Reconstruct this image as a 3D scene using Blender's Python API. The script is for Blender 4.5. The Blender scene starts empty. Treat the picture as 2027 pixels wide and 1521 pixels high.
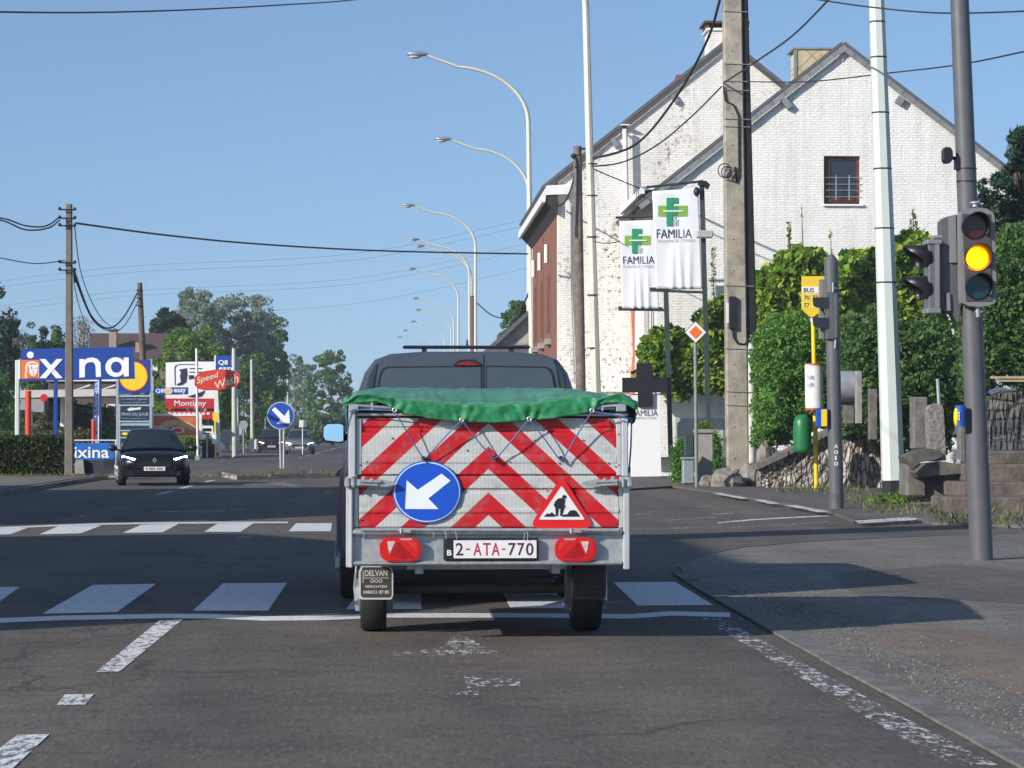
import bpy, math, random
import numpy as np
from mathutils import Vector
random.seed(7)
C = bpy.context.scene.collection
R = math.radians
# ------------------------------------------------------------------ camera
FPX, HC = 5200.0, 1.30
YAW, PIT = math.atan(233.5/FPX), math.atan(97.5/FPX)
cam_d = bpy.data.cameras.new('camera'); cam = bpy.data.objects.new('camera', cam_d); C.objects.link(cam)
cam.location = (0, 0, HC); cam.rotation_euler = (math.pi/2+PIT, 0, -YAW)
cam_d.sensor_width = 36; cam_d.lens = FPX/2027*36
cam_d.clip_start = .1; cam_d.clip_end = 6000
bpy.context.scene.camera = cam
# ------------------------------------------------------------------ sky + sun
SUN_DIR = Vector((.80, .60, 0)).normalized()      # way the light travels, on the map
SUN_EL = R(24.3)
w = bpy.data.worlds.new('World'); bpy.context.scene.world = w; w.use_nodes = True
nt = w.node_tree; bg = nt.nodes['Background']
sky = nt.nodes.new('ShaderNodeTexSky'); sky.sky_type = 'NISHITA'; sky.sun_disc = False
sky.sun_elevation = SUN_EL
sky.sun_rotation = math.atan2(-SUN_DIR.x, -SUN_DIR.y)
sky.altitude = 100; sky.air_density = 1.0; sky.dust_density = .8; sky.ozone_density = 6.0
tcw = nt.nodes.new('ShaderNodeTexCoord'); va = nt.nodes.new('ShaderNodeVectorMath'); va.operation = 'ADD'; va.inputs[1].default_value = (0, 0, .10)
nt.links.new(tcw.outputs['Generated'], va.inputs[0]); vn_ = nt.nodes.new('ShaderNodeVectorMath'); vn_.operation = 'NORMALIZE'
nt.links.new(va.outputs[0], vn_.inputs[0]); nt.links.new(vn_.outputs[0], sky.inputs['Vector'])
tint = nt.nodes.new('ShaderNodeMixRGB'); tint.blend_type = 'MULTIPLY'; tint.inputs[0].default_value = 1; tint.inputs[2].default_value = (1.19, 1.06, .94, 1)
nt.links.new(sky.outputs[0], tint.inputs[1]); nt.links.new(tint.outputs[0], bg.inputs[0]); bg.inputs[1].default_value = .145
sd = bpy.data.lights.new('sun', 'SUN'); so = bpy.data.objects.new('sun', sd); C.objects.link(so)
sd.energy = 5.0; sd.angle = R(.5); sd.color = (1, .95, .87)
ld = Vector((SUN_DIR.x*math.cos(SUN_EL), SUN_DIR.y*math.cos(SUN_EL), -math.sin(SUN_EL)))
so.rotation_euler = ld.to_track_quat('-Z', 'Y').to_euler(); so.location = (-30, -20, 30)
vs = bpy.context.scene.view_settings
vs.view_transform = 'Standard'; vs.look = 'None'; vs.exposure = 0.14; vs.gamma = 1
# ------------------------------------------------------------------ picture <-> place
F_ = Vector((math.sin(YAW)*math.cos(PIT), math.cos(YAW)*math.cos(PIT), math.sin(PIT)))
R_ = Vector((math.cos(YAW), -math.sin(YAW), 0)); U_ = R_.cross(F_)
def ray(px, py): return F_*FPX + R_*(px-1013.5) - U_*(py-760.5)
def at(px, py, Y):
    d = ray(px, py); return Vector((0, 0, HC)) + d*(Y/d.y)
def G(px, py, z=0.0):
    d = ray(px, py); return Vector((0, 0, HC)) + d*((z-HC)/d.z)
def gx(px, Y): return at(px, 858, Y).x
def gz(py, Y): return at(1000, py, Y).z
# ------------------------------------------------------------------ mesh building
class MB:
    def __init__(s): s.v = []; s.f = []; s.m = []; s.sm = []
    def add(s, vs, fs, m=0, smooth=False):
        o = len(s.v); s.v += [tuple(p) for p in vs]
        for f in fs: s.f.append(tuple(i+o for i in f)); s.m.append(m); s.sm.append(smooth)
        return s
    def box(s, x0, x1, y0, y1, z0, z1, m=0):
        v = [(x, y, z) for z in (z0, z1) for y in (y0, y1) for x in (x0, x1)]
        return s.add(v, [(0, 2, 3, 1), (4, 5, 7, 6), (0, 1, 5, 4), (2, 6, 7, 3), (0, 4, 6, 2), (1, 3, 7, 5)], m)
    def bbox(s, x0, x1, y0, y1, z0, z1, b=.01, m=0):      # box with chamfered edges along z faces
        b = min(b, (x1-x0)*.45, (y1-y0)*.45, (z1-z0)*.45)
        lay = []
        for z, i in ((z0, b), (z0+b, 0), (z1-b, 0), (z1, b)):
            X0, X1, Y0, Y1 = x0+i, x1-i, y0+i, y1-i
            lay.append([(X0+b, Y0, z), (X1-b, Y0, z), (X1, Y0+b, z), (X1, Y1-b, z), (X1-b, Y1, z), (X0+b, Y1, z), (X0, Y1-b, z), (X0, Y0+b, z)])
        v = [p for L in lay for p in L]; f = [tuple(range(7, -1, -1)), tuple(range(24, 32))]
        for k in range(3):
            for i in range(8):
                j = (i+1) % 8; f.append((k*8+i, k*8+j, k*8+8+j, k*8+8+i))
        return s.add(v, f, m)
    def ext(s, pts, off, m=0):                            # closed outline pushed by an offset
        n = len(pts); off = Vector(off); p = [Vector(q) for q in pts]; q = [a+off for a in p]
        fs = [tuple(range(n)), tuple(range(2*n-1, n-1, -1))] + [(i, i+n, (i+1) % n+n, (i+1) % n) for i in range(n)]
        return s.add(p+q, fs, m)
    def poly(s, px, Y, th=.02, m=0):                      # outline in picture units standing on plane Y
        return s.ext([at(a, b, Y) for a, b in px], (0, th, 0), m)
    def pbox(s, x0, y0, x1, y1, Y, dep, m=0, b=0):
        a = at(x0, y0, Y); c = at(x1, y1, Y)
        X0, X1 = sorted((a.x, c.x)); Z0, Z1 = sorted((a.z, c.z))
        return s.bbox(X0, X1, Y, Y+dep, Z0, Z1, b, m) if b else s.box(X0, X1, Y, Y+dep, Z0, Z1, m)
    def tube(s, pts, r, n=8, m=0, cap=True, smooth=True, rot=0):
        P = [Vector(p) for p in pts]; k = len(P)
        rr = r if isinstance(r, (list, tuple)) else [r]*k
        vs = []; prev = None
        for i in range(k):
            t = (P[min(i+1, k-1)]-P[max(i-1, 0)]).normalized()
            if prev is None: a = t.orthogonal().normalized() if abs(t.z) < .9 else (Vector((1, 0, 0))-t*t.x).normalized()
            else: a = (prev-t*prev.dot(t)).normalized()
            prev = a; b = t.cross(a)
            for j in range(n):
                q = 2*math.pi*j/n+rot; vs.append(P[i]+(a*math.cos(q)+b*math.sin(q))*rr[i])
        fs = [(i*n+j, i*n+(j+1) % n, (i+1)*n+(j+1) % n, (i+1)*n+j) for i in range(k-1) for j in range(n)]
        s.add(vs, fs, m, smooth)
        if cap: s.add(vs[:n], [tuple(range(n-1, -1, -1))], m); s.add(vs[-n:], [tuple(range(n))], m)
        return s
    def ball(s, c, r, m=0, n=12, k=8):
        r = r if isinstance(r, (tuple, list)) else (r, r, r); vs = []
        for i in range(k+1):
            t = math.pi*i/k
            for j in range(n):
                p = 2*math.pi*j/n; vs.append((c[0]+r[0]*math.sin(t)*math.cos(p), c[1]+r[1]*math.sin(t)*math.sin(p), c[2]+r[2]*math.cos(t)))
        return s.add(vs, [(i*n+j, (i+1)*n+j, (i+1)*n+(j+1) % n, i*n+(j+1) % n) for i in range(k) for j in range(n)], m, True)
    def loft(s, secs, m=0, smooth=True, cap=True):
        n = len(secs[0]); vs = [p for S in secs for p in S]
        s.add(vs, [(i*n+j, i*n+(j+1) % n, (i+1)*n+(j+1) % n, (i+1)*n+j) for i in range(len(secs)-1) for j in range(n)], m, smooth)
        if cap: s.add(secs[0], [tuple(range(n-1, -1, -1))], m); s.add(secs[-1], [tuple(range(n))], m)
        return s
    def grid(s, rows, m=0, smooth=True):
        n = len(rows[0]); vs = [p for r in rows for p in r]
        return s.add(vs, [(i*n+j, i*n+j+1, (i+1)*n+j+1, (i+1)*n+j) for i in range(len(rows)-1) for j in range(n-1)], m, smooth)
ORG = {}
def setp(o, label=None, cat=None, group=None, kind=None):
    if label: o['label'] = label
    if cat: o['category'] = cat
    if group: o['group'] = group
    if kind: o['kind'] = kind
    return o
def build(name, mb, mats, parent=None, label=None, fix=True):
    org = ORG.get(parent.name, Vector()) if parent else Vector()
    me = bpy.data.meshes.new(name)
    me.from_pydata([(a-org.x, b-org.y, c-org.z) for a, b, c in mb.v], [], mb.f)
    for m in (mats if isinstance(mats, (list, tuple)) else [mats]): me.materials.append(m)
    me.polygons.foreach_set('material_index', mb.m); me.polygons.foreach_set('use_smooth', mb.sm)
    me.update()
    if fix:
        import bmesh
        b = bmesh.new(); b.from_mesh(me); bmesh.ops.recalc_face_normals(b, faces=b.faces[:]); b.to_mesh(me); b.free()
    o = bpy.data.objects.new(name, me); C.objects.link(o)
    if parent: o.parent = parent; ORG[o.name] = org
    if label: o['label'] = label
    return o
def thing(name, label, cat, loc=(0, 0, 0), group=None):
    o = bpy.data.objects.new(name, None); C.objects.link(o); o.location = loc; o.empty_display_size = .2
    ORG[o.name] = Vector(loc); return setp(o, label, cat, group)
def solo(name, mb, mats, label, cat, loc=None, group=None, kind=None, fix=True):   # a thing that is one mesh
    o = build(name, mb, mats, fix=fix)
    if loc is not None:
        L = Vector(loc)
        for v in o.data.vertices: v.co -= L
        o.location = L; ORG[o.name] = L
    return setp(o, label, cat, group, kind)
def copytree(o, parent=None):
    c = o.copy(); C.objects.link(c)
    if parent: c.parent = parent
    for ch in o.children: copytree(ch, c)
    return c
def rrect(x0, y0, x1, y1, r, n=4):
    P = []
    for cx, cy, a in ((x1-r, y0+r, -90), (x1-r, y1-r, 0), (x0+r, y1-r, 90), (x0+r, y0+r, 180)):
        for i in range(n+1):
            t = R(a+90*i/n); P.append((cx+r*math.cos(t), cy+r*math.sin(t)))
    return P
def circ(cx, cy, rx, ry=None, n=28): 
    ry = ry or rx; return [(cx+rx*math.cos(2*math.pi*i/n), cy+ry*math.sin(2*math.pi*i/n)) for i in range(n)]
def text(name, s, box, Y, mat, parent, bold=0.0, shear=0.0, th=.004, flip=False):
    """lettering stretched into a picture box (x0,y0,x1,y1) or 4 corners (tl,tr,br,bl) on plane Y"""
    cu = bpy.data.curves.new(name, 'FONT'); cu.body = s; cu.offset = bold; cu.resolution_u = 3; cu.shear = shear
    cu.space_line = .9; cu.align_x = 'CENTER'
    tmp = bpy.data.objects.new('tmp', cu); C.objects.link(tmp)
    bpy.context.view_layer.update()
    me = bpy.data.meshes.new_from_object(tmp.evaluated_get(bpy.context.evaluated_depsgraph_get()))
    bpy.data.objects.remove(tmp); bpy.data.curves.remove(cu)
    n = len(me.vertices); co = np.empty(n*3); me.vertices.foreach_get('co', co); co = co.reshape(-1, 3)
    mn, mx = co.min(0), co.max(0); uv = (co-mn)/np.maximum(mx-mn, 1e-6)
    if len(box) == 4 and not isinstance(box[0], (tuple, list)):
        x0, y0, x1, y1 = box; box = ((x0, y0), (x1, y0), (x1, y1), (x0, y1))
    tl, tr, br, bl = [np.array(q, float) for q in box]
    mb = MB(); vs = []
    for u, v, _ in uv:
        p = (tl*(1-u)+tr*u)*v + (bl*(1-u)+br*u)*(1-v); vs.append(at(p[0], p[1], Y))
    mb.add(vs, [tuple(p.vertices) for p in me.polygons]); bpy.data.meshes.remove(me)
    return build(name, mb, mat, parent, fix=False)
# ------------------------------------------------------------------ materials
def newmat(name):
    m = bpy.data.materials.new(name); m.use_nodes = True
    return m, m.node_tree, m.node_tree.nodes['Principled BSDF']
def noise(nt, scale, det=4, vec=None, rough=.55):
    n = nt.nodes.new('ShaderNodeTexNoise'); n.inputs['Scale'].default_value = scale; n.inputs['Detail'].default_value = det
    n.inputs['Roughness'].default_value = rough
    if vec is None: vec = nt.nodes.new('ShaderNodeTexCoord').outputs['Object']
    nt.links.new(vec, n.inputs['Vector']); return n
def ramp(nt, fac, stops):
    r = nt.nodes.new('ShaderNodeValToRGB'); e = r.color_ramp.elements
    while len(e) < len(stops): e.new(.5)
    for i, (p, c) in enumerate(stops): e[i].position = p; e[i].color = (*c, 1) if len(c) == 3 else c
    nt.links.new(fac, r.inputs[0]); return r.outputs[0]
def mix(nt, fac, a, b, mode='MIX'):
    m = nt.nodes.new('ShaderNodeMixRGB'); m.blend_type = mode
    for i, v in ((0, fac), (1, a), (2, b)):
        if isinstance(v, (int, float)): m.inputs[i].default_value = v
        elif isinstance(v, tuple): m.inputs[i].default_value = (*v, 1)
        else: nt.links.new(v, m.inputs[i])
    return m.outputs[0]
def math_(nt, op, a, b=None, c=None):
    m = nt.nodes.new('ShaderNodeMath'); m.operation = op
    for i, v in enumerate((a, b, c)):
        if v is None: continue
        if isinstance(v, (int, float)): m.inputs[i].default_value = v
        else: nt.links.new(v, m.inputs[i])
    return m.outputs[0]
def bumpn(nt, bs, h, st=.3, dist=.02):
    b = nt.nodes.new('ShaderNodeBump'); b.inputs['Strength'].default_value = st; b.inputs['Distance'].default_value = dist
    nt.links.new(h, b.inputs['Height']); nt.links.new(b.outputs[0], bs.inputs['Normal']); return b
def mul(c, k): return tuple(min(1, x*k) for x in c)
def M(name, col, rough=.6, metal=0.0, var=.12, scale=4.0, bump=0.0, bscale=30.0, spec=.5, grime=0.0, gcol=(.08, .07, .06)):
    m, nt, bs = newmat(name); n = noise(nt, scale)
    c = ramp(nt, n.outputs[0], [(.3, mul(col, 1-var)), (.7, mul(col, 1+var))])
    if grime:
        g = noise(nt, scale*.6, 6, rough=.7); c = mix(nt, ramp(nt, g.outputs[0], [(.5, (0, 0, 0)), (.72, (grime,)*3)]), c, gcol)
    nt.links.new(c, bs.inputs['Base Color'])
    bs.inputs['Roughness'].default_value = rough; bs.inputs['Metallic'].default_value = metal
    bs.inputs['Specular IOR Level'].default_value = spec
    if bump: bumpn(nt, bs, noise(nt, bscale).outputs[0], bump)
    return m
def emit(name, col, st, base=None):
    m, nt, bs = newmat(name); bs.inputs['Base Color'].default_value = (*(base or col), 1)
    bs.inputs['Emission Color'].default_value = (*col, 1); bs.inputs['Emission Strength'].default_value = st; return m
def leafmat(name, cols, trans=.3, rough=.55):
    m, nt, bs = newmat(name); g = nt.nodes.new('ShaderNodeNewGeometry')
    n = noise(nt, .8, 3)
    f = math_(nt, 'ADD', math_(nt, 'MULTIPLY', g.outputs['Random Per Island'], .65), math_(nt, 'MULTIPLY', n.outputs[0], .4))
    k = len(cols); c = ramp(nt, f, [(.1+.8*i/(k-1), cols[i]) for i in range(k)])
    nt.links.new(c, bs.inputs['Base Color']); bs.inputs['Roughness'].default_value = rough
    bs.inputs['Specular IOR Level'].default_value = .3
    t = nt.nodes.new('ShaderNodeBsdfTranslucent'); nt.links.new(c, t.inputs[0])
    ms = nt.nodes.new('ShaderNodeMixShader'); ms.inputs[0].default_value = trans
    nt.links.new(bs.outputs[0], ms.inputs[1]); nt.links.new(t.outputs[0], ms.inputs[2])
    nt.links.new(ms.outputs[0], nt.nodes['Material Output'].inputs[0]); return m
def wallvec(nt, axis):
    tc = nt.nodes.new('ShaderNodeTexCoord'); s = nt.nodes.new('ShaderNodeSeparateXYZ'); c = nt.nodes.new('ShaderNodeCombineXYZ')
    nt.links.new(tc.outputs['Object'], s.inputs[0]); nt.links.new(s.outputs[0 if axis == 'x' else 1], c.inputs[0]); nt.links.new(s.outputs[2], c.inputs[1])
    return c.outputs[0], s
def brick(name, axis, c1, c2, mort, bw=.22, bh=.075, msz=.012, bump=.6, peel=0.0, peelz=None, peelcol=(.12, .075, .05), rough=.75):
    m, nt, bs = newmat(name); v, sep = wallvec(nt, axis)
    dn = noise(nt, 2.3, 3); vm = nt.nodes.new('ShaderNodeVectorMath'); vm.operation = 'ADD'
    sc = nt.nodes.new('ShaderNodeVectorMath'); sc.operation = 'SCALE'; sc.inputs[3].default_value = .035
    nt.links.new(dn.outputs[1], sc.inputs[0]); nt.links.new(v, vm.inputs[0]); nt.links.new(sc.outputs[0], vm.inputs[1])
    b = nt.nodes.new('ShaderNodeTexBrick'); nt.links.new(vm.outputs[0], b.inputs['Vector'])
    b.inputs['Scale'].default_value = 1; b.inputs['Brick Width'].default_value = bw; b.inputs['Row Height'].default_value = bh
    b.inputs['Mortar Size'].default_value = msz; b.inputs['Mortar Smooth'].default_value = .3
    b.inputs['Color1'].default_value = (*c1, 1); b.inputs['Color2'].default_value = (*c2, 1); b.inputs['Mortar'].default_value = (*mort, 1)
    col = b.outputs[0]; n = noise(nt, 1.1, 5)
    col = mix(nt, .5, col, ramp(nt, n.outputs[0], [(.3, (.8, .79, .77)), (.7, (1, 1, 1))]), 'MULTIPLY')
    stv = nt.nodes.new('ShaderNodeMapping'); stv.inputs['Scale'].default_value = (2.2, .16, 1); nt.links.new(v, stv.inputs[0])
    stn = noise(nt, 1.6, 6, vec=stv.outputs[0], rough=.7); col = mix(nt, .45, col, ramp(nt, stn.outputs[0], [(.36, (.74, .72, .68)), (.52, (1, 1, 1))]), 'MULTIPLY')
    if peel:
        pn = noise(nt, 7.0, 6, vec=vm.outputs[0], rough=.75); rg = noise(nt, .35, 2)
        f = math_(nt, 'MULTIPLY', math_(nt, 'SUBTRACT', pn.outputs[0], .52), 9)
        rgm = ramp(nt, rg.outputs[0], [(.5-.1*peel, (0, 0, 0)), (.66-.1*peel, (1, 1, 1))])
        if peelz is not None:
            low = math_(nt, 'MULTIPLY', math_(nt, 'SUBTRACT', peelz, sep.outputs[2]), .6); low = math_(nt, 'MAXIMUM', math_(nt, 'MINIMUM', low, 1), 0)
            rgm = math_(nt, 'MAXIMUM', rgm, low)
        f = math_(nt, 'MAXIMUM', math_(nt, 'MINIMUM', math_(nt, 'MULTIPLY', f, rgm), 1), 0)
        col = mix(nt, f, col, peelcol)
    nt.links.new(col, bs.inputs['Base Color']); bs.inputs['Roughness'].default_value = rough
    h = math_(nt, 'ADD', math_(nt, 'MULTIPLY', b.outputs[1], -1), math_(nt, 'MULTIPLY', noise(nt, 14, 4).outputs[0], .9))
    bumpn(nt, bs, h, bump, .03); return m
# ------------------------------------------------------------------ foliage
def inpoly(P, x, y):
    c = np.zeros(len(x), bool); n = len(P); j = n-1
    for i in range(n):
        xi, yi = P[i]; xj, yj = P[j]
        k = ((yi > y) != (yj > y)) & (x < (xj-xi)*(y-yi)/((yj-yi) or 1e-9)+xi); c ^= k; j = i
    return c
def edged(P, x, y):
    d = np.full(len(x), 1e9); n = len(P)
    for i in range(n):
        a = np.array(P[i], float); b = np.array(P[(i+1) % n], float); ab = b-a; L = ab@ab or 1
        t = np.clip(((x-a[0])*ab[0]+(y-a[1])*ab[1])/L, 0, 1)
        d = np.minimum(d, np.hypot(x-a[0]-t*ab[0], y-a[1]-t*ab[1]))
    return d
def atN(px, py, Y):
    F, Rr, U = (np.array(q) for q in (F_, R_, U_))
    d = F*FPX + np.outer(px-1013.5, Rr) - np.outer(py-760.5, U)
    return np.array([0, 0, HC]) + d*(Y/d[:, 1])[:, None]
def leafmesh(name, P, size, mat, parent, seed=0, up=.35, asp=.55, droop=0, facing=0):
    rng = np.random.default_rng(seed); n = len(P)
    nrm = rng.normal(size=(n, 3)); nrm[:, 2] += up; nrm[:, 1] -= facing; nrm /= np.linalg.norm(nrm, axis=1)[:, None]
    a = rng.normal(size=(n, 3)); a[:, 2] -= droop; a -= nrm*(a*nrm).sum(1)[:, None]; a /= np.linalg.norm(a, axis=1)[:, None]
    b = np.cross(nrm, a); s = size*(rng.uniform(.55, 1.1, n)+.9*(rng.uniform(0, 1, n) > .9))[:, None]
    org = np.array(ORG.get(parent.name, Vector())) if parent else np.zeros(3); Q = P-org
    V = np.stack([Q-a*s*.5, Q+b*s*asp*.5-a*s*.05, Q+a*s*.5, Q-b*s*asp*.5-a*s*.05], 1).reshape(-1, 3)
    me = bpy.data.meshes.new(name); me.vertices.add(4*n); me.vertices.foreach_set('co', V.ravel())
    me.loops.add(4*n); me.loops.foreach_set('vertex_index', np.arange(4*n)); me.polygons.add(n)
    me.polygons.foreach_set('loop_start', np.arange(n)*4); me.polygons.foreach_set('loop_total', np.full(n, 4))
    me.update(calc_edges=True); me.materials.append(mat)
    o = bpy.data.objects.new(name, me); C.objects.link(o)
    if parent: o.parent = parent; ORG[o.name] = Vector(org)
    return o
def fill(poly, Y, n, depth, clumps=0, crad=20, seed=0, edge=30.0, front=False, jit=4):
    """points inside a picture outline, standing at distance Y, rounded off towards its edge"""
    rng = np.random.default_rng(seed); xs = [p[0] for p in poly]; ys = [p[1] for p in poly]
    def samp(k):
        X = np.empty(0); Z = np.empty(0)
        while len(X) < k:
            x = rng.uniform(min(xs), max(xs), k*2); y = rng.uniform(min(ys), max(ys), k*2); q = inpoly(poly, x, y)
            X = np.append(X, x[q]); Z = np.append(Z, y[q])
        return X[:k], Z[:k]
    if clumps:
        cx, cy = samp(clumps); cd = np.minimum(edged(poly, cx, cy)/edge, 1); cY = rng.uniform(-1, .25 if front else 1, clumps)*depth*np.sqrt(cd+.05)
        rr = crad*rng.uniform(.5, 1.3, clumps)
        i = rng.integers(0, clumps, n); g = rng.normal(size=(n, 3)); g /= np.linalg.norm(g, axis=1)[:, None]; g *= rng.uniform(.45, 1, n)[:, None]**.5
        px = cx[i]+g[:, 0]*rr[i]; py = cy[i]+g[:, 1]*rr[i]*.8; yy = Y+cY[i]+g[:, 2]*rr[i]*Y/FPX
        if front:
            k = n//3; ux, uy = samp(k); d = np.sqrt(np.minimum(edged(poly, ux, uy)/edge, 1)+.02); px[:k] = ux; py[:k] = uy; yy[:k] = Y-rng.uniform(.2, 1, k)*depth*d
    else:
        px, py = samp(n); d = np.sqrt(np.minimum(edged(poly, px, py)/edge, 1)+.02)
        yy = Y + (-rng.uniform(.75, 1, n) if front else rng.uniform(-1, 1, n))*depth*d
        px = px+rng.normal(size=n)*jit; py = py+rng.normal(size=n)*jit
    return atN(px, py, yy)
def shrink(poly, k):
    cx = sum(p[0] for p in poly)/len(poly); cy = sum(p[1] for p in poly)/len(poly)
    return [(cx+(x-cx)*k, cy+(y-cy)*k) for x, y in poly]
# ================================================================== materials used all over
MA = {}
def asph(name, a, b, warm=(1, 1, 1), cracks=True, fine=1.0, sp=(.2, .19, .18)):
    m, nt, bs = newmat(name); tc = nt.nodes.new('ShaderNodeTexCoord').outputs['Object']
    mp = nt.nodes.new('ShaderNodeMapping'); mp.inputs['Scale'].default_value = (1, .12, 1); nt.links.new(tc, mp.inputs[0])
    lo = noise(nt, .6, 5, vec=mp.outputs[0]); mq = nt.nodes.new('ShaderNodeMapping'); mq.inputs['Scale'].default_value = (1, .22, 1); nt.links.new(tc, mq.inputs[0]); fi = noise(nt, 34*fine, 4, vec=mq.outputs[0], rough=.75); md = noise(nt, 3.5, 5, vec=tc, rough=.65)
    c = ramp(nt, lo.outputs[0], [(.3, a), (.7, b)])
    c = mix(nt, .75, c, ramp(nt, md.outputs[0], [(.3, (.62, .62, .64)), (.7, (1.05, 1.04, 1.02))]), 'MULTIPLY'); pn = noise(nt, .9, 2, vec=tc); c = mix(nt, .6, c, ramp(nt, pn.outputs[0], [(.42, (.8, .79, .80)), (.5, (1, 1, 1)), (.62, (1.12, 1.1, 1.06))]), 'MULTIPLY')
    c = mix(nt, ramp(nt, fi.outputs[0], [(.56, (0, 0, 0)), (.68, (.8, .8, .8))]), c, sp)
    c = mix(nt, ramp(nt, fi.outputs[0], [(.32, (.75, .75, .75)), (.46, (0, 0, 0))]), c, mul(a, .45))
    if cracks:
        vo = nt.nodes.new('ShaderNodeTexVoronoi'); vo.feature = 'DISTANCE_TO_EDGE'; vo.inputs['Scale'].default_value = .28
        dn = noise(nt, 1.3, 5, vec=tc); ad = nt.nodes.new('ShaderNodeVectorMath'); ad.operation = 'ADD'
        nt.links.new(tc, ad.inputs[0]); nt.links.new(dn.outputs[1], ad.inputs[1]); nt.links.new(ad.outputs[0], vo.inputs['Vector'])
        f = ramp(nt, vo.outputs[0], [(0, (.75, .75, .75)), (.012, (0, 0, 0))])
        f2 = math_(nt, 'MULTIPLY', f, ramp(nt, noise(nt, .25, 2, vec=tc).outputs[0], [(.5, (0, 0, 0)), (.6, (1, 1, 1))]))
        c = mix(nt, f2, c, mul(a, .35))
    if name == 'asphalt':   # polished wheel tracks and an oil-darkened middle in the own lane, patch seams
        sx = nt.nodes.new('ShaderNodeSeparateXYZ'); nt.links.new(tc, sx.inputs[0]); wob = noise(nt, .25, 2, vec=tc)
        xx = math_(nt, 'ADD', sx.outputs[0], math_(nt, 'MULTIPLY', wob.outputs[0], .5)); cs_ = math_(nt, 'COSINE', math_(nt, 'MULTIPLY', math_(nt, 'SUBTRACT', xx, .75), 4.19))
        tr_ = ramp(nt, math_(nt, 'ADD', math_(nt, 'MULTIPLY', cs_, .5), .5), [(0, (1.10, 1.08, 1.05)), (1, (.86, .86, .88))]); c = mix(nt, .7, c, tr_, 'MULTIPLY')
        vo2 = nt.nodes.new('ShaderNodeTexVoronoi'); vo2.feature = 'DISTANCE_TO_EDGE'; vo2.inputs['Scale'].default_value = 1.1; mc = nt.nodes.new('ShaderNodeMapping'); mc.inputs['Scale'].default_value = (1, .35, 1); nt.links.new(tc, mc.inputs[0])
        dn2 = noise(nt, 2.2, 6, vec=mc.outputs[0]); ad2 = nt.nodes.new('ShaderNodeVectorMath'); ad2.operation = 'ADD'; nt.links.new(mc.outputs[0], ad2.inputs[0]); nt.links.new(dn2.outputs[1], ad2.inputs[1]); nt.links.new(ad2.outputs[0], vo2.inputs['Vector'])
        zone = ramp(nt, math_(nt, 'ABSOLUTE', math_(nt, 'ADD', sx.outputs[0], 1.95)), [(.25, (1, 1, 1)), (.75, (0, 0, 0))])
        c = mix(nt, math_(nt, 'MULTIPLY', ramp(nt, vo2.outputs[0], [(.0, (.8, .8, .8)), (.035, (0, 0, 0))]), zone), c, mul(a, .4))
    nt.links.new(c, bs.inputs['Base Color']); bs.inputs['Roughness'].default_value = .85; bs.inputs['Specular IOR Level'].default_value = .3
    h = math_(nt, 'ADD', fi.outputs[0], math_(nt, 'MULTIPLY', md.outputs[0], .6)); bumpn(nt, bs, h, .5, .01)
    return m
m_road = asph('asphalt', (.104, .092, .079), (.152, .135, .115))
m_side = asph('side_asphalt', (.11, .10, .088), (.165, .152, .135))
m_pave = asph('pavement_asphalt', (.15, .138, .120), (.235, .217, .19), fine=1.2, sp=(.32, .30, .27))
m_brown = asph('brown_asphalt', (.18, .142, .108), (.25, .20, .158), fine=1.0, sp=(.25, .22, .19))
m_med = asph('median_paving', (.10, .085, .08), (.15, .13, .12))
m_fore = asph('forecourt_paving', (.10, .098, .095), (.17, .165, .16))
def paintm(name, wear, col=(.72, .73, .72)):
    m, nt, bs = newmat(name); tc = nt.nodes.new('ShaderNodeTexCoord').outputs['Object']
    mp = nt.nodes.new('ShaderNodeMapping'); mp.inputs['Scale'].default_value = (1, .35, 1); nt.links.new(tc, mp.inputs[0])
    a = noise(nt, 20, 6, vec=mp.outputs[0], rough=.8); b = noise(nt, 2.0, 3, vec=tc)
    s = math_(nt, 'ADD', math_(nt, 'MULTIPLY', a.outputs[0], .75), math_(nt, 'MULTIPLY', b.outputs[0], .25))
    f = ramp(nt, s, [(wear-.05, (1, 1, 1)), (wear+.04, (0, 0, 0))])
    c = ramp(nt, a.outputs[0], [(.3, mul(col, .7)), (.6, col)])
    tb = nt.nodes.new('ShaderNodeBsdfTransparent'); mx_ = nt.nodes.new('ShaderNodeMixShader'); nt.links.new(f, mx_.inputs[0]); nt.links.new(bs.outputs[0], mx_.inputs[1]); nt.links.new(tb.outputs[0], mx_.inputs[2]); nt.links.new(mx_.outputs[0], nt.nodes['Material Output'].inputs[0])
    nt.links.new(c, bs.inputs['Base Color']); bs.inputs['Roughness'].default_value = .7
    bumpn(nt, bs, noise(nt, 60, 3, vec=tc).outputs[0], .3, .006); return m
p_new = paintm('road_paint', .37); p_mid = paintm('worn_road_paint', .475); p_old = paintm('faded_road_paint', .553, (.62, .62, .62))
m_conc = M('concrete', (.30, .29, .27), .85, var=.2, scale=3, bump=.4, bscale=40, grime=.5)
m_concd = M('weathered_stone', (.15, .14, .125), .9, var=.35, scale=5, bump=.6, bscale=25, grime=.6)
m_pole = M('concrete_pole', (.33, .295, .24), .85, var=.28, scale=2.5, bump=.6, bscale=18, grime=.7, gcol=(.12, .11, .09))
m_wood = M('dark_pole_wood', (.10, .075, .06), .85, var=.35, scale=5, bump=.5, bscale=25)
m_lampp = M('lamp_post_paint', (.56, .62, .57), .45, var=.05, scale=1.5, grime=.12, gcol=(.3, .3, .25))
m_lampw = M('lamp_post_cream', (.58, .57, .48), .5, var=.08, scale=1.5, grime=.2, gcol=(.3, .28, .2))
m_gsteel = M('signal_pole_grey', (.095, .10, .11), .5, var=.12, scale=6, grime=.25)
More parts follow.
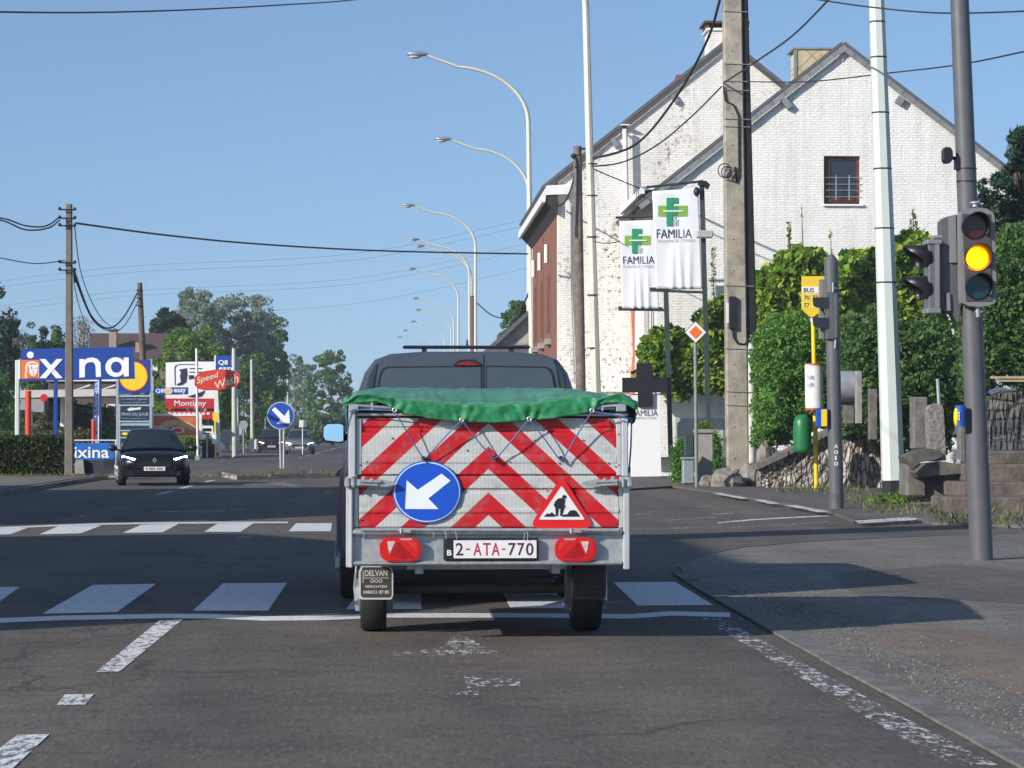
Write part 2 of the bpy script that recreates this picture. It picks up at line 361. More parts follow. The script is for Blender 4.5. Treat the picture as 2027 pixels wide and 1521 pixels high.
m_gsteel2 = M('signal_housing_grey', (.19, .195, .205), .5, var=.06, scale=6)
m_black = M('black_plastic', (.015, .015, .018), .4, var=.1)
m_rubber = M('tyre_rubber', (.018, .018, .019), .75, var=.2, bump=.2, bscale=60)
m_alu = M('aluminium_profile', (.52, .54, .55), .42, metal=.35, var=.07, scale=8, grime=.18, gcol=(.25, .24, .22))
m_galv = M('galvanised_steel', (.42, .45, .46), .42, metal=.55, var=.16, scale=22, grime=.15)
m_white = M('white_sheet', (.80, .80, .79), .5, var=.03, grime=.1, gcol=(.55, .54, .5))
m_whitep = M('white_plastic', (.74, .74, .72), .4, var=.05, grime=.15, gcol=(.5, .48, .42))
m_blue = M('sign_blue', (.012, .075, .42), .4, var=.05)
m_nblue = M('deep_blue_panel', (.008, .05, .30), .4, var=.06)
m_red = M('sign_red', (.60, .012, .02), .4, var=.06)
m_redb = M('billboard_red', (.55, .015, .03), .45, var=.08)
m_yel = M('sign_yellow', (.85, .58, .02), .4, var=.05)
m_org = M('sign_orange', (.82, .17, .02), .4, var=.05)
m_cable = M('cable_black', (.012, .012, .014), .6)
m_glass = M('dark_glass', (.02, .025, .032), .08, var=.1, spec=.8)
m_tint = M('tinted_glass', (.028, .032, .038), .12, spec=.6, var=.05)
m_wbrick = brick('white_painted_brick', 'x', (.90, .89, .86), (.84, .83, .80), (.78, .77, .74), bump=.72)
m_wbrick_p = brick('peeling_white_brick', 'x', (.90, .88, .83), (.82, .81, .77), (.74, .72, .68), bump=.75, peel=.45, peelz=5.2)
m_wbrick_s = brick('white_side_brick', 'y', (.80, .79, .76), (.74, .73, .70), (.66, .65, .62), bump=.6)
m_rbrick = brick('red_brick', 'y', (.30, .10, .055), (.22, .075, .045), (.20, .15, .12), bump=.7)
m_tile = M('slate_tile', (.10, .10, .11), .7, var=.25, scale=9, bump=.4, bscale=20)
m_tileg = M('grey_verge_tile', (.20, .21, .22), .7, var=.2, scale=5)
m_rtile = M('dark_red_tile', (.09, .055, .05), .8, var=.3, scale=7, bump=.4)
m_ivytwig = M('twig', (.09, .065, .045), .9, var=.3)
L_ivy = leafmat('ivy_leaves', [(.02, .05, .01), (.06, .14, .02), (.14, .27, .03), (.30, .43, .05), (.58, .56, .08)], .4)
L_hedge = leafmat('privet_leaves', [(.018, .05, .012), (.075, .21, .035), (.15, .34, .055), (.28, .48, .10)], .4)
L_dark = leafmat('evergreen_leaves', [(.008, .024, .015), (.018, .048, .028), (.034, .080, .04)], .15)
L_box = leafmat('clipped_hedge_leaves', [(.016, .03, .010), (.032, .058, .016), (.075, .095, .028)], .2)
L_green = leafmat('bright_tree_leaves', [(.06, .12, .02), (.14, .25, .03), (.25, .36, .05)], .4)
L_birch = leafmat('grey_green_leaves', [(.08, .13, .08), (.18, .25, .17), (.32, .38, .30), (.48, .52, .45)], .45)
L_mid = leafmat('mid_green_leaves', [(.035, .08, .022), (.085, .18, .045), (.18, .29, .08)], .4)
L_bare = leafmat('bare_twig_tips', [(.12, .11, .10), (.22, .20, .17), (.34, .31, .27)], .2)
L_grass = leafmat('grass_blades', [(.03, .07, .01), (.09, .15, .02), (.22, .20, .08), (.30, .24, .14)], .3)
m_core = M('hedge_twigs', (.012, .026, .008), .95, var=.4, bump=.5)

# ================================================================== ground
def sheet(name, pts, mat, z=None, lab=None, cat=None):
    mb = MB(); mb.add([(p[0], p[1], p[2] if z is None else z) for p in pts], [tuple(range(len(pts)))])
    o = build(name, mb, mat, fix=False); 
    if o.data.polygons[0].normal.z < 0: o.data.flip_normals()
    return setp(o, lab, cat, kind='structure')
m_soil = M('soil_and_grass', (.075, .08, .035), .95, var=.45, scale=.8, bump=.6, bscale=6)
sheet('ground', [(-1500, -60, -.03), (1500, -60, -.03), (1500, 4000, -.03), (-1500, 4000, -.03)], m_soil, lab='rough soil and grass beyond the road', cat='ground')
sheet('road', [(-8.2, -30), (60, -30), (60, 52), (3.6, 62), (3.6, 1500), (-8.2, 1500)], m_road, 0.0, 'dark worn asphalt road running straight ahead', 'road')
# right pavement near the camera, flush with a concrete gutter
kl = [(1329, 1137), (1342, 1122), (1385, 1102), (1470, 1085), (1600, 1074), (1840, 1063), (2300, 1050)]
pv = [(2.42+.13, -20), (2.42+.13, 10), (2.44+.13, 16), (2.50+.13, 21.5)]
edge = [tuple(G(a, b)[:2]) for a, b in kl]
edge[0] = (edge[0][0]+.11, edge[0][1])
mb = MB(); top = [(x, y, .012) for x, y in pv+edge] + [(45, 34, .012), (45, -20, .012)]
mb.ext(top, (0, 0, -.01)); setp(build('pavement', mb, m_pave), 'rough grey asphalt pavement with loose grit beside the near lane', 'pavement', kind='structure')
mb = MB()
gl = [(2.42, -20), (2.42, 10), (2.44, 16), (2.50, 21.5), tuple(G(1329, 1137)[:2])]; gr = pv+[edge[0]]
rgk = random.Random(2)
for i in range(4):
    L_ = gl[i+1][1]-gl[i][1]; nb = max(1, int(L_/.95))
    for k in range(nb):
        u0, u1 = k/nb, (k+.982)/nb; q = lambda A, B, u, e=0: (A[0]+(B[0]-A[0])*u-e, A[1]+(B[1]-A[1])*u, .016+hz)
        hz = rgk.uniform(0, .006)
        mb.ext([q(gl[i], gl[i+1], u0), q(gr[i], gr[i+1], u0, .003), q(gr[i], gr[i+1], u1, .003), q(gl[i], gl[i+1], u1)], (0, 0, -.014))
setp(build('gutter', mb, M('gutter_concrete', (.155, .15, .142), .9, var=.3, scale=5, bump=.5, bscale=45, grime=.7)), 'flat concrete gutter strip along the right lane edge', 'gutter', kind='structure')
mb = MB()
for k, (a, b) in enumerate(zip(edge[:-1], edge[1:])):
    mb.ext([(a[0], a[1]-.09, .02), (b[0], b[1]-.09, .02), (b[0], b[1], .02), (a[0], a[1], .02)], (0, 0, -.015))
setp(build('kerb', mb, M('corner_kerb_grey', (.15, .145, .135), .9, var=.3, scale=3, grime=.6)), 'low kerb curving round the corner into the side street', 'kerb', kind='structure')
mb = MB(); br = [G(1690, 1268), G(1740, 1248), G(1850, 1240), G(2100, 1285), G(2250, 1420), G(2060, 1405), G(1880, 1330)]
sheet('pavement_patch', br, m_brown, .0145, 'brown worn patch in the near pavement', 'pavement patch')
sheet('asphalt_patch', [G(*p) for p in ((1640, 1140), (1880, 1120), (2200, 1150), (2250, 1215), (1900, 1190), (1700, 1185))], m_side, .0142, 'smooth darker repair patch on the right pavement', 'asphalt patch')
# far pavement below the stone wall
fp = [(1244, 972), (1330, 966), (1405, 976), (1640, 1016), (1690, 1036), (1815, 1031), (1845, 1040), (2300, 1058), (2300, 985), (1790, 962), (1500, 945), (1244, 940)]
mb = MB(); mb.ext([tuple(G(a, b)[:2])+(.05,) for a, b in fp], (0, 0, -.046)); setp(build('far_pavement', mb, m_side), 'grey pavement in front of the stone wall and houses', 'pavement', kind='structure')
# yard ground behind the wall on the right
mb = MB(); mb.box(4.6, 70, 64, 140, -.02, .08); setp(build('house_yard', mb, m_fore), 'paved yard ground around the white houses', 'yard', kind='structure')
# left pavement + kerb, forecourt
mb = MB(); mb.box(-14, -8.36, -30, 76, -.02, .12); setp(build('left_pavement', mb, m_pave), 'narrow pavement in front of the clipped hedge', 'pavement', kind='structure')
mb = MB(); mb.box(-8.357, -8.2, -30, 76, -.02, .10); setp(build('left_kerb', mb, M('kerb_grey', (.17, .165, .155), .9, var=.25, scale=2, grime=.5)), 'pale concrete kerb along the left pavement', 'kerb', kind='structure')
sheet('forecourt', [(-70, 77), (-8.25, 77), (-8.25, 330), (-70, 330)], m_fore, -.012, 'paved forecourt by the filling station signs', 'forecourt')
# median with nose
mb = MB(); med = [tuple(G(a, b)[:2]) for a, b in ((440, 944), (470, 950), (560, 947), (665, 945))]
md = med+[(-1.8, 84), (-1.8, 500), (-4.3, 500), (-4.6, 120), (-5.2, 90)]
mb.ext([(x, y, .10) for x, y in md], (0, 0, -.11)); setp(build('traffic_island', mb, m_med), 'long brownish traffic island with a rounded nose', 'traffic island', kind='structure')
mb = MB()
ring = [(x, y) for x, y in md]; cx0, cy0 = -3.3, 200
for (a, b), (c, d) in zip(ring[:4], ring[1:5]):
    mb.ext([(a, b-.22, .135), (c, d-.22, .135), (c, d-.003, .135), (a, b-.003, .135)], (0, 0, -.14))
setp(build('island_kerb', mb, M('pale_kerb', (.36, .32, .26), .9, var=.2, scale=3, grime=.4)), 'pale kerb stones round the nose of the traffic island', 'kerb', kind='structure')
# markings
mk = MB()
def gp(pts, m, z=.004): mk.add([G(a, b, z) for a, b in pts], [tuple(range(len(pts)))], m)
Z = .004
def wavy(pts_top, w_px, m):
    for (a, b), (c, d) in zip(pts_top[:-1], pts_top[1:]): gp([(a, b), (c, d), (c, d+w_px), (a, b+w_px)], m)
# near crossing blocks
for q in ([(-120, 1163), (40, 1162), (-40, 1218), (-215, 1220)], [(184, 1158), (309, 1156), (231, 1212), (84, 1215)],
          [(441, 1155), (568, 1154), (531, 1209), (382, 1209)], [(725, 1154), (834, 1154), (834, 1206), (685, 1206)],
          [(985, 1153), (1118, 1153), (1150, 1204), (1010, 1204)], [(1214, 1153), (1336, 1152), (1412, 1198), (1262, 1199)]): gp(q, 0)
wavy([(-200, 1227), (0, 1224), (120, 1219), (330, 1215), (430, 1216), (520, 1220), (640, 1219), (760, 1214), (1030, 1214), (1250, 1216), (1330, 1210), (1445, 1213)], 9, 0)
# far crossing blocks + thin line
for q in ([(-40, 1047), (55, 1045), (20, 1058), (-80, 1060)], [(115, 1042), (202, 1040), (160, 1056), (78, 1058)], [(280, 1039), (354, 1037), (322, 1054), (243, 1055)],
          [(430, 1037), (502, 1036), (476, 1053), (404, 1053)], [(586, 1036), (657, 1036), (655, 1052), (571, 1052)], [(740, 1036), (812, 1036), (816, 1052), (736, 1052)],
          [(900, 1036), (968, 1036), (980, 1052), (900, 1052)], [(1060, 1036), (1130, 1036), (1148, 1052), (1068, 1052)]): gp(q, 0)
wavy([(-60, 1046), (90, 1040), (200, 1036), (330, 1034), (480, 1033), (570, 1033)], 3, 0)
# lane dashes, left of own lane
gp([(316, 1228), (362, 1226), (236, 1330), (190, 1330)], 1); gp([(128, 1375), (186, 1374), (168, 1395), (112, 1396)], 1)
gp([(35, 1455), (98, 1453), (10, 1535), (-75, 1535)], 1); gp([(620, 992), (634, 992), (618, 1000), (602, 1000)], 2); gp([(648, 972), (658, 972), (650, 978), (640, 978)], 2)
# edge line on the right (worn)
for (a, b, c, d) in ((1405, 1223, 1500, 1276), (1500, 1276, 1620, 1345), (1620, 1345, 1760, 1425), (1760, 1425, 1930, 1515)):
    wpx = 20+(b-1223)*.09; gp([(a-wpx, b), (a+wpx, b), (c+wpx*1.2, d), (c-wpx*1.2, d)], 2)
# worn arrow ahead of the camera
gp([(775, 1291), (868, 1284), (900, 1258), (930, 1263), (965, 1284), (985, 1290), (985, 1297), (880, 1299), (780, 1297)], 2)
gp([(880, 1307), (940, 1307), (940, 1312), (880, 1312)], 2); gp([(918, 1337), (950, 1337), (948, 1376), (895, 1376), (895, 1370), (925, 1362)], 2); gp([(950, 1342), (1030, 1345), (1030, 1358), (950, 1360)], 2)
# oncoming side dashes and arrows
for i, Y in enumerate((56, 62, 70, 78, 88, 98, 110, 124, 140)):
    x = -5.0; mk.add([(x-.07, Y, Z), (x+.07, Y, Z), (x+.07, Y+3.2, Z), (x-.07, Y+3.2, Z)], [(0, 1, 2, 3)], 1)
mk.add([(-5.06, 150, Z), (-4.94, 150, Z), (-4.94, 330, Z), (-5.06, 330, Z)], [(0, 1, 2, 3)], 1)
for x in (-7.9,): mk.add([(x-.05, 80, Z), (x+.05, 80, Z), (x+.05, 400, Z), (x-.05, 400, Z)], [(0, 1, 2, 3)], 2)
gp([(120, 1030), (175, 1018), (182, 1019), (130, 1032)], 2); gp([(205, 1010), (255, 1003), (258, 1005), (210, 1013)], 2)
gp([(300, 1012), (440, 1010), (440, 1014), (360, 1015), (300, 1015)], 2); gp([(455, 1010), (485, 1006), (488, 1009), (460, 1013)], 2); gp([(480, 957), (560, 955), (600, 962), (590, 966), (545, 960), (485, 961)], 2)
gp([(470, 1062), (500, 1061), (480, 1068), (455, 1068)], 2)
# side street marks on the right
for q in ([(1250, 1017), (1292, 1016), (1292, 1018), (1250, 1020)], [(1370, 1003), (1405, 1001), (1412, 1003), (1378, 1005)], [(1300, 1031), (1430, 1023), (1430, 1024), (1300, 1032)],
          [(1408, 1017), (1450, 1015), (1454, 1017), (1415, 1020)], [(1255, 990), (1300, 989), (1302, 990), (1255, 991)], [(1320, 998), (1352, 997), (1352, 998), (1322, 1000)]): gp(q, 2)
wavy([(1420, 1034), (1500, 1027), (1640, 1020)], 2.5, 1); wavy([(1440, 1044), (1520, 1040), (1640, 1032)], 1.5, 2); wavy([(1245, 1047), (1350, 1045), (1425, 1041)], 2, 2)
fpz = .054
def gp2(pts, m): mk.add([G(a, b, fpz) for a, b in pts], [tuple(range(len(pts)))], m)
gp2([(1410, 977), (1424, 976), (1480, 986), (1468, 988)], 1); gp2([(1490, 989), (1515, 990), (1545, 998), (1522, 998)], 1); gp2([(1550, 1000), (1575, 1000), (1640, 1013), (1618, 1014)], 1)
gp2([(1690, 1031), (1800, 1024), (1816, 1026), (1812, 1030), (1700, 1036)], 1)
setp(build('road_markings', mk, [p_new, p_mid, p_old], fix=False), 'worn white crossing blocks, arrows and lane lines on the asphalt', 'road markings', kind='structure')
for p in bpy.data.objects['road_markings'].data.polygons:
    if p.normal.z < 0: p.flip()
# hills far beyond
# ================================================================== white houses on the right
def slab(a, b, y0, y1, th):
    """roof slab between plan points a=(x,z) top and b=(x,z) bottom"""
    a = Vector((a[0], 0, a[1])); b = Vector((b[0], 0, b[1])); d = (b-a).normalized(); n = Vector((-d.z, 0, d.x))
    if n.z < 0: n = -n
    mb = MB(); q = [a, b, b+n*th, a+n*th]
    mb.ext([(p.x, y0, p.z) for p in q], (0, y1-y0, 0)); return mb
# --- house B: the nearer gable (Y 75..82)
YB, YA, YA1 = 75.0, 82.0, 97.0
hb = thing('white_gable_house', 'white painted brick house gable with one small barred window', 'house', (gx(1668, YB), YB, 0))
aB = at(1668, 90, YB); sl = (gz(90, YB)-gz(365, YB))/(gx(1668, YB)-gx(1320, YB))
xl = gx(1300, YB); zl = aB.z-(aB.x-xl)*sl; xr = gx(2060, YB); sr = (aB.z-gz(330, YB))/(gx(1990, YB)-aB.x); zr = aB.z-(xr-aB.x)*sr
# wall with a window hole
wx0, wx1, wz0, wz1 = gx(1632, YB), gx(1704, YB), gz(404, YB), gz(306, YB)
mb = MB(); y0 = YB; y1 = YA-.02
mb.ext([(xl, y0, 0), (wx0, y0, 0), (wx0, y0, aB.z-(aB.x-wx0)*sl), (xl, y0, zl)], (0, .3, 0))
mb.ext([(wx1, y0, 0), (xr, y0, 0), (xr, y0, zr), (wx1, y0, aB.z-(wx1-aB.x)*sr)], (0, .3, 0))
mb.ext([(wx0, y0, 0), (wx1, y0, 0), (wx1, y0, wz0), (wx0, y0, wz0)], (0, .3, 0))
mb.ext([(wx0, y0, wz1), (wx1, y0, wz1), (wx1, y0, aB.z-(wx1-aB.x)*sr), (aB.x, y0, aB.z), (wx0, y0, aB.z-(aB.x-wx0)*sl)], (0, .3, 0))
build('wall', mb, m_wbrick, hb)
mb = MB(); mb.box(xl, xl+.3, y0+.302, y1, 0, zl); build('side_wall', mb, m_wbrick_s, hb)
mb = MB(); mb.box(xr-.3, xr, y0+.302, y1+8, 0, zr); build('side_wall', mb, m_wbrick_s, hb)
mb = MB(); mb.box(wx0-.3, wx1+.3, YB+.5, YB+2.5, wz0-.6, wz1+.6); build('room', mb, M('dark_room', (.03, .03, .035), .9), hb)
for nm, e, s_ in (('roof', (xl-.55, aB.z-(aB.x-xl+.55)*sl), 1), ('roof', (xr+.3, aB.z-(xr+.3-aB.x)*sr), -1)):
    rf = build(nm, slab((aB.x, aB.z+.02), (e[0], e[1]+.02), YB-.12, YA+9 if s_ < 0 else YA-.03, .09), m_tile, hb)
    vt = MB()   # grey verge tiles along the gable edge, one by one
    A = Vector((aB.x, 0, aB.z)); E = Vector((e[0], 0, e[1])); n = 17; d = (E-A)
    for i in range(n):
        p = A+d*(i/n); q = A+d*((i+.97)/n); w_ = Vector((-d.z, 0, d.x)).normalized(); w_ = w_ if w_.z < 0 else -w_
        k = .02*(i % 2)*.4+(.006 if s_ < 0 else 0)
        vt.ext([(p.x, YB-.17, p.z-.0), (q.x, YB-.17, q.z), (q.x+w_.x*.15, YB-.17-k, q.z+w_.z*.15), (p.x+w_.x*.15, YB-.17-k, p.z+w_.z*.15)], (0, .045, 0))
    build('verge_tiles', vt, m_tileg, hb)
for (a, b, c, d) in ((1546, 199, 1572, 216), (1772, 190, 1798, 210)):
    mb = MB(); w_ = (a < 1600); P = [(a, b), (a+10, b-6), (a+24, b+10), (a+14, b+18)] if w_ else [(a+8, b-2), (a+20, b+6), (a+12, b+20), (a, b+12)]
    mb.poly(P, YB-.16, .155); build('purlin_end', mb, m_tileg, hb)
fr = MB()
for q in ((1634, 308, 1642, 402), (1695, 308, 1702, 402), (1642, 308, 1695, 317), (1642, 393, 1695, 402)): fr.pbox(*q, YB+.12, .08)
wf = build('window', fr, M('brown_window_frame', (.12, .035, .025), .5, var=.2), hb)
mb = MB(); mb.pbox(1642, 317, 1695, 393, YB+.17, .01); build('pane', mb, m_glass, wf)
mb = MB()
for yy in (352, 365, 377, 390): mb.tube([at(1634, yy, YB-.03), at(1704, yy, YB-.03)], .012, 6)
for xx in (1655, 1681): mb.tube([at(xx, 347, YB-.03), at(xx, 396, YB-.03)], .012, 6)
build('window_bars', mb, m_galv, wf)
mb = MB(); mb.pbox(1629, 404, 1709, 408, YB-.09, .088); build('sill', mb, m_white, wf)
mb = MB(); c = at(1668, 108, YB-.03)
for k in (-1, 1):
    mb.tube([at(1668, 92, YB-.03), at(1668+7*k, 104, YB-.03), at(1668, 120, YB-.03)], .02, 6); mb.tube([at(1668-5, 98, YB-.03), at(1668+5, 112, YB-.03)], .014, 6)
build('gable_ornament', mb, m_whitep, hb)
mb = MB(); mb.poly([(1270, 370), (1330, 362), (1332, 370), (1272, 378)], YB-.1, 7.0); mb.pbox(1268, 372, 1276, 384, YB-.12, 7.0); build('gutter', mb, m_whitep, hb)
mb = MB()
mb.box(xl-.02, xl-.002, YB+2.2, YB+3.6, 3.0, 5.0); build('side_window', mb, m_glass, hb)
# dormer-like chimney box with diamond shingles
m_shg, nt_, bs_ = newmat('diamond_shingles'); tc = nt_.nodes.new('ShaderNodeTexCoord'); mp = nt_.nodes.new('ShaderNodeMapping')
mp.inputs['Rotation'].default_value = (0, R(45), 0); nt_.links.new(tc.outputs['Object'], mp.inputs[0])
sp_ = nt_.nodes.new('ShaderNodeSeparateXYZ'); nt_.links.new(mp.outputs[0], sp_.inputs[0]); f_ = None
for ax in (0, 2):
    fr_ = math_(nt_, 'PINGPONG', sp_.outputs[ax], .27); g_ = math_(nt_, 'LESS_THAN', fr_, .022); f_ = g_ if f_ is None else math_(nt_, 'MAXIMUM', f_, g_)
st_ = ramp(nt_, noise(nt_, 3, 5, rough=.7).outputs[0], [(.4, (.52, .44, .28)), (.62, (.40, .33, .2)), (.7, (.18, .14, .09))])
nt_.links.new(mix(nt_, f_, st_, (.30, .25, .17)), bs_.inputs['Base Color']); bs_.inputs['Roughness'].default_value = .8
mb = MB(); mb.pbox(1577, 97, 1656, 260, YB+3.0, 1.2); cb = build('shingled_chimney', mb, m_shg, hb)
mb = MB(); mb.pbox(1570, 94, 1662, 98, YB+2.95, 1.3); mb.pbox(1572, 98, 1578, 255, YB+2.97, .1); build('chimney_trim', mb, m_tileg, cb)
# --- house A: the farther, taller white gable with brick street front
aA = at(1441, 84, YA); slA = (gz(118, YA)-gz(358, YA))/(gx(1402, YA)-gx(1103, YA))
ha = thing('brick_fronted_house', 'tall house with peeling white gable and red brick street front', 'house', (gx(1104, YA), YA, 0))
xa = gx(1104, YA); za = aA.z-(aA.x-xa)*slA; xb = 2*aA.x-xa
mb = MB(); mb.ext([(xa, YA, 0), (xb, YA, 0), (xb, YA, za), (aA.x, YA, aA.z), (xa, YA, za)], (0, .35, 0)); build('gable_wall', mb, m_wbrick_p, ha)
# brick front with recesses
mb = MB(); F0 = YA+.352; mb.box(xa, xa+.35, F0, YA1, 0, za-.1)
build('front_wall', mb, m_rbrick, ha)
mb = MB(); mb.ext([(xa, YA1, 0), (xb, YA1, 0), (xb, YA1, za), (aA.x, YA1, aA.z), (xa, YA1, za)], (0, .35, 0)); build('rear_gable', mb, m_wbrick, ha)
mb = MB(); mb.box(xa-.08, xa-.003, F0+.0, YA1, 0, 3.4); build('plinth', mb, M('front_render', (.30, .17, .14), .8, var=.2), ha)
for i, yy in enumerate((YA+3.5, YA+7.5, YA+11.5)):
    mb = MB(); mb.box(xa-.04, xa-.003, yy, yy+1.3, 4.4, 8.0); o = build('window', mb, m_rbrick, ha)
    mb = MB(); mb.box(xa-.06, xa-.041, yy+.15, yy+1.15, 4.6, 6.5); build('shutter', mb, M('dark_brick_infill', (.13, .05, .04), .8, var=.3), o)
    mb = MB(); mb.box(xa-.16, xa-.003, yy-.05, yy+1.35, 4.2, 4.39); build('sill', mb, m_conc, o)
    mb = MB(); mb.tube([(xa-.12, yy+.6, 6.9), (xa-.12, yy+.6, 7.5)], .07, 8); build('wall_anchor', mb, m_whitep, ha)
mb = MB()
zt = za+.02
for s_, xe in ((1, xa-.42), (-1, xb+.5)):
    ze = aA.z-(abs(aA.x-xe))*slA
    rf = build('roof', slab((aA.x, aA.z+.02), (xe, ze+.02), YA-.10, YA1+.3, .10), m_tile, ha)
    vt = MB(); A = Vector((aA.x, 0, aA.z)); E = Vector((xe, 0, ze)); d = E-A; w_ = Vector((-d.z, 0, d.x)).normalized(); w_ = w_ if w_.z < 0 else -w_
    yv = YA-.14-.005*(s_ < 0); vt.ext([(A.x, yv, A.z), (E.x, yv, E.z), (E.x+w_.x*.10, yv, E.z+w_.z*.10), (A.x+w_.x*.10, yv, A.z+w_.z*.10)], (0, .038, 0)); build('verge_board', vt, M('dark_verge_board', (.07, .065, .07), .8), ha)
# white boxed eaves over the street
ev = MB(); xe0 = gx(1037, 98); zt0 = gz(362, YA); zt1 = gz(382, YA)
xo = xa-.50
ev.ext([(xa+.4, YA-.22, zt0-.06), (xo+.15, YA-.22, zt0-.1), (xo, YA-.22, zt0-.35), (xo, YA-.22, zt0-.62), (xo+.1, YA-.22, zt0-.62), (xo+.12, YA-.22, zt0-.4), (xa+.4, YA-.22, zt0-.36)], (0, YA1-YA+.7, 0))
build('boxed_eaves', ev, m_whitep, ha)
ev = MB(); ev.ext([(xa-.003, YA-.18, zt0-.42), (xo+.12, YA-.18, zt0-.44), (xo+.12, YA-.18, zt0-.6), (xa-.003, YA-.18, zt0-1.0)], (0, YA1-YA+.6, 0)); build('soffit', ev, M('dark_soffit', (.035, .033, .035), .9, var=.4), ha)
# chimney on the ridge
mb = MB(); mb.pbox(1403, 62, 1482, 135, YA+.003, 1.1); ch = build('chimney', mb, m_wbrick_p, ha)
mb = MB(); mb.pbox(1398, 55, 1486, 62, YA-.06, 1.25, 0, .03); build('chimney_cornice', mb, m_wbrick_p, ch)
mb = MB(); mb.pbox(1394, 41, 1484, 46, YA-.1, 1.35); 
for xx in (1399, 1440, 1478): mb.pbox(xx, 46, xx+5, 55, YA-.02, 1.1)
build('chimney_cowl', mb, M('rusty_plate', (.10, .05, .045), .7, var=.3), ch)
mb = MB(); mb.pbox(1339, 148, 1353, 180, YA+1.5, .5); build('small_chimney', mb, M('red_pot', (.24, .07, .06), .8), ha)
# flues, pipes, cables on the gable
mb = MB(); mb.tube([at(1237, 256, YA-.28), at(1241, 435, YA-.28)], .075, 12); mb.tube([at(1234, 262, YA-.3), at(1234, 262, YA+.01)], .03, 6); mb.pbox(1229, 246, 1246, 248, YA-.36, .3); build('flue_pipe', mb, m_white, ha)
mb = MB(); mb.tube([at(1256, 560, YA-.1), at(1262, 700, YA-.1), at(1252, 800, YA-.1)], .15, 10); build('red_downpipe', mb, M('old_red_pipe', (.34, .10, .06), .7, var=.3), ha)
for px, py in ((1052+290, 198), (1222, 285)):
    mb = MB(); mb.poly([(px-14, py-8), (px-7, py-13), (px+3, py+2), (px-4, py+8)], YA-.15, .148); build('purlin_end', mb, m_tileg, ha)
for pts in ([(1104, 372), (1124, 385), (1132, 410), (1133, 560), (1140, 700), (1150, 800)], [(1130, 395), (1131, 570), (1138, 760)], [(1104, 545), (1124, 548), (1124, 540)]):
    mb = MB(); mb.tube([at(a, b, YA-.06) for a, b in pts], .018, 6); build('wall_cable', mb, M('grey_cable', (.2, .2, .2)), ha)
mb = MB(); mb.pbox(1165, 776, 1262, 779, YA-.04, .038); build('ledge', mb, m_concd, ha)
# white low extension and small boxes near the gable foot
ex = MB(); ex.pbox(1150, 790, 1262, 925, YA-1.5, 1.45)
solo('white_lean_to', ex, m_wbrick, 'low white annex wall behind the trailer corner and pharmacy board', 'annex', (gx(1200, YA-1.5), YA-1.5, 0))
mb = MB(); mb.pbox(1262, 745, 1440, 905, YB-.6, .55); 
solo('white_garden_wall', mb, m_wbrick, 'low white painted brick wall under the climbing plant', 'wall', (gx(1350, YB-.6), YB-.6, 0))
# stone house far beyond, with shrub
sh = thing('stone_gable_house', 'low stone house with dark roof beyond the street lamp', 'house', (gx(1010, 125), 125, 0))
mb = MB(); mb.poly([(1060, 610), (1120, 610), (1120, 866), (975, 866), (975, 690)], 125, 12); 
m_stone = M('rubble_stone', (.34, .31, .26), .9, var=.35, scale=2.5, bump=.7, bscale=8); build('wall', mb, m_stone, sh)
mb = MB(); mb.poly([(1066, 596), (1066, 606), (960, 704), (952, 700)], 124.6, 13); build('roof', mb, m_tile, sh)
mb = MB(); mb.poly([(960, 700), (985, 686), (1075, 680), (1075, 700)], 124.2, .3); build('lower_roof', mb, m_tile, sh)
mb = MB(); mb.pbox(990, 720, 1010, 760, 124.9, .09); build('window', mb, m_glass, sh)

# ------------------------------------------------------------------ houses left of the frame that shade the crossing
def cast_house(label, y0, y1, xw, we, zr, chim):
    t = thing('town_house', label, 'house', (xw, (y0+y1)/2, 0), 'houses on the left side of the crossing')
    xm = xw-we/2; ze = zr-(4.2 if zr > 8 else 1.5)
    mb = MB(); mb.ext([(xw, y0, 0), (xw-we, y0, 0), (xw-we, y0, ze), (xm, y0, zr-.1), (xw, y0, ze)], (0, y1-y0, 0)); build('wall', mb, m_rbrick, t)
    for e, s_ in ((xw+.35, 1), (xw-we-.35, -1)):
        build('roof', slab((xm, zr), (e, ze-.3), y0-.2, y1+.2, .18), m_rtile, t)
    for (cy, cz) in chim:
        mb = MB(); mb.box(xm-.45, xm+.45, cy-.45, cy+.45, zr-1.2, cz); build('chimney', mb, m_rbrick, t)
    for k in range(int((y1-y0)/3)):
        mb = MB(); mb.box(xw+.003, xw+.04, y0+1+k*3, y0+2.2+k*3, 1.2, 2.8); build('window', mb, m_glass, t)
cast_house('tall brick house with a ridge chimney left of the near crossing', 10.7, 19.3, -11.6, 8, 10.6, ((18.6, 13.2),))
cast_house('lower brick house joined to the tall one left of the crossing', 19.5, 23.7, -11.7, 8, 7.6, ())
cast_house('long brick house left of the far crossing', 32.8, 52, -11.8, 8, 9.4, ((40, 11.0),))
# ================================================================== street furniture
def P(px, py, Y): return at(px, py, Y)
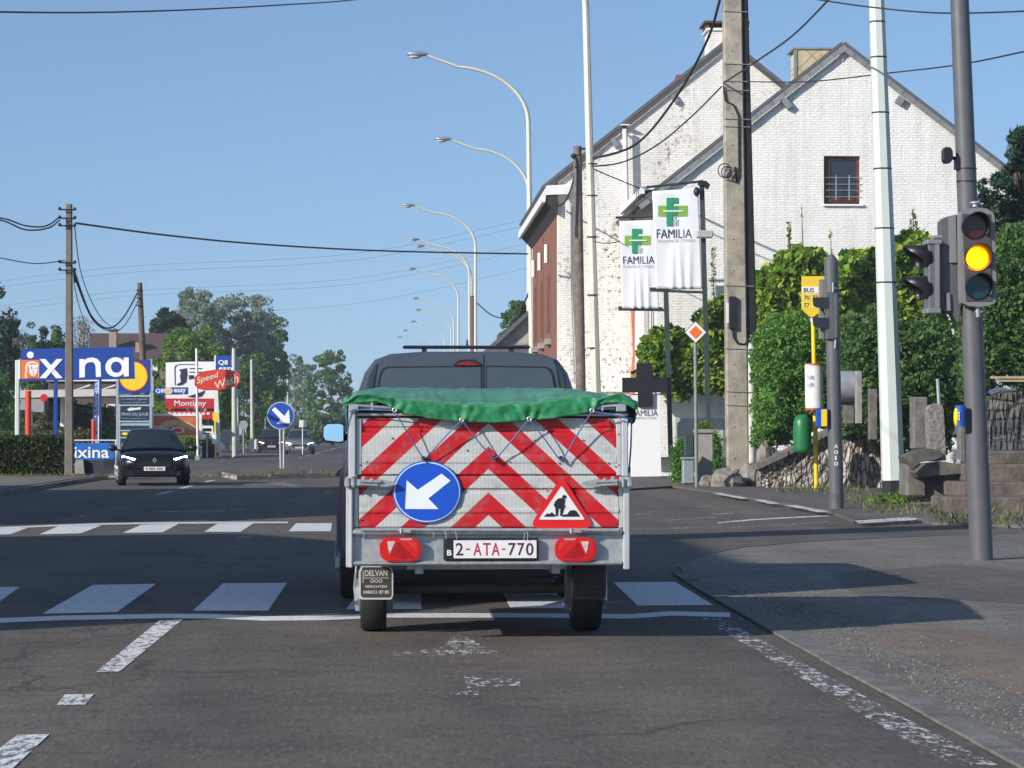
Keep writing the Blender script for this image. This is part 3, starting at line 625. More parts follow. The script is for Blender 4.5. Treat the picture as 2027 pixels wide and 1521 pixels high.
# --- curved street lamps (pole, arm, lantern)
def lamp_parts(t, x, Y, H, reach, mat, r0=.13, r1=.065, lean=0.0, n=8):
    mb = MB(); zs = H-2.6
    mb.tube([(x+lean, Y, 0), (x+lean*.5, Y, zs*.5), (x, Y, zs)], [r0, (r0+r1)/2, r1*1.15], n, smooth=False)
    pole = build('pole', mb, mat, t)
    mb = MB(); pts = [(x, Y, zs)]
    for k in range(1, 13):
        a = R(86)*k/12; pts.append((x-reach*.62*(1-math.cos(a))-.05*k*0, Y, zs+2.15*math.sin(a)))
    ex = pts[-1]; pts.append((x-reach+.75, Y, H+.0)); 
    mb.tube(pts, [r1*1.15]+[r1*(1.1-.45*i/13) for i in range(len(pts)-1)], 8); build('arm', mb, mat, t)
    mb = MB(); S = []
    lx = x-reach
    for u, wz, wy in ((.85, .05, .05), (.72, .10, .10), (.5, .14, .17), (.25, .13, .18), (.06, .07, .12), (0, .02, .03)):
        cz = H+.02
        S.append([(lx+u, Y+wy*math.cos(a), cz+wz*math.sin(a)*(.9 if math.sin(a) > 0 else .7)) for a in [2*math.pi*i/10 for i in range(10)]])
    mb.loft(S); ln = build('lantern', mb, M_lan, t)
    mb = MB(); mb.ball((lx+.33, Y, H-.08), (.24, .13, .07)); build('lens', mb, m_lens, ln)
M_lan = M('lantern_grey', (.30, .33, .38), .35, metal=.3, var=.08); m_lens = M('lantern_glass', (.45, .47, .48), .15)
LG = 'curved street lamps lining the right side of the road'
rows = [(74.5, 1160, 16, 4.6, 'nearest cream lamp post of the row, rising beside the wooden pole', 0),
        (102, 1046, None, 4.75, 'tall curved lamp with its arm highest in the picture, behind the brick house eaves', 110),
        (131.6, 1046, None, 4.7, 'second lamp arm below the tallest one, its pole hidden behind that lamp', 277),
        (170, 941, None, 4.75, 'curved lamp whose pole stands rightmost of the far cluster', 408),
        (199, 929, None, 4.6, 'curved lamp just left of the dark wooden pole beyond the van', 475),
        (206.6, 933, None, 4.5, 'slightly lower curved lamp tucked under the arm of its neighbour', 488),
        (235, 907, None, 4.6, 'curved lamp with its lantern just below the long cable', 533),
        (286, 898, None, 4.6, 'small curved lamp half way down the far row', 591),
        (313, 893, None, 4.4, 'small curved lamp arm ending right under the one above it', 614),
        (346, 880, None, 4.6, 'third from last small curved lamp over the van roof', 637),
        (376, 859, None, 4.6, 'second last small curved lamp over the van roof', 655),
        (420, 842, None, 4.6, 'last tiny curved lamp just over the van light bar', 668)]
for i, (Y, px, H, rc, lab, hy) in enumerate(rows):
    x = gx(px, Y); H = H or gz(hy, Y)
    t = thing('street_lamp', lab, 'street lamp', (x, Y, 0), LG)
    lean = {0: .35, 1: .2}.get(i, .03)
    lamp_parts(t, x, Y, H, rc, m_lampw, r0=.155 if i == 0 else .14, r1=.085 if i == 0 else .075, lean=lean)
    if i == 0:
        for zz in (gz(325, Y), gz(388, Y), gz(470, Y), gz(585, Y), gz(690, Y)):
            mb = MB(); mb.tube([(x+.18, Y, zz), (x+.18, Y, zz+.03)], .16, 8); build('strap', mb, m_black, t)
# large octagonal post on the corner
Yc = 53.0; t = thing('corner_post', 'large pale green octagonal post with black foot and thin straps', 'lamp post', (gx(1768, Yc), Yc, .05))
a, b = at(1733, -60, Yc), at(1768, 951, Yc); mb = MB()
mb.tube([(b.x, Yc, b.z), (a.x, Yc, a.z), (a.x-.05, Yc, a.z+7)], [.24, .155, .13], 8, smooth=False, rot=R(22.5)); pl = build('pole', mb, m_lampp, t)
mb = MB(); mb.tube([(b.x, Yc, .05), (b.x, Yc, b.z+.003)], [.235, .235], 8, smooth=False, rot=R(22.5)); build('foot', mb, M('black_foot', (.012, .012, .013), .8, var=.3), t)
for yy in (46, 116, 226, 337, 455, 562):
    u = (951-yy)/1011; r = .24*(1-u)+.155*u+.006; c = b.lerp(a, u); mb = MB(); mb.tube([(c.x, Yc, c.z), (c.x, Yc, c.z+.03)], r, 8, smooth=False, rot=R(22.5)); build('strap', mb, m_black, t)
mb = MB(); mb.ball((a.x-.05-1.0, Yc, a.z+7.1), (.5, .18, .14)); mb.tube([(a.x-.05, Yc, a.z+6.95), (a.x-.9, Yc, a.z+7.1)], .05); build('lantern', mb, M_lan, t)
# --- main traffic light
def visor(mb, c, r, L, d, up=1.15, m=0, n=16):
    """open hood round a lens; c centre, d direction it points, covers top and sides"""
    d = Vector(d).normalized(); side = d.cross(Vector((0, 0, 1))).normalized(); u = Vector((0, 0, 1)); vs = []
    for i in range(n+1):
        a = R(-40)+R(260)*i/n; k = .35+.65*max(0, math.sin(a))**.7 if math.sin(a) > 0 else .35
        q = side*math.cos(a)*r+u*math.sin(a)*r
        for rr, l in ((1, 0), (up, L*k), (up*.95, L*k), (.95, 0)): vs.append(Vector(c)+q*rr+d*l)
    mb.add(vs, [(i*4+j, i*4+(j+1) % 4, i*4+4+(j+1) % 4, i*4+4+j) for i in range(n) for j in range(4)], m, True)
Yt = 26.4
t = thing('traffic_light', 'grey traffic light pole with amber lamp lit, in the right foreground', 'traffic light', (gx(1943, Yt), Yt, 0))
a, b = at(1897, -60, Yt+.12), at(1943, 1112, Yt+.12)
mb = MB(); mb.tube([(b.x, b.y, 0), (a.x, a.y, a.z), (a.x-.08, a.y, a.z+2)], [.118, .093, .085], 24); build('pole', mb, m_gsteel, t)
for yy in (337, 362): c = b.lerp(a, (1112-yy)/1172); mb = MB(); mb.tube([(c.x, c.y, c.z), (c.x, c.y, c.z+.012)], .108, 20); build('strap', mb, m_black, t)
Yh = Yt-.16
hx = [at(1900, 430, Yh), at(1967, 600, Yh)]
mb = MB(); fr = [(1901, 428), (1903, 419), (1918, 413), (1936, 411), (1953, 413), (1966, 421), (1969, 432), (1973, 592), (1969, 601), (1955, 606), (1938, 608), (1918, 606), (1905, 600), (1903, 590)]
mb.poly(fr, Yh, .16); hd = build('signal_head', mb, m_gsteel2, t)
mb = MB(); mb.poly([(1905, 424), (1960, 424), (1963, 596), (1912, 596)], Yh-.012, .011); build('front_panel', mb, M('signal_panel', (.07, .06, .062), .6), hd)
for cy, nm, mt in ((449, 'red_lens', M('red_lens_unlit', (.06, .006, .010), .2, spec=.6)), (511, 'amber_lens', emit('amber_light', (1.0, .60, .0), 1.4)), (569, 'green_lens', M('green_lens_unlit', (.006, .03, .05), .2, spec=.6))):
    cx = {449: 1929, 511: 1934, 569: 1936}[cy]; c = at(cx, cy, Yh-.03)
    mb = MB(); mb.ext([at(x, y, Yh-.03) for x, y in circ(cx, cy, 22 if cy == 511 else 23, n=32)], (0, .017, 0)); ln_ = build(nm, mb, mt, hd)
    if cy == 511: mb = MB(); mb.ext([at(x, y, Yh-.026) for x, y in circ(cx, cy, 26, n=32)], (0, .010, 0)); build('glow_ring', mb, emit('amber_rim', (1.0, .26, .0), .55), ln_)
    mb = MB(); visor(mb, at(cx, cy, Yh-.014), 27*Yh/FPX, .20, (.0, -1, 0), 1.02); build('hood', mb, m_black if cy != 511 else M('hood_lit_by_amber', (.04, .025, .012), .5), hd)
mb = MB(); mb.tube([at(1935, 608, Yh+.05), at(1936, 628, Yh+.05)], .022, 10); mb.tube([at(1929, 618, Yh+.05), at(1944, 618, Yh+.05)], .012, 6); mb.tube([at(1930, 410, Yh+.06), at(1931, 400, Yh+.06)], .03, 10); mb.ball(at(1931, 402, Yh+.06), (.06, .05, .02)); build('bracket', mb, M('galvanised_bracket', (.4, .41, .42), .4, metal=.4), hd)
# rear heads behind
mb = MB(); mb.poly([(1864, 438), (1872, 430), (1902, 424), (1904, 590), (1896, 640), (1880, 610), (1868, 606)], Yt+.06, .22); rh = build('rear_signal_head', mb, m_gsteel, t)
mb = MB(); mb.poly([(1878, 428), (1892, 425), (1894, 520), (1880, 520)], Yt+.03, .03); build('cover', mb, m_gsteel2, rh)
mb = MB(); mb.poly([(1872, 580), (1880, 580), (1882, 615), (1874, 615)], Yt+.03, .03); build('cover', mb, m_gsteel2, rh)
# pedestrian head facing left
sd_ = MB(); sd_.pbox(1838, 478, 1862, 620, Yt-.02, .26, 0, .012); ph = build('side_signal_head', sd_, M('signal_housing_dark', (.12, .12, .13), .5), t)
mb = MB(); mb.pbox(1836, 474, 1866, 484, Yt-.04, .3, 0, .01); mb.pbox(1836, 610, 1864, 621, Yt-.04, .3, 0, .01); mb.pbox(1851, 484, 1860, 610, Yt-.035, .012); build('housing_frame', mb, m_gsteel2, ph)
for cy in (512, 574):
    c = at(1838, cy, Yt+.11); mb = MB(); visor(mb, c, .145, .27, (-1, -.08, -.10), 1.0); build('hood', mb, m_black, ph)
    mb = MB(); mb.tube([(c.x-.012, c.y, c.z), (c.x+.01, c.y, c.z)], .12, 20); build('lens', mb, m_glass, ph)
mb = MB(); mb.tube([at(1842, 474, Yt+.1), at(1850, 470, Yt+.1), at(1905, 470, Yt+.1)], .022, 8); build('arm', mb, m_gsteel2, t)
# push button, sensor
mb = MB(); mb.tube([at(1901, 803, Yt), at(1901, 845, Yt)], .055, 16); bt = build('push_button_box', mb, m_blue, t)
mb = MB(); mb.ball(at(1893, 826, Yt-.01), (.028, .05, .10)); build('push_button', mb, m_yel, bt)
mb = MB(); 
for k in range(3): mb.tube([at(1899, 816+k*6, Yt-.06), at(1899, 820+k*6, Yt-.06)], .007, 5)
build('hand_symbol', mb, m_white, bt)
mb = MB(); mb.poly([(1869, 296), (1872, 291), (1882, 292), (1886, 299), (1887, 315), (1882, 322), (1873, 322), (1869, 316)], Yt, .14); sn = build('sensor', mb, m_black, t)
mb = MB(); mb.tube([at(1884, 312, Yt+.07), at(1894, 316, Yt+.09), at(1903, 330, Yt+.1)], .02, 8); mb.pbox(1892, 310, 1900, 335, Yt+.04, .1); build('sensor_bracket', mb, m_black, sn)
# --- small pedestrian signal with A010
Yp = 43.5; t = thing('pedestrian_signal', 'shorter grey signal post marked A010 with hoods facing left', 'traffic light', (gx(1655, Yp), Yp, .05))
a, b = at(1645, 520, Yp), at(1656, 1010, Yp); mb = MB(); mb.tube([(b.x, Yp, .05), a], [.12, .118], 24)
mb.tube([a, (a.x, Yp, a.z+.07), (a.x, Yp, a.z+.13)], [.118, .09, .045], 24); build('pole', mb, m_gsteel, t)
mb = MB(); mb.pbox(1636, 578, 1652, 672, Yp-.16, .16, 0, .01); mb.pbox(1652, 580, 1659, 670, Yp-.19, .12, 0, .01); hd = build('signal_head', mb, m_gsteel, t)
for cy in (603, 643):
    mb = MB(); mb.ext([at(x, y, Yp-.17) for x, y in ((1611, cy-14), (1640, cy-14), (1640, cy+8), (1618, cy+5), (1613, cy+1))], (0, .17, 0)); build('hood', mb, M('hood_navy', (.02, .022, .035), .5), hd)
mb = MB(); mb.pbox(1622, 553, 1632, 672, Yp+.1, .09, 0, .01); build('rear_signal_head', mb, m_gsteel2, t)
mb = MB(); mb.tube([at(1649, 560, Yp-.13), at(1649, 578, Yp-.13)], .018, 6); mb.tube([at(1654, 672, Yp-.13), at(1653, 690, Yp-.13)], .018, 6); mb.tube([at(1644, 571, Yp-.13), at(1656, 571, Yp-.13)], .012, 6); build('bracket', mb, m_galv, t)
mb = MB(); mb.pbox(1616, 809, 1640, 846, Yp-.14, .1, 0, .01); bb = build('push_button_box', mb, m_blue, t)
mb = MB(); mb.pbox(1626, 811, 1637, 844, Yp-.152, .011); build('yellow_plate', mb, m_yel, bb)
for i, ch in enumerate('A010'): text('lettering', ch, (1651+(2 if ch == '1' else 0), 880+i*11.5, 1659-(3 if ch == '1' else 0), 888+i*11.5), Yp-.127, m_white, t, .01)
# --- bus stop
Yb = 59.0; t = thing('bus_stop_sign', 'yellow bus stop sign pole showing BUS 70 and 77', 'bus stop', (gx(1614, Yb), Yb, .05))
mb = MB(); mb.tube([at(1616, 970, Yb+.08), at(1613, 800, Yb+.08), at(1609, 600, Yb+.08), at(1608, 555, Yb+.08)], .05, 14); build('pole', mb, m_yel, t)
mb = MB(); mb.tube([at(1609, 628, Yb+.08), at(1609, 638, Yb+.08)], .053, 14); build('white_band', mb, m_white, t)
mb = MB(); mb.poly([(1587, 547), (1632, 547), (1632, 612), (1609, 628), (1603, 628), (1587, 613)], Yb, .04); sg = build('sign_panel', mb, m_yel, t)
mb = MB(); mb.poly([(1588, 568), (1630, 568), (1630, 580.5), (1588, 580.5)], Yb-.006, .005)
build('white_strip', mb, m_white, sg)
mb = MB()
for q in ((1589, 583), (1606, 583), (1589, 598), (1606, 598)): mb.poly([(q[0], q[1]), (q[0]+15, q[1]), (q[0]+15, q[1]+13), (q[0], q[1]+13)], Yb-.006, .005)
build('route_boxes', mb, M('route_yellow', (.88, .70, .12), .4), sg)
tm = M('sign_print', (.03, .03, .05), .5)
text('lettering', 'BUS', (1591, 570, 1611, 579), Yb-.012, tm, sg, .012); text('lettering', '70', (1591, 585, 1602, 594), Yb-.012, tm, sg, .012); text('lettering', '77', (1607.5, 585, 1619, 594), Yb-.012, tm, sg, .012); text('lettering', '77', (1591, 600, 1602, 609), Yb-.012, tm, sg, .012)
text('lettering', 'CROISE', (1592, 554, 1614, 559), Yb-.006, M('pale_yellow_print', (.9, .75, .3)), sg, .01)
mb = MB(); mb.tube([at(1612, 812, Yb-.12), at(1611, 722, Yb-.12)], .205, 24); tt = build('timetable_drum', mb, M('timetable_case', (.74, .73, .71), .3, var=.08, grime=.2, gcol=(.5, .48, .45)), t)
for yy in (810, 722): mb = MB(); mb.tube([at(1612, yy+2, Yb-.12), at(1612, yy-2, Yb-.12)], .213, 24); build('red_rim', mb, M('faded_red', (.45, .08, .05), .5), tt)
mb = MB(); rng = random.Random(4)
for k in range(9):
    for j in range(2): mb.pbox(1598+k*2.6, 742+j*14+rng.random()*3, 1599.3+k*2.6, 750+j*14+rng.random()*4, Yb-.327+abs(k-4)*.004, .002)
build('timetable_print', mb, M('faint_print', (.35, .36, .45)), tt)
mb = MB(); c = at(1588, 896, Yb-.2); ct = at(1587, 840, Yb-.2)
prof = [(0, .14), (.02, .20), (.1, .205), (.55, .205), (.68, .20), (.78, .165), (.84, .10), (.86, .02)]
mb.tube([(c.x, c.y, c.z+h) for h, r in prof], [r for h, r in prof], 24); bn = solo('litter_bin', mb, M('green_bin', (.01, .16, .05), .4, var=.1), 'domed green litter bin hanging on the yellow bus stop pole', 'bin', tuple(c))
mb = MB(); mb.box(c.x+.18, gx(1614, Yb), Yb-.05, Yb+.05, c.z+.3, c.z+.36); build('bracket', mb, m_galv, bn)
# cylinder mailbox behind
Ym = 57; t = thing('metal_drum', 'dull grey metal drum box behind the signal post', 'box', tuple(at(1690, 832, Ym)))
mb = MB(); mb.tube([at(1658, 765, Ym), at(1697, 765, Ym)], .34, 20); build('drum', mb, M('dull_drum', (.30, .32, .34), .5, metal=.2, var=.15), t)
mb = MB(); mb.pbox(1672, 795, 1690, 838, Ym, .2); build('stand', mb, m_concd, t)
# --- priority diamond
Yd = 60.5; t = thing('priority_sign', 'orange and white diamond sign on a grey green pole', 'road sign', (gx(1378, Yd), Yd, .05))
mb = MB(); mb.tube([at(1379, 970, Yd+.05), at(1376, 642, Yd+.05)], .042, 14); build('pole', mb, M('green_grey_pole', (.20, .24, .20), .6, var=.15), t)
dia = lambda r: [(1377, 658-r), (1377+r, 658), (1377, 658+r), (1377-r, 658)]
mb = MB(); mb.poly(dia(22.5), Yd, .03); mb.pbox(1369, 635.5, 1385, 638.5, Yd+.03, .05); sg = build('sign_back', mb, M('sign_edge_dark', (.05, .05, .05)), t)
mb = MB(); mb.poly(dia(20.8), Yd-.006, .005); build('white_border', mb, m_white, sg)
mb = MB(); mb.poly(dia(13.2), Yd-.013, .006); build('orange_centre', mb, m_org, sg)
# --- pharmacy banners on frames
m_post = M('dark_green_post', (.035, .055, .055), .5, var=.15); m_bgreen = M('logo_green', (.02, .28, .14), .5, var=.03); m_lime = M('logo_lime', (.22, .42, .05), .5, var=.03); m_navy = M('banner_print', (.02, .03, .09), .5)
m_ban = M('banner_cloth', (.78, .79, .81), .55, var=.03)
def banner(lab, Y, post, arms, rect, logo, word, sub, folds):
    t = thing('banner_frame', lab, 'banner', (gx(post[2], Y), Y, 0), 'pharmacy banners')
    mb = MB(); mb.tube([at(post[2], post[3], Y+.06), at(post[0], post[1], Y+.06)], .09, 4, smooth=False, rot=R(45)); build('post', mb, m_post, t)
    for q in arms:
        mb = MB(); mb.tube([at(q[0], q[1], Y+.03), at(q[2], q[3], Y+.03)], .035, 8); build('arm', mb, m_post, t)
    tl, tr, br, bl = rect; rows = []; n = 30
    for j in range(n+1):
        v = j/n; rw = []
        for i in range(n+1):
            u = i/n; px = (tl[0]*(1-u)+tr[0]*u)*(1-v)+(bl[0]*(1-u)+br[0]*u)*v; py = (tl[1]*(1-u)+tr[1]*u)*(1-v)+(bl[1]*(1-u)+br[1]*u)*v
            w_ = max(0, v-.5)*2; s_ = sum(math.exp(-((u-c_-(1-v)*d_)/.05)**2) for c_, d_ in folds)
            p = at(px, py, Y-.01-.045*w_*s_-.006*math.sin(u*9+v*4)); rw.append(p)
        rows.append(rw)
    mb = MB(); mb.grid(rows); o = build('cloth', mb, m_ban, t, fix=False)
    s = o.modifiers.new('thickness', 'SOLIDIFY'); s.thickness = .006
    x, y, k = logo; Yl = Y-.03   # green cross-like F mark
    mb = MB(); mb.poly([(x-15*k, y-6*k), (x+15*k, y-6*k), (x+15*k, y+5*k), (x-15*k, y+5*k)], Yl, .008); lg = build('logo_bar', mb, m_lime, t)
    mb = MB(); mb.poly([(x-10*k, y-1.2*k), (x+10.5*k, y-1.2*k), (x+10.5*k, y+.2*k), (x-10*k, y+.2*k)], Yl-.022, .004); build('logo_slit', mb, m_white, lg)
    mb = MB(); mb.poly([(x-6.5*k, y-14*k), (x+5*k, y-14*k), (x+5*k, y-8.5*k), (x-.5*k, y-8.5*k), (x-.5*k, y-5*k), (x+4.5*k, y-5*k), (x+4.5*k, y+4*k), (x-.5*k, y+4*k), (x-.5*k, y+14.5*k), (x-6.5*k, y+14.5*k)], Yl-.012, .01); build('logo_letter', mb, m_bgreen, t)
    mb = MB(); mb.poly([(x+.5*k, y+9*k), (x+2*k, y+7*k), (x+3.5*k, y+9*k), (x+3.5*k, y+14.5*k), (x+.5*k, y+14.5*k)], Yl, .006); mb.ext([at(a_, b_, Yl) for a_, b_ in circ(x+2*k, y+5.5*k, 1.6*k, n=10)], (0, .006, 0))
    mb.poly([(x+4.2*k, y+8*k), (x+5.6*k, y+8*k), (x+5.6*k, y+14.5*k), (x+4.2*k, y+14.5*k)], Yl, .006); build('logo_figures', mb, M('logo_grey', (.45, .47, .48)), t)
    text('lettering', 'FAMILIA', word, Yl, m_navy, t, -.005); text('lettering', 'PHARMACIE CONSEIL', sub, Yl, M('thin_print', (.30, .33, .38)), t, -.01)
banner('nearer and higher white FAMILIA banner on a dark green post', 71.8, (1389, 362, 1404, 900), ((1279, 371, 1392, 359), (1287, 575, 1392, 579), (1286, 572, 1388, 570)),
       ((1291, 379), (1382, 373), (1390, 572), (1299, 572)), (1332, 419, 1.95), ((1300, 454), (1369, 454), (1369, 471), (1300, 472)), ((1302, 475), (1377, 473), (1377, 479), (1302, 481)), ((.35, .1), (.55, -.05), (.72, .12)))
banner('farther and lower white FAMILIA banner beside the peeling gable', 72.8, (1318, 572, 1328, 910), ((1219, 431, 1292, 429), (1224, 613, 1316, 614), (1224, 609, 1312, 611)),
       ((1226, 438), (1294, 436), (1305, 611), (1232, 611)), (1262, 477, 1.7), ((1233, 508), (1295, 507), (1295, 522), (1234, 523)), ((1234, 526), (1295, 525), (1295, 530), (1234, 531)), ((.3, .12), (.5, 0), (.7, .1)))
mb = MB(); mb.poly([(1383, 357), (1398, 358), (1406, 366), (1402, 375), (1392, 366), (1383, 366)], 71.7, .25); mb.ball(at(1379, 380, 71.7), (.09, .12, .13)); 
solo('floodlight_fitting', mb, m_black, 'black lamp fittings on top of the nearer banner post', 'lamp', tuple(at(1390, 360, 71.7)))
mb = MB(); mb.pbox(1379, 456, 1412, 471, 71.4, .3, 0, .03); solo('grey_wall_lamp', mb, M('lamp_box_grey', (.4, .42, .42), .5), 'small grey lamp box fixed across the nearer banner post', 'lamp', tuple(at(1395, 463, 71.4)))
# --- pharmacy cross totem
Yf = 72.3; t = thing('pharmacy_totem', 'white upright FAMILIA board topped by a black cross', 'sign', (gx(1280, Yf), Yf, .05))
mb = MB(); mb.poly([(1250, 780), (1306, 780), (1309, 943), (1250, 944)], Yf, .25); build('board', mb, m_white, t)
mb = MB(); mb.poly([(1260, 719), (1292, 719), (1292, 748), (1321, 748), (1321, 777), (1292, 777), (1292, 806), (1263, 806), (1263, 777), (1232, 777), (1232, 748), (1260, 748)], Yf-.1, .09); build('cross', mb, m_black, t)
text('lettering', 'FAMILIA', (1252, 812, 1302, 824), Yf-.01, m_navy, t, -.005); text('lettering', 'PHARMACIE CONSEIL', (1254, 826, 1300, 830), Yf-.01, M('thin_print', (.30, .33, .38)), t)
# --- planters, boxes near the diamond sign
mb = MB(); mb.pbox(1380, 852, 1412, 970, 66, .5, 0, .02); mb.pbox(1378, 850, 1414, 857, 65.95, .6); solo('stone_pillar', mb, m_conc, 'grey square pillar with flat cap behind the diamond sign', 'pillar', (gx(1395, 66), 66, 0))
mb = MB(); mb.pbox(1352, 908, 1374, 965, 64, .35, 0, .02); mb.pbox(1350, 905, 1376, 909, 63.95, .45); solo('utility_box', mb, m_galv, 'small grey metal utility box left of the diamond sign pole', 'box', (gx(1362, 64), 64, 0))
mb = MB(); mb.pbox(1355, 862, 1374, 905, 64.6, .3, 0, .03); solo('dark_case', mb, m_post, 'dark green case standing on the small utility box', 'case', tuple(at(1364, 905, 64.6)))
mb = MB(); mb.pbox(1337, 828, 1440, 905, 73.6, .3); 
for k in range(2): mb.pbox(1343+k*47, 834, 1385+k*47, 898, 73.57, .028)
solo('meter_cabinet', mb, M('pale_green_cabinet', (.42, .45, .40), .6, var=.1, grime=.2), 'pale wide cabinet against the white wall under the climber', 'cabinet', (gx(1390, 73.6), 73.6, 0))
# --- big concrete utility pole
Yu = 66.0; t = thing('utility_pole', 'thick weathered concrete utility pole with black cables down its side', 'utility pole', (gx(1463, Yu), Yu, .05))
def taper4(x0a, x1a, ya, x0b, x1b, yb, Y, dep, mat, nm, bev=.03):
    mb = MB(); S = []
    for (x0, x1, y, dd) in ((x0b, x1b, yb, dep), (x0a, x1a, ya, dep*.75)):
        a = at(x0, y, Y); c = at(x1, y, Y); z = a.z; e = bev
        S.append([(a.x+e, Y, z), (c.x-e, Y, z), (c.x, Y+e, z), (c.x, Y+dd-e, z), (c.x-e, Y+dd, z), (a.x+e, Y+dd, z), (a.x, Y+dd-e, z), (a.x, Y+e, z)])
    mb.loft(S, smooth=False); return build(nm, mb, mat, t)
taper4(1432, 1468, -80, 1440, 1483, 930, Yu, .45, m_pole, 'pole')
taper4(1463, 1479, -80, 1471, 1499, 678, Yu+.08, .35, M('cable_bundle_black', (.010, .009, .010), .8, var=.4, scale=8, bump=.8, bscale=12), 'cable_guard')
mb = MB(); mb.tube([at(1487, 678, Yu+.1), at(1487, 925, Yu+.1)], .11, 14); build('cable_duct', mb, M('pale_duct', (.60, .59, .55), .5, var=.12, grime=.35, gcol=(.25, .24, .2)), t)
mb = MB(); mb.pbox(1443, 587, 1458, 652, Yu-.12, .118, 0, .02); bx = build('junction_box', mb, m_black, t)
mb = MB(); mb.pbox(1438, 600, 1444, 640, Yu-.06, .058); build('box_label', mb, m_whitep, bx)
mb = MB(); mb.tube([at(1450, 652, Yu-.06), at(1452, 668, Yu-.05), at(1460, 680, Yu-.03), at(1474, 682, Yu-.02), at(1482, 672, Yu)], .022, 8); build('loose_cable', mb, m_cable, t)
mb = MB(); mb.tube([at(1432, 170, Yu-.04), at(1436, 200, Yu-.05), at(1452, 208, Yu-.04), at(1462, 230, Yu-.04), at(1463, 350, Yu-.03), at(1458, 362, Yu-.04), at(1455, 330, Yu-.04)], .022, 8); build('loose_cable', mb, m_cable, t)
mb = MB()
for k in range(3):
    cx_, cy_, rr_ = 1434+k*4, 338+k*3, 14-k*3
    mb.tube([at(cx_+rr_*.9*math.cos(a), cy_+rr_*math.sin(a), Yu-.1-.03*k) for a in [2*math.pi*i/14 for i in range(15)]], .014, 6)
build('cable_coil', mb, m_cable, t)
for yy in (22, 126, 160, 178, 235, 250, 565, 690, 775, 802):
    u = (930-yy)/1010; xl_ = 1440+(1432-1440)*u; xr_ = (1500 if yy < 690 else 1496)+(1477-1500)*u; mb = MB(); mb.tube([at(xl_-1, yy, Yu-.02), at(xr_+1, yy+2, Yu-.02)], .012, 5); build('strap', mb, m_galv, t)
mb = MB()
for yy in range(40, 920, 62): mb.ball(at(1449+(yy/930)*6, yy, Yu-.0), .018, n=6, k=4)
build('bolt_holes', mb, m_black, t)
# wooden pole next to the near lamp
Yw = 74.8; t = thing('wooden_pole', 'dark wooden pole strapped behind the nearest cream lamp post', 'utility pole', (gx(1152, Yw), Yw, 0))
mb = MB(); mb.tube([at(1152, 930, Yw), at(1143, 290, Yw)], [.15, .12], 12); build('pole', mb, M('old_wood_grey', (.16, .13, .11), .85, var=.35, scale=5, bump=.5), t)
mb = MB(); mb.tube([at(1134, 309, Yw-.1), at(1146, 307, Yw-.1)], .03, 6); mb.tube([at(1146, 294, Yw-.1), at(1166, 296, Yw-.1)], .03, 6); mb.ball(at(1135, 309, Yw-.1), .08, n=8, k=5); mb.tube([at(1140, 312, Yw-.15), at(1142, 345, Yw-.16), at(1141, 400, Yw-.16), at(1139, 470, Yw-.15)], .02, 6); build('cable_bracket', mb, m_black, t)
# dark pole beyond van
t = thing('dark_pole', 'dark short wooden pole among the far lamp posts', 'utility pole', (gx(936, 185), 185, 0)); mb = MB(); mb.tube([(gx(936, 185), 185, 0), at(936, 586, 185)], .16, 8); build('pole', mb, m_wood, t)
# --- stone walls, rocks, steps
def stonemat(name, cols, sc=(1, 1, .35), s=5, mort=(.06, .055, .05)):
    m, nt, bs = newmat(name); tc = nt.nodes.new('ShaderNodeTexCoord'); mp = nt.nodes.new('ShaderNodeMapping'); mp.inputs['Scale'].default_value = sc; mp.inputs['Rotation'].default_value = (0, R(18), 0)
    nt.links.new(tc.outputs['Object'], mp.inputs[0]); v = nt.nodes.new('ShaderNodeTexVoronoi'); v.inputs['Scale'].default_value = s; nt.links.new(mp.outputs[0], v.inputs['Vector'])
    e = nt.nodes.new('ShaderNodeTexVoronoi'); e.feature = 'DISTANCE_TO_EDGE'; e.inputs['Scale'].default_value = s; nt.links.new(mp.outputs[0], e.inputs['Vector'])
    sp = nt.nodes.new('ShaderNodeSeparateXYZ'); nt.links.new(v.outputs['Color'], sp.inputs[0]); c = ramp(nt, sp.outputs[0], [(i/(len(cols)-1), q) for i, q in enumerate(cols)])
    c = mix(nt, .5, c, ramp(nt, noise(nt, 9, 5).outputs[0], [(.3, (.5, .5, .5)), (.7, (1, 1, 1))]), 'MULTIPLY')
    c = mix(nt, ramp(nt, e.outputs[0], [(.02, (1, 1, 1)), (.09, (0, 0, 0))]), c, mort); nt.links.new(c, bs.inputs['Base Color']); bs.inputs['Roughness'].default_value = .9
    bumpn(nt, bs, math_(nt, 'ADD', ramp(nt, e.outputs[0], [(0, (0, 0, 0)), (.16, (1, 1, 1))]), math_(nt, 'MULTIPLY', noise(nt, 12, 4).outputs[0], .8)), .9, .05); return m
m_slant = stonemat('slanted_rubble', [(.26, .23, .195), (.38, .34, .29), (.50, .46, .40), (.62, .58, .52)], (1.5, 1.5, .30), 6.5)
m_rub = stonemat('dry_stone', [(.09, .085, .07), (.16, .15, .125), (.24, .22, .19)], (.5, .5, 1.3), 3.2)
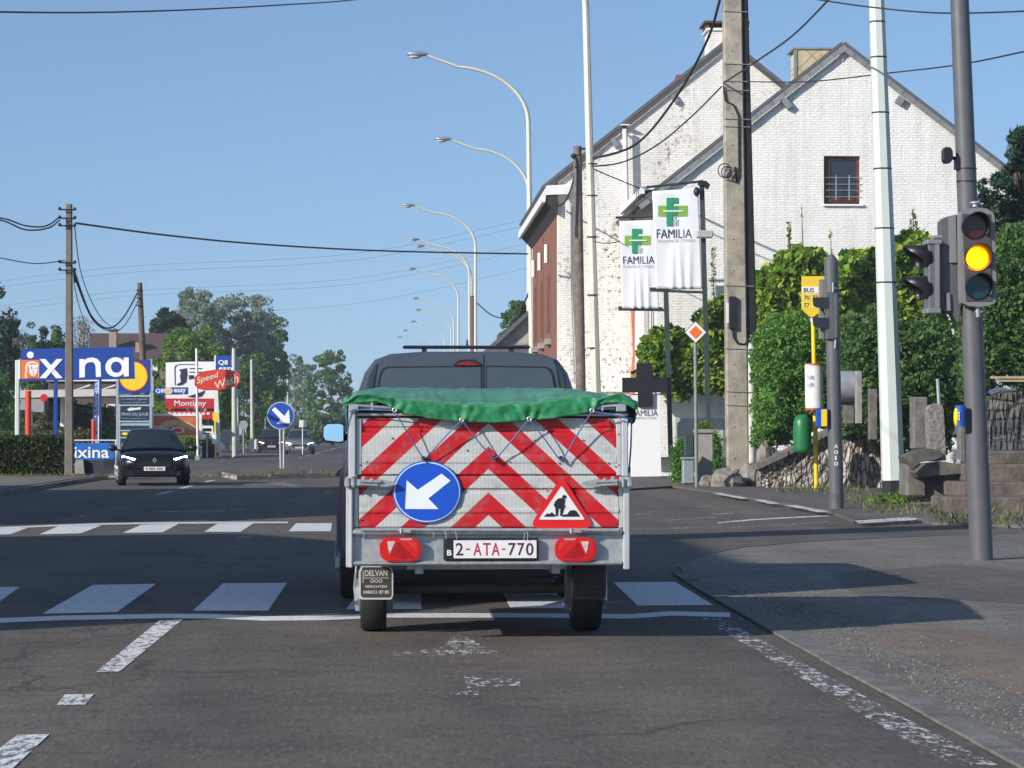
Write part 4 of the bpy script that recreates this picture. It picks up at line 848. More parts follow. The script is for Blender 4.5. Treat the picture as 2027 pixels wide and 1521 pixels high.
def rough(mb, Y, prof, base, dep, seed=1, amp=.05, m=0):
    """wall whose top follows prof [(px,py)..] and foot follows base, with a bumpy face"""
    rng = random.Random(seed); n = 46; rows = []
    def ip(L, x):
        for (a, b), (c, d) in zip(L[:-1], L[1:]):
            if a <= x <= c: return b+(d-b)*(x-a)/max(1e-6, c-a)
        return L[-1][1] if x > L[-1][0] else L[0][1]
    x0, x1 = prof[0][0], prof[-1][0]
    for j in range(13):
        v = j/12; rw = []
        for i in range(n+1):
            x = x0+(x1-x0)*i/n; y = ip(base, x)*(1-v)+ip(prof, x)*v
            rw.append(at(x, y, Y+v*.12+rng.uniform(-amp, amp)))
        rows.append(rw)
    rows.append([p+Vector((0, dep, 0)) for p in rows[-1]]); rows.append([Vector((p.x, p.y, -.02)) for p in rows[-1]])
    mb.grid(rows, m, False)
w1 = thing('stone_wall', 'sloping stone retaining wall behind the bus stop, slanted rubble with slab coping', 'wall', (gx(1630, 60), 60, 0))
mb = MB(); prof = [(1500, 928), (1560, 900), (1660, 850), (1705, 834), (1728, 862), (1790, 925), (1800, 935)]
rough(mb, 60, prof, [(1500, 975), (1800, 985)], .5); build('rubble', mb, m_slant, w1, fix=False)
cop = MB()
for a, b in zip(prof[:-2], prof[1:-1]):
    n = 3
    for k in range(n):
        p = (a[0]+(b[0]-a[0])*k/n, a[1]+(b[1]-a[1])*k/n); q = (a[0]+(b[0]-a[0])*(k+.94)/n, a[1]+(b[1]-a[1])*(k+.94)/n)
        cop.poly([(p[0], p[1]+2), (q[0], q[1]+2), (q[0]+1, q[1]-8), (p[0]-1, p[1]-9)], 59.9-.02*k, .75)
build('coping', cop, m_concd, w1)
def rock(lab, px, py, w, h, Y, seed, mat=None, cat='rock'):
    rng = random.Random(seed); c = at(px, py, Y); k = Y/FPX; mb = MB(); mb.ball((c.x, c.y, c.z), (w*k/2, w*k/2*.8, h*k/2), n=9, k=6)
    mb.v = [(x+rng.uniform(-1, 1)*w*k*.07, y+rng.uniform(-1, 1)*w*k*.07, z+rng.uniform(-1, 1)*h*k*.09) for x, y, z in mb.v]; mb.sm = [False]*len(mb.sm)
    solo('rock', mb, mat or m_rk, lab, cat, (c.x, c.y, c.z-h*k/2))
m_rk = M('rock_grey', (.22, .20, .17), .9, var=.4, scale=4, bump=.8, bscale=9)
rock('large boulder at the foot of the concrete pole', 1440, 955, 74, 52, 61.5, 1); rock('second boulder right of the pole foot', 1490, 950, 62, 64, 62, 2); rock('small stone near the diamond sign foot', 1398, 958, 34, 32, 62.5, 3)
rock('tilted dark slab stone leaning at the left end of the retaining wall', 1512, 905, 30, 60, 61, 5); rock('pale stone wedged beside the stone pillar', 1897, 918, 22, 22, 45.2, 9, m_conc)
# mossy ledge, pillars, steps on the far right
t = thing('stone_ledge', 'stepped mossy stone ledge with rounded slabs right of the octagonal post', 'ledge', (gx(1860, 46), 46, 0))
for q, Y in (((1800, 935, 1930, 990), 46.0), ((1815, 952, 1876, 1003), 45.6), ((1879, 955, 1915, 995), 45.9)):
    mb = MB(); mb.pbox(*q, Y, 1.0, 0, .04); build('block', mb, m_concd, t)
mb = MB(); mb.pbox(1794, 918, 1835, 985, 45.45, .7, 0, .04); build('block', mb, m_concd, t)
for P_, Y in (([(1790, 905), (1815, 893), (1840, 888), (1862, 892), (1868, 902), (1852, 910), (1822, 916), (1806, 930), (1800, 920)], 45.3), ([(1812, 936), (1835, 918), (1870, 914), (1905, 920), (1908, 937), (1850, 942), (1820, 946)], 44.9)):
    mb = MB(); mb.poly(P_, Y, .6); build('slab', mb, M('mossy_slab', (.10, .092, .078), .9, var=.4, scale=6, bump=.7, bscale=15), t)
mb = MB(); mb.poly([(1838, 812), (1843, 803), (1854, 799), (1865, 803), (1868, 812), (1873, 912), (1843, 914)], 45.6, .35); solo('granite_post', mb, M('lichen_granite', (.20, .185, .165), .95, var=.6, scale=14, bump=.9, bscale=22), 'short speckled granite post with rounded head', 'stone post', (gx(1855, 45.6), 45.6, 0))
mb = MB(); mb.pbox(1808, 786, 1838, 890, 50, .4, 0, .03); solo('dark_stone_pier', mb, m_concd, 'dark square stone pier behind the granite post', 'stone pier', (gx(1822, 50), 50, 0))
mb = MB(); mb.tube([at(1856, 750, 49), at(1859, 805, 49)], .035, 8); solo('iron_rod', mb, m_galv, 'thin iron rod standing above the granite post', 'rod', tuple(at(1859, 805, 49)))
mb = MB(); mb.pbox(1900, 808, 1912, 925, 47.5, .3, 0, .02); solo('narrow_stone_pier', mb, m_concd, 'narrow leaning stone pier just left of the traffic light pole', 'stone pier', (gx(1906, 47.5), 47.5, 0))
mb = MB(); rough(mb, 52, [(1935, 800), (1990, 774), (2120, 770)], [(1935, 990), (2120, 990)], .5, 8, .06); 
solo('dry_stone_wall', mb, m_rub, 'old dry stone wall behind the mesh fence at the right edge', 'wall', (gx(1950, 52), 52, 0), fix=False)
t = thing('garden_steps', 'low stone kerb steps at the right edge behind the traffic light', 'steps', (gx(1990, 43), 43, 0))
for q, Y in (((1880, 985, 2160, 1030), 41.2), ((1905, 955, 2160, 986), 42.6), ((1930, 920, 2160, 956), 43.8), ((1955, 893, 2160, 921), 45)):
    mb = MB(); mb.pbox(*q, Y, 1.5, 0, .03); build('step', mb, M('rusty_step_stone', (.115, .095, .078), .9, var=.5, scale=3, bump=.9, bscale=14, grime=.6), t)
mb = MB()
for k in range(22): mb.tube([at(1950+k*9, 832, 46.3), at(1950+k*9, 892, 46.3)], .006, 4)
for k in range(7): mb.tube([at(1948, 834+k*9.5, 46.3), at(2145, 834+k*9.5, 46.3)], .006, 4)
solo('mesh_fence', mb, m_galv, 'thin wire mesh fence panel above the steps at the right edge', 'fence', tuple(at(2000, 892, 46.3)))
mb = MB(); mb.pbox(1962, 745, 2120, 750, 51, .08); mb.pbox(1975, 752, 2120, 756, 51, .08); solo('wooden_rail', mb, M('pale_wood', (.42, .34, .2), .8, var=.3), 'pale wooden rails on top of the dry stone wall', 'rail', tuple(at(2000, 756, 51)))
mb = MB(); mb.pbox(1697, 735, 1706, 838, 56, .3); solo('fence_post', mb, m_conc, 'thin pale concrete fence post half swallowed by the hedge', 'fence post', (gx(1702, 56), 56, 0))
mb = MB(); mb.pbox(1722, 770, 1736, 870, 55, .25); solo('fence_post', mb, m_concd, 'thicker dark fence post just left of the octagonal post', 'fence post', (gx(1729, 55), 55, 0))
# --- overhead cables
def cable(lab, pts, r, sub=8, cat='cable'):
    Pn = [at(*p) for p in pts]; out = []
    for i in range(len(Pn)-1):
        p0 = Pn[max(i-1, 0)]; p1 = Pn[i]; p2 = Pn[i+1]; p3 = Pn[min(i+2, len(Pn)-1)]
        for k in range(sub):
            s = k/sub; out.append(.5*((2*p1)+(p2-p0)*s+(2*p0-5*p1+4*p2-p3)*s*s+(3*p1-p0-3*p2+p3)*s**3))
    out.append(Pn[-1]); mb = MB(); mb.tube(out, r, 6); return solo('overhead_cable', mb, m_cable, lab, cat)
cable('thick black cable across the top left corner', [(-120, 20, 30), (0, 24, 32), (180, 25, 36), (370, 20, 40), (560, 10, 46), (700, 0, 52), (860, -22, 60)], .012)
cable('long black cable from the left concrete pole to the tall lamp', [(150, 442, 73), (330, 466, 80), (520, 484, 88), (760, 497, 94), (1045, 503, 101)], .030)
cable('upper cable arriving at the left concrete pole from the picture edge', [(-80, 440, 60), (0, 432, 66), (50, 447, 69), (90, 448, 71), (118, 430, 73)], .022)
cable('lower cable arriving at the left concrete pole from the picture edge', [(-80, 436, 60), (0, 436, 66), (50, 455, 69), (95, 452, 71), (118, 436, 73)], .022)
cable('thin cable to the left concrete pole, lowest at the picture edge', [(-60, 500, 60), (0, 511, 66), (70, 522, 70), (128, 516, 73)], .014)
cable('thick sagging cable between the two left poles', [(146, 535, 73.2), (180, 625, 84), (215, 650, 98), (245, 628, 112), (272, 580, 125)], .036)
cable('second sagging cable just under the thick one between the left poles', [(146, 545, 73.2), (185, 635, 86), (225, 656, 100), (250, 640, 114), (273, 596, 125)], .022)
cable('steep thin cable falling from the left pole top behind the ixina board', [(148, 450, 73.2), (158, 530, 80), (178, 590, 90), (205, 635, 104), (235, 655, 118)], .016)
cable('thin drop cable nearest to the left concrete pole', [(146, 560, 73.2), (155, 600, 80), (168, 640, 90), (182, 665, 100)], .014)
cable('twisted black cable from the utility pole top down to the wooden pole', [(1425, 0, 66), (1400, 80, 67), (1340, 190, 69), (1260, 285, 71), (1170, 315, 74.6)], .035)
cable('second cable from the utility pole down to the wooden pole', [(1428, 172, 66), (1370, 230, 68), (1300, 288, 70), (1230, 322, 72), (1168, 330, 74.6)], .022)
cable('black cable rising right from the utility pole to the top edge', [(1432, 165, 66), (1500, 120, 60), (1570, 70, 55), (1645, -5, 48)], .022)
cable('upper cable crossing the sky at top right', [(1610, -2, 46), (1720, 14, 45), (1860, 26, 44), (2040, 22, 42), (2150, 12, 40)], .014)
cable('cable crossing the sky at right below the top one', [(1480, 162, 66), (1600, 162, 60), (1750, 146, 54), (1900, 128, 47), (2040, 100, 42), (2150, 80, 40)], .014)
cable('drop cable from the wooden pole to the brick house eaves', [(1140, 330, 74.6), (1132, 370, 77), (1118, 400, 80), (1105, 408, 81.8)], .03)
cable('thin service cable from the wooden pole to the farther house', [(1168, 332, 74.6), (1210, 350, 75), (1268, 374, 75.2)], .016)
cable('thin service cable from the lamp post to the pharmacy banner', [(1173, 478, 74.5), (1200, 482, 73.6), (1228, 478, 72.6)], .014)
cable('drooping cable bundle between the far lamps and the stone house', [(944, 600, 170), (975, 625, 160), (1010, 628, 145), (1040, 595, 120), (1050, 560, 103)], .04)
for k, (y0, y1) in enumerate(((553, 448), (565, 461), (602, 497), (612, 509), (655, 545))):
    cable(('topmost', 'second', 'middle', 'fourth', 'lowest')[k]+' faint high voltage line slanting behind the lamps', [(-60, y0+12, 900), (250, y0-25, 900), (700, (y0+y1)/2+2, 900), (1060, y1-18, 900)], .04)
# ================================================================== trailer
TY = 16.2; XT = gx(967, TY)
# red and white chevron sheeting, printed on the tailboards; pattern centred on the trailer's middle
m_chev, nt_, bs_ = newmat('chevron_sheeting'); tc = nt_.nodes.new('ShaderNodeTexCoord'); s_ = nt_.nodes.new('ShaderNodeSeparateXYZ'); nt_.links.new(tc.outputs['Object'], s_.inputs[0])
k_ = TY/FPX; zref = gz(884, TY); per = 91*k_
ax_ = math_(nt_, 'ABSOLUTE', s_.outputs[0]); q_ = math_(nt_, 'ADD', s_.outputs[2], math_(nt_, 'MULTIPLY', ax_, .92))
fr_ = math_(nt_, 'FLOORED_MODULO', math_(nt_, 'SUBTRACT', zref, q_), per) if False else math_(nt_, 'MODULO', math_(nt_, 'ADD', math_(nt_, 'SUBTRACT', zref, q_), per*20), per)
isr = math_(nt_, 'LESS_THAN', fr_, per*.49)
wl = nt_.nodes.new('ShaderNodeTexWave'); wl.inputs['Scale'].default_value = 13; wl.inputs['Distortion'].default_value = 0; nt_.links.new(tc.outputs['Object'], wl.inputs['Vector'])
wh = mix(nt_, .25, (.50, .51, .50), ramp(nt_, wl.outputs[0], [(.2, (.55, .56, .55)), (.8, (1, 1, 1))]), 'MULTIPLY')
wn = noise(nt_, 9, 5, rough=.7)
rd = mix(nt_, .2, (.50, .006, .012), (.36, .006, .012))
c_ = mix(nt_, isr, wh, rd); c_ = mix(nt_, ramp(nt_, wn.outputs[0], [(.5, (0, 0, 0)), (.72, (.5, .5, .5))]), c_, (.22, .20, .18))
nt_.links.new(c_, bs_.inputs['Base Color']); bs_.inputs['Roughness'].default_value = .38
tr = thing('trailer', 'small galvanised box trailer with red and white chevron tailgate and road work signs', 'trailer', (XT, TY, 0))
def tp(name, mb, mat, par=None, label=None): return build(name, mb, mat, par or tr, label)
def ribbed(x0, x1, prof):     # horizontal board with pressed ridges, prof = [(py, proud in mm)]
    mb = MB(); X0 = gx(x0, TY); X1 = gx(x1, TY); rows = [[Vector((X0, TY-d/1000, gz(y, TY))), Vector((X1, TY-d/1000, gz(y, TY)))] for y, d in prof]
    mb.grid(rows, 0, False); p = [r[0] for r in rows]; q = [r[1] for r in rows]
    bk = [Vector((X0, TY+.03, p[-1].z)), Vector((X1, TY+.03, p[-1].z)), Vector((X1, TY+.03, p[0].z)), Vector((X0, TY+.03, p[0].z))]
    mb.add(bk, [(0, 1, 2, 3)]); mb.add([rows[0][0], rows[0][1], bk[2], bk[3]], [(0, 1, 2, 3)]); mb.add([rows[-1][0], rows[-1][1], bk[1], bk[0]], [(0, 1, 2, 3)]); return mb
up = tp('upper_tailboard', ribbed(716, 1220, [(828, 0), (844, 0), (847, -9), (853, -9), (857, 6), (862, 8), (899, 8), (903, 12), (915, 13), (919, 8), (938, 8), (940, 2)]), m_chev)
lo = tp('lower_tailboard', ribbed(711, 1224, [(942, 2), (944, 8), (966, 8), (970, -8), (975, -8), (979, 6), (1006, 6), (1009, 13), (1014, 13), (1018, 6), (1041, 6), (1044, 0)]), m_chev)
# corner posts and edge strips
for q, Y, d in (((690, 812, 704, 946), TY-.035, .05), ((704, 828, 716, 941), TY-.012, .04), ((692, 944, 698, 1125), TY-.035, .05), ((685, 944, 699, 1124), TY-.02, .05), ((700, 944, 711, 1045), TY-.005, .03),
                ((1220, 828, 1230, 942), TY-.012, .04), ((1231, 826, 1244, 944), TY-.035, .05), ((1224, 944, 1234, 1046), TY-.005, .03), ((1234, 944, 1247, 1128), TY-.03, .05)):
    mb = MB(); mb.pbox(*q, Y, d, 0, .006); tp('corner_post', mb, m_alu)
mb = MB(); mb.pbox(690, 817, 1244, 824, TY-.02, .05, 0, .008); tp('top_rail', mb, m_alu)
mb = MB(); mb.pbox(699, 1047, 1233, 1059, TY-.04, .06, 0, .012); mb.tube([at(715, 1049, TY-.045), at(1225, 1050, TY-.045)], .012, 8); tp('hinge_rail', mb, m_galv)
mb = MB(); mb.pbox(699, 1060, 1234, 1111, TY+.01, .03); mb.pbox(699, 1111, 1234, 1119, TY-.035, .10, 0, .01); tp('light_board', mb, m_galv)
for x in (804, 1141):
    mb = MB(); mb.tube([at(x-14, 1052, TY-.07), at(x+10, 1053, TY-.07)], .012, 8); mb.tube([at(x-10, 1046, TY-.08), at(x-10, 1056, TY-.08)], .008, 6); mb.tube([at(x+6, 1050, TY-.08), at(x+20, 1047, TY-.08)], .006, 6); tp('hinge_pin', mb, m_galv)
# latches
def latch(cx, cy, sgn, par=None):
    mb = MB(); X = lambda u: cx+sgn*u
    def B(u0, v0, u1, v1, Y, d, b=.006): mb.pbox(min(X(u0), X(u1)), cy+v0, max(X(u0), X(u1)), cy+v1, Y, d, 0, b)
    B(-20, -9, -10, 10, TY-.08, .06); B(-8, -6, 26, 8, TY-.075, .03); B(-4, -9, 0, 11, TY-.09, .05); mb.tube([at(X(10), cy-2, TY-.09), at(X(52), cy-1, TY-.085)], .012, 8); mb.tube([at(X(10), cy+4, TY-.09), at(X(46), cy+6, TY-.085)], .009, 8)
    mb.poly([(X(24), cy-3), (X(50), cy-6), (X(76), cy-1), (X(82), cy+5), (X(62), cy+9), (X(34), cy+8), (X(24), cy+6)][::1 if sgn > 0 else -1], TY-.078, .022); B(14, -12, 22, 0, TY-.095, .03); B(30, -9, 38, 1, TY-.1, .02)
    return tp('latch', mb, m_galv)
latch(702, 955, 1); latch(1232, 955, -1); 
for cx, sg in ((704, 1), (1226, -1)):
    mb = MB(); X = lambda u: cx+sg*u
    for (u0, v0, u1, v1, Y, d) in ((-12, 790, 2, 806, TY-.07, .05), (-14, 800, 6, 815, TY-.08, .05), (6, 796, 44, 800, TY-.06, .02), (8, 807, 50, 811, TY-.06, .02), (30, 794, 36, 814, TY-.07, .03)): mb.pbox(min(X(u0), X(u1)), v0, max(X(u0), X(u1)), v1, Y, d, 0, .005)
    mb.tube([at(X(4), 803, TY-.07), at(X(70), 808, TY-.05)], .010, 8); tp('latch', mb, m_galv)
# hooks for the cord
for x in (838, 978, 1110):
    mb = MB(); mb.ball(at(x, 907, TY-.03), (.014, .02, .014), n=10, k=6); mb.tube([at(x, 907, TY-.03), at(x, 912, TY-.045), at(x+4, 914, TY-.05)], .006, 6); tp('cord_hook', mb, m_black)
mb = MB()
for (x, y) in ((777, 868), (925, 892), (1058, 872), (1155, 872), (1010, 915), (1108, 918), (1205, 918), (1219, 924), (727, 915), (713, 921), (700, 850), (700, 900), (1225, 860), (1225, 921), (1219, 1036), (716, 1030), (1076, 968)): 
    mb = MB(); mb.ball(at(x, y, TY-.012), (.006, .006, .005), n=8, k=4); tp('rivet', mb, m_black)
# keep-left disc
Ys = TY-.02
mb = MB(); mb.poly(circ(845, 974, 68, 62, 48), Ys-.004, .003); d = tp('arrow_disc', mb, M('disc_edge_blue', (.01, .09, .42), .4, var=.04))
mb = MB(); mb.poly(circ(845, 974, 65.5, 59.5, 48), Ys-.007, .0025); tp('disc_rim', mb, M('pale_blue_rim', (.50, .62, .78), .4, var=.04), d)
mb = MB(); mb.poly(circ(845, 974, 63, 57, 48), Ys-.010, .0025); tp('disc_face', mb, M('disc_blue', (.008, .075, .50), .32, var=.05), d)
arr = [(805, 951), (824, 966), (873, 937), (892, 950), (849, 986), (868, 1007), (802, 1007)]
mb = MB(); mb.poly([(805, 951), (827, 970), (874, 938), (892, 952), (848, 987), (868, 1008), (802, 1008)], Ys-.013, .0025); tp('arrow', mb, M('arrow_white', (.70, .75, .78), .35, var=.05), d)
# road works triangle
def rtri(cx, top, hw, bot, r):
    P3 = [(cx, top), (cx+hw, bot), (cx-hw, bot)]; out = []
    for i in range(3):
        a = Vector(P3[i-1]+(0,)); b = Vector(P3[i]+(0,)); c = Vector(P3[(i+1) % 3]+(0,)); u = (a-b).normalized(); v = (c-b).normalized()
        for k in range(6):
            s = k/5; p = b+u*r*(1-s)**2+v*r*s**2; out.append((p.x, p.y))
    return out
mb = MB(); mb.poly(rtri(1112, 941, 66, 1046, 24), Ys-.004, .003); d = tp('road_works_triangle', mb, M('triangle_red', (.62, .012, .012), .35, var=.05))
mb = MB(); mb.poly(rtri(1112, 962, 46, 1029, 4), Ys-.007, .0025); tp('triangle_face', mb, M('triangle_white', (.70, .71, .71), .35, var=.04), d)
fig = MB(); mk_ = M('pictogram_black', (.012, .012, .018), .5)
fig.poly([(1076, 1023), (1084, 1016), (1088, 1018), (1092, 1014), (1098, 1019), (1098, 1023)], Ys-.010, .0025)
fig.poly([(1112, 1023), (1117, 1018), (1122, 1019), (1128, 1011), (1136, 1010), (1141, 1012), (1148, 1023)], Ys-.010, .0025)
fig.poly(circ(1117, 984, 4.2, 4, 12), Ys-.010, .0025)
fig.poly([(1113, 986), (1105, 987), (1098, 994), (1096, 1001), (1099, 1005), (1100, 1020), (1097, 1022), (1104, 1022), (1106, 1006), (1110, 1010), (1108, 1021), (1114, 1022), (1113, 1019), (1116, 1008), (1114, 1003), (1117, 1000), (1119, 990)], Ys-.010, .0025)
fig.poly([(1116, 1000), (1119, 1001), (1111, 1015), (1108, 1013)], Ys-.0128, .0025); fig.poly([(1100, 991), (1104, 990), (1112, 1000), (1110, 1003)], Ys-.0128, .0025)
tp('worker_symbol', fig, mk_, d)
# tail lamps
m_tl = M('tail_lamp_red', (.55, .008, .008), .18, var=.06, spec=.7)
m_tl2, nt_, bs_ = newmat('tail_lens'); 
for cx, sg in ((792.5, -1), (1139.5, 1)):
    mb = MB(); mb.poly(rrect(cx-41, 1064, cx+41, 1112, 20, 6), TY-.052, .06); l = tp('tail_lamp', mb, m_tl)
    mb = MB(); mb.poly(rrect(cx-38, 1067, cx+38, 1109, 18, 6), TY-.056, .003); tp('lens', mb, m_tl, l)
    x = lambda u: cx+sg*u
    mb = MB(); mb.poly([(x(10), 1072), (x(26), 1072), (x(24), 1086), (x(21), 1097)], TY-.060, .003); tp('clear_reflector', mb, M('clear_lens', (.55, .42, .42), .2, var=.2, scale=40), l)
    mb = MB(); mb.poly([(x(-24), 1066), (x(2), 1066), (x(-2), 1070), (x(-22), 1070)], TY-.059, .003); tp('upper_reflector', mb, M('dull_lens', (.42, .25, .26), .3), l)
    mb = MB(); mb.poly([(x(4), 1073), (x(-27), 1104), (x(2), 1106), (x(18), 1100)], TY-.0585, .002); tp('triangle_reflector', mb, M('deep_red_lens', (.34, .004, .006), .3, var=.3, scale=60), l)
    mb = MB(); mb.poly([(x(-10), 1071), (x(-32), 1075), (x(-34), 1092)], TY-.0585, .002); tp('brake_lens', mb, M('bright_red_lens', (.62, .03, .02), .25, var=.25, scale=60), l)
mb = MB(); mb.pbox(878, 1066, 1066, 1110, TY-.045, .05, 0, .008); pt = tp('plate_holder', mb, m_black)
mb = MB(); mb.pbox(898, 1070, 1062, 1105, TY-.049, .0035); tp('number_plate', mb, M('plate_white', (.70, .69, .69), .35, var=.04), pt)
text('lettering', 'B', (885, 1089, 894, 1100), TY-.0465, m_white, pt, .02, th=.001)
m_pr = M('plate_red', (.40, .02, .07), .5); m_pk = M('plate_dark_red', (.06, .02, .03), .5)
for ch, x0, x1, mt in (('2', 902, 917, m_pk), ('-', 922, 930, m_pr), ('A', 937, 953, m_pr), ('T', 956, 971, m_pr), ('A', 973, 989, m_pr), ('-', 993, 1000, m_pr), ('7', 1006, 1021, m_pk), ('7', 1024, 1038, m_pk), ('0', 1041, 1056, m_pk)):
    text('lettering', ch, (x0, 1086, x1, 1089) if ch == '-' else (x0, 1075, x1, 1100), TY-.0505, mt, pt, .012)
# straw bits caught on the rail
mb = MB(); rng = random.Random(3)
for x in (718, 856, 880, 900, 1036, 1042): mb.tube([at(x, 1050+rng.random()*6, TY-.06), at(x+3, 1058, TY-.065), at(x+rng.random()*6-2, 1066+rng.random()*5, TY-.06)], .0015, 4)
tp('straw_wisps', mb, M('straw', (.6, .58, .5), .9))
# mud flaps
for x0, x1, pale in ((710, 778, 1), (1135, 1200, 0)):
    mb = MB(); mb.poly([(x0, 1132), (x0+5, 1121), (x1-6, 1121), (x1, 1130), (x1, 1180), (x1-4, 1187), (x0+5, 1187), (x0, 1182)], TY+.72, .01)
    fl = tp('mud_flap', mb, M('flap_rim', (.50, .49, .47) if pale else (.055, .055, .055), .6, var=.15))
    mb = MB(); mb.poly([(x0+4, 1133), (x0+8, 1123), (x1-9, 1123), (x1-4, 1132), (x1-4, 1179), (x1-7, 1183), (x0+8, 1183), (x0+4, 1179)], TY+.716, .0035); tp('flap_face', mb, M('flap_rubber', (.030, .028, .027), .7, var=.3), fl)
    lt = M('flap_print', (.46, .45, .42) if pale else (.05, .05, .05), .6)
    for s, q in (('DELVAN', (x0+12, 1129, x1-11, 1141)), ('OOO', (x0+23, 1147, x1-21, 1154)), ('MERCHTEM', (x0+13, 1159, x1-12, 1164)), ('0484/21 87 85', (x0+9, 1169, x1-8, 1176))): text('lettering', s, q, TY+.714, lt, fl, .02)
    mb = MB(); mb.pbox(x0+10, 1144, x1-8, 1145, TY+.713, .002); mb.pbox(x0+8, 1130, x0+9.5, 1154, TY+.713, .002); tp('print_lines', mb, lt, fl)
# wheels, axle, chassis, box sides
def wheel(par, cx, cy, r, wd, name='wheel', rimc=None):
    mb = MB(); mb.tube([(cx-wd/2, cy, r), (cx-wd/2+.02, cy, r), (cx+wd/2-.02, cy, r), (cx+wd/2, cy, r)], [r-.02, r, r, r-.02], 32); w_ = build(name, mb, m_rubber, par)
    mb = MB()
    for s in (-1, 1): mb.tube([(cx+s*(wd/2-.03), cy, r), (cx+s*(wd/2+.006), cy, r)], [r*.62, r*.60], 20)
    for k in range(5):
        a = 2*math.pi*k/5
        for s in (-1, 1): mb.tube([(cx+s*(wd/2+.012), cy, r), (cx+s*(wd/2+.012), cy+math.cos(a)*r*.55, r+math.sin(a)*r*.55)], [.04, .03], 5)
    build('rim', mb, rimc or m_galv, w_); return w_
AY = TY+1.15
wl_, wr_ = gx(740, AY), gx(1158, AY)
wheel(tr, wl_, AY, .285, .17); wheel(tr, wr_, AY, .285, .19)
for cx in (wl_, wr_):
    mb = MB(); S = []
    for k in range(9):
        a = R(15+150*k/8); S.append([(cx-.11, AY-math.cos(a)*.37, .28+math.sin(a)*.33), (cx+.11, AY-math.cos(a)*.37, .28+math.sin(a)*.33), (cx+.11, AY-math.cos(a)*.355, .28+math.sin(a)*.315), (cx-.11, AY-math.cos(a)*.355, .28+math.sin(a)*.315)])
    mb.loft(S, smooth=False); tp('mudguard', mb, m_black)
mb = MB(); mb.tube([(wl_, AY, .28), (wr_, AY, .28)], .035, 10); tp('axle', mb, M('axle_dark', (.06, .06, .06), .7, var=.3))
bx0, bx1 = gx(699, TY), gx(1234, TY); zf = gz(1100, TY); ztop = gz(822, TY)
mb = MB(); mb.box(bx0+.02, bx1-.02, TY+.045, TY+2.55, zf-.02, zf+.02); tp('floor', mb, m_wood)
for x in (bx0, bx1-.03):
    mb = MB(); mb.box(x, x+.03, TY+.046, TY+2.55, zf+.021, ztop); tp('side_board', mb, m_alu)
mb = MB(); mb.box(bx0+.031, bx1-.031, TY+2.52, TY+2.55, zf+.021, ztop); tp('front_board', mb, m_alu)
mb = MB()
for x in (XT-.45, XT+.40): mb.box(x, x+.05, TY+.15, TY+2.4, zf-.12, zf-.021)
mb.tube([(XT-.42, TY+2.4, zf-.07), (XT, TY+3.5, .42)], .035, 8); mb.tube([(XT+.42, TY+2.4, zf-.07), (XT, TY+3.5, .42)], .035, 8); mb.box(XT-.5, XT+.5, TY+.3, TY+.36, zf-.1, zf-.022); tp('chassis', mb, m_galv)
# ================================================================== green tarpaulin over the load
def ip(L, x):
    if x <= L[0][0]: return L[0][1]
    for (a, b), (c, d) in zip(L[:-1], L[1:]):
        if x <= c: return b+(d-b)*(x-a)/(c-a)
    return L[-1][1]
hem = [(686, 804), (694, 800), (715, 797), (745, 795), (768, 803), (782, 813), (800, 819), (850, 829), (912, 836), (980, 837), (1046, 833), (1100, 828), (1150, 820), (1172, 814), (1180, 808), (1188, 800), (1200, 797), (1220, 797), (1238, 801), (1250, 806), (1256, 812)]
fold = [(686, 796), (705, 782), (730, 779), (760, 785), (800, 791), (860, 796), (905, 801), (1000, 801), (1065, 797), (1090, 790), (1140, 786), (1172, 785), (1190, 790), (1205, 782), (1226, 779), (1245, 790), (1256, 800)]
crest = [(686, 788), (705, 775), (750, 768), (850, 769), (960, 770), (1040, 769), (1110, 769), (1170, 776), (1210, 783), (1228, 779), (1245, 786), (1256, 796)]
rng = random.Random(11); rows = []; nx = 170; from mathutils import noise as mn
for j in range(29):
    v = j/28; rw = []
    for i in range(nx+1):
        x = 686+(1256-686)*i/nx; h, f, c = ip(hem, x), ip(fold, x), ip(crest, x)
        wr = mn.noise(Vector((x*.035, v*3, 1)))*1.0+mn.noise(Vector((x*.09+v*3, v*5, 4)))*.5
        for ex in (782, 912, 1048, 1170):   # tension creases running to the eyelets
            dx = (x-ex)/(16+50*v); wr += .9*math.exp(-dx*dx)*math.cos(dx*7)*max(0, 1-v*1.6)
        if v < .42:
            s = v/.42; y = h+(f-h)*s; dY = -.075-.012*s+wr*.013+.008*abs(mn.noise(Vector((x*.06+v*4, v*2, 9)))); p = at(x, y, TY+dY)
        else:
            s = (v-.42)/.58; y = f+(c-f)*(1-max(0.0, 1-s)**1.7); dY = -.08+1.9*s+wr*.05*s; p = at(x, y, TY+dY); p.z += wr*.007
        if i == 0 or i == nx: p.x += (-.02 if i == 0 else .02)
        rw.append(p)
    rows.append(rw)
last = rows[-1]; rows.append([Vector((p.x, TY+2.2, p.z-.05)) for p in last]); rows.append([Vector((p.x, TY+2.62, ztop-.10)) for p in last])
m_tarp, nt_, bs_ = newmat('green_tarpaulin'); n1 = noise(nt_, 2.2, 5); n2 = noise(nt_, 60, 2)
nt_.links.new(ramp(nt_, n1.outputs[0], [(.3, (.014, .165, .060)), (.7, (.026, .235, .095))]), bs_.inputs['Base Color']); bs_.inputs['Roughness'].default_value = .5
bs_.inputs['Specular IOR Level'].default_value = .4; bs_.inputs['Sheen Weight'].default_value = .1
mt_ = nt_.nodes.new('ShaderNodeMapping'); mt_.inputs['Scale'].default_value = (2.2, 9, 5); tcz = nt_.nodes.new('ShaderNodeTexCoord'); nt_.links.new(tcz.outputs['Object'], mt_.inputs[0])
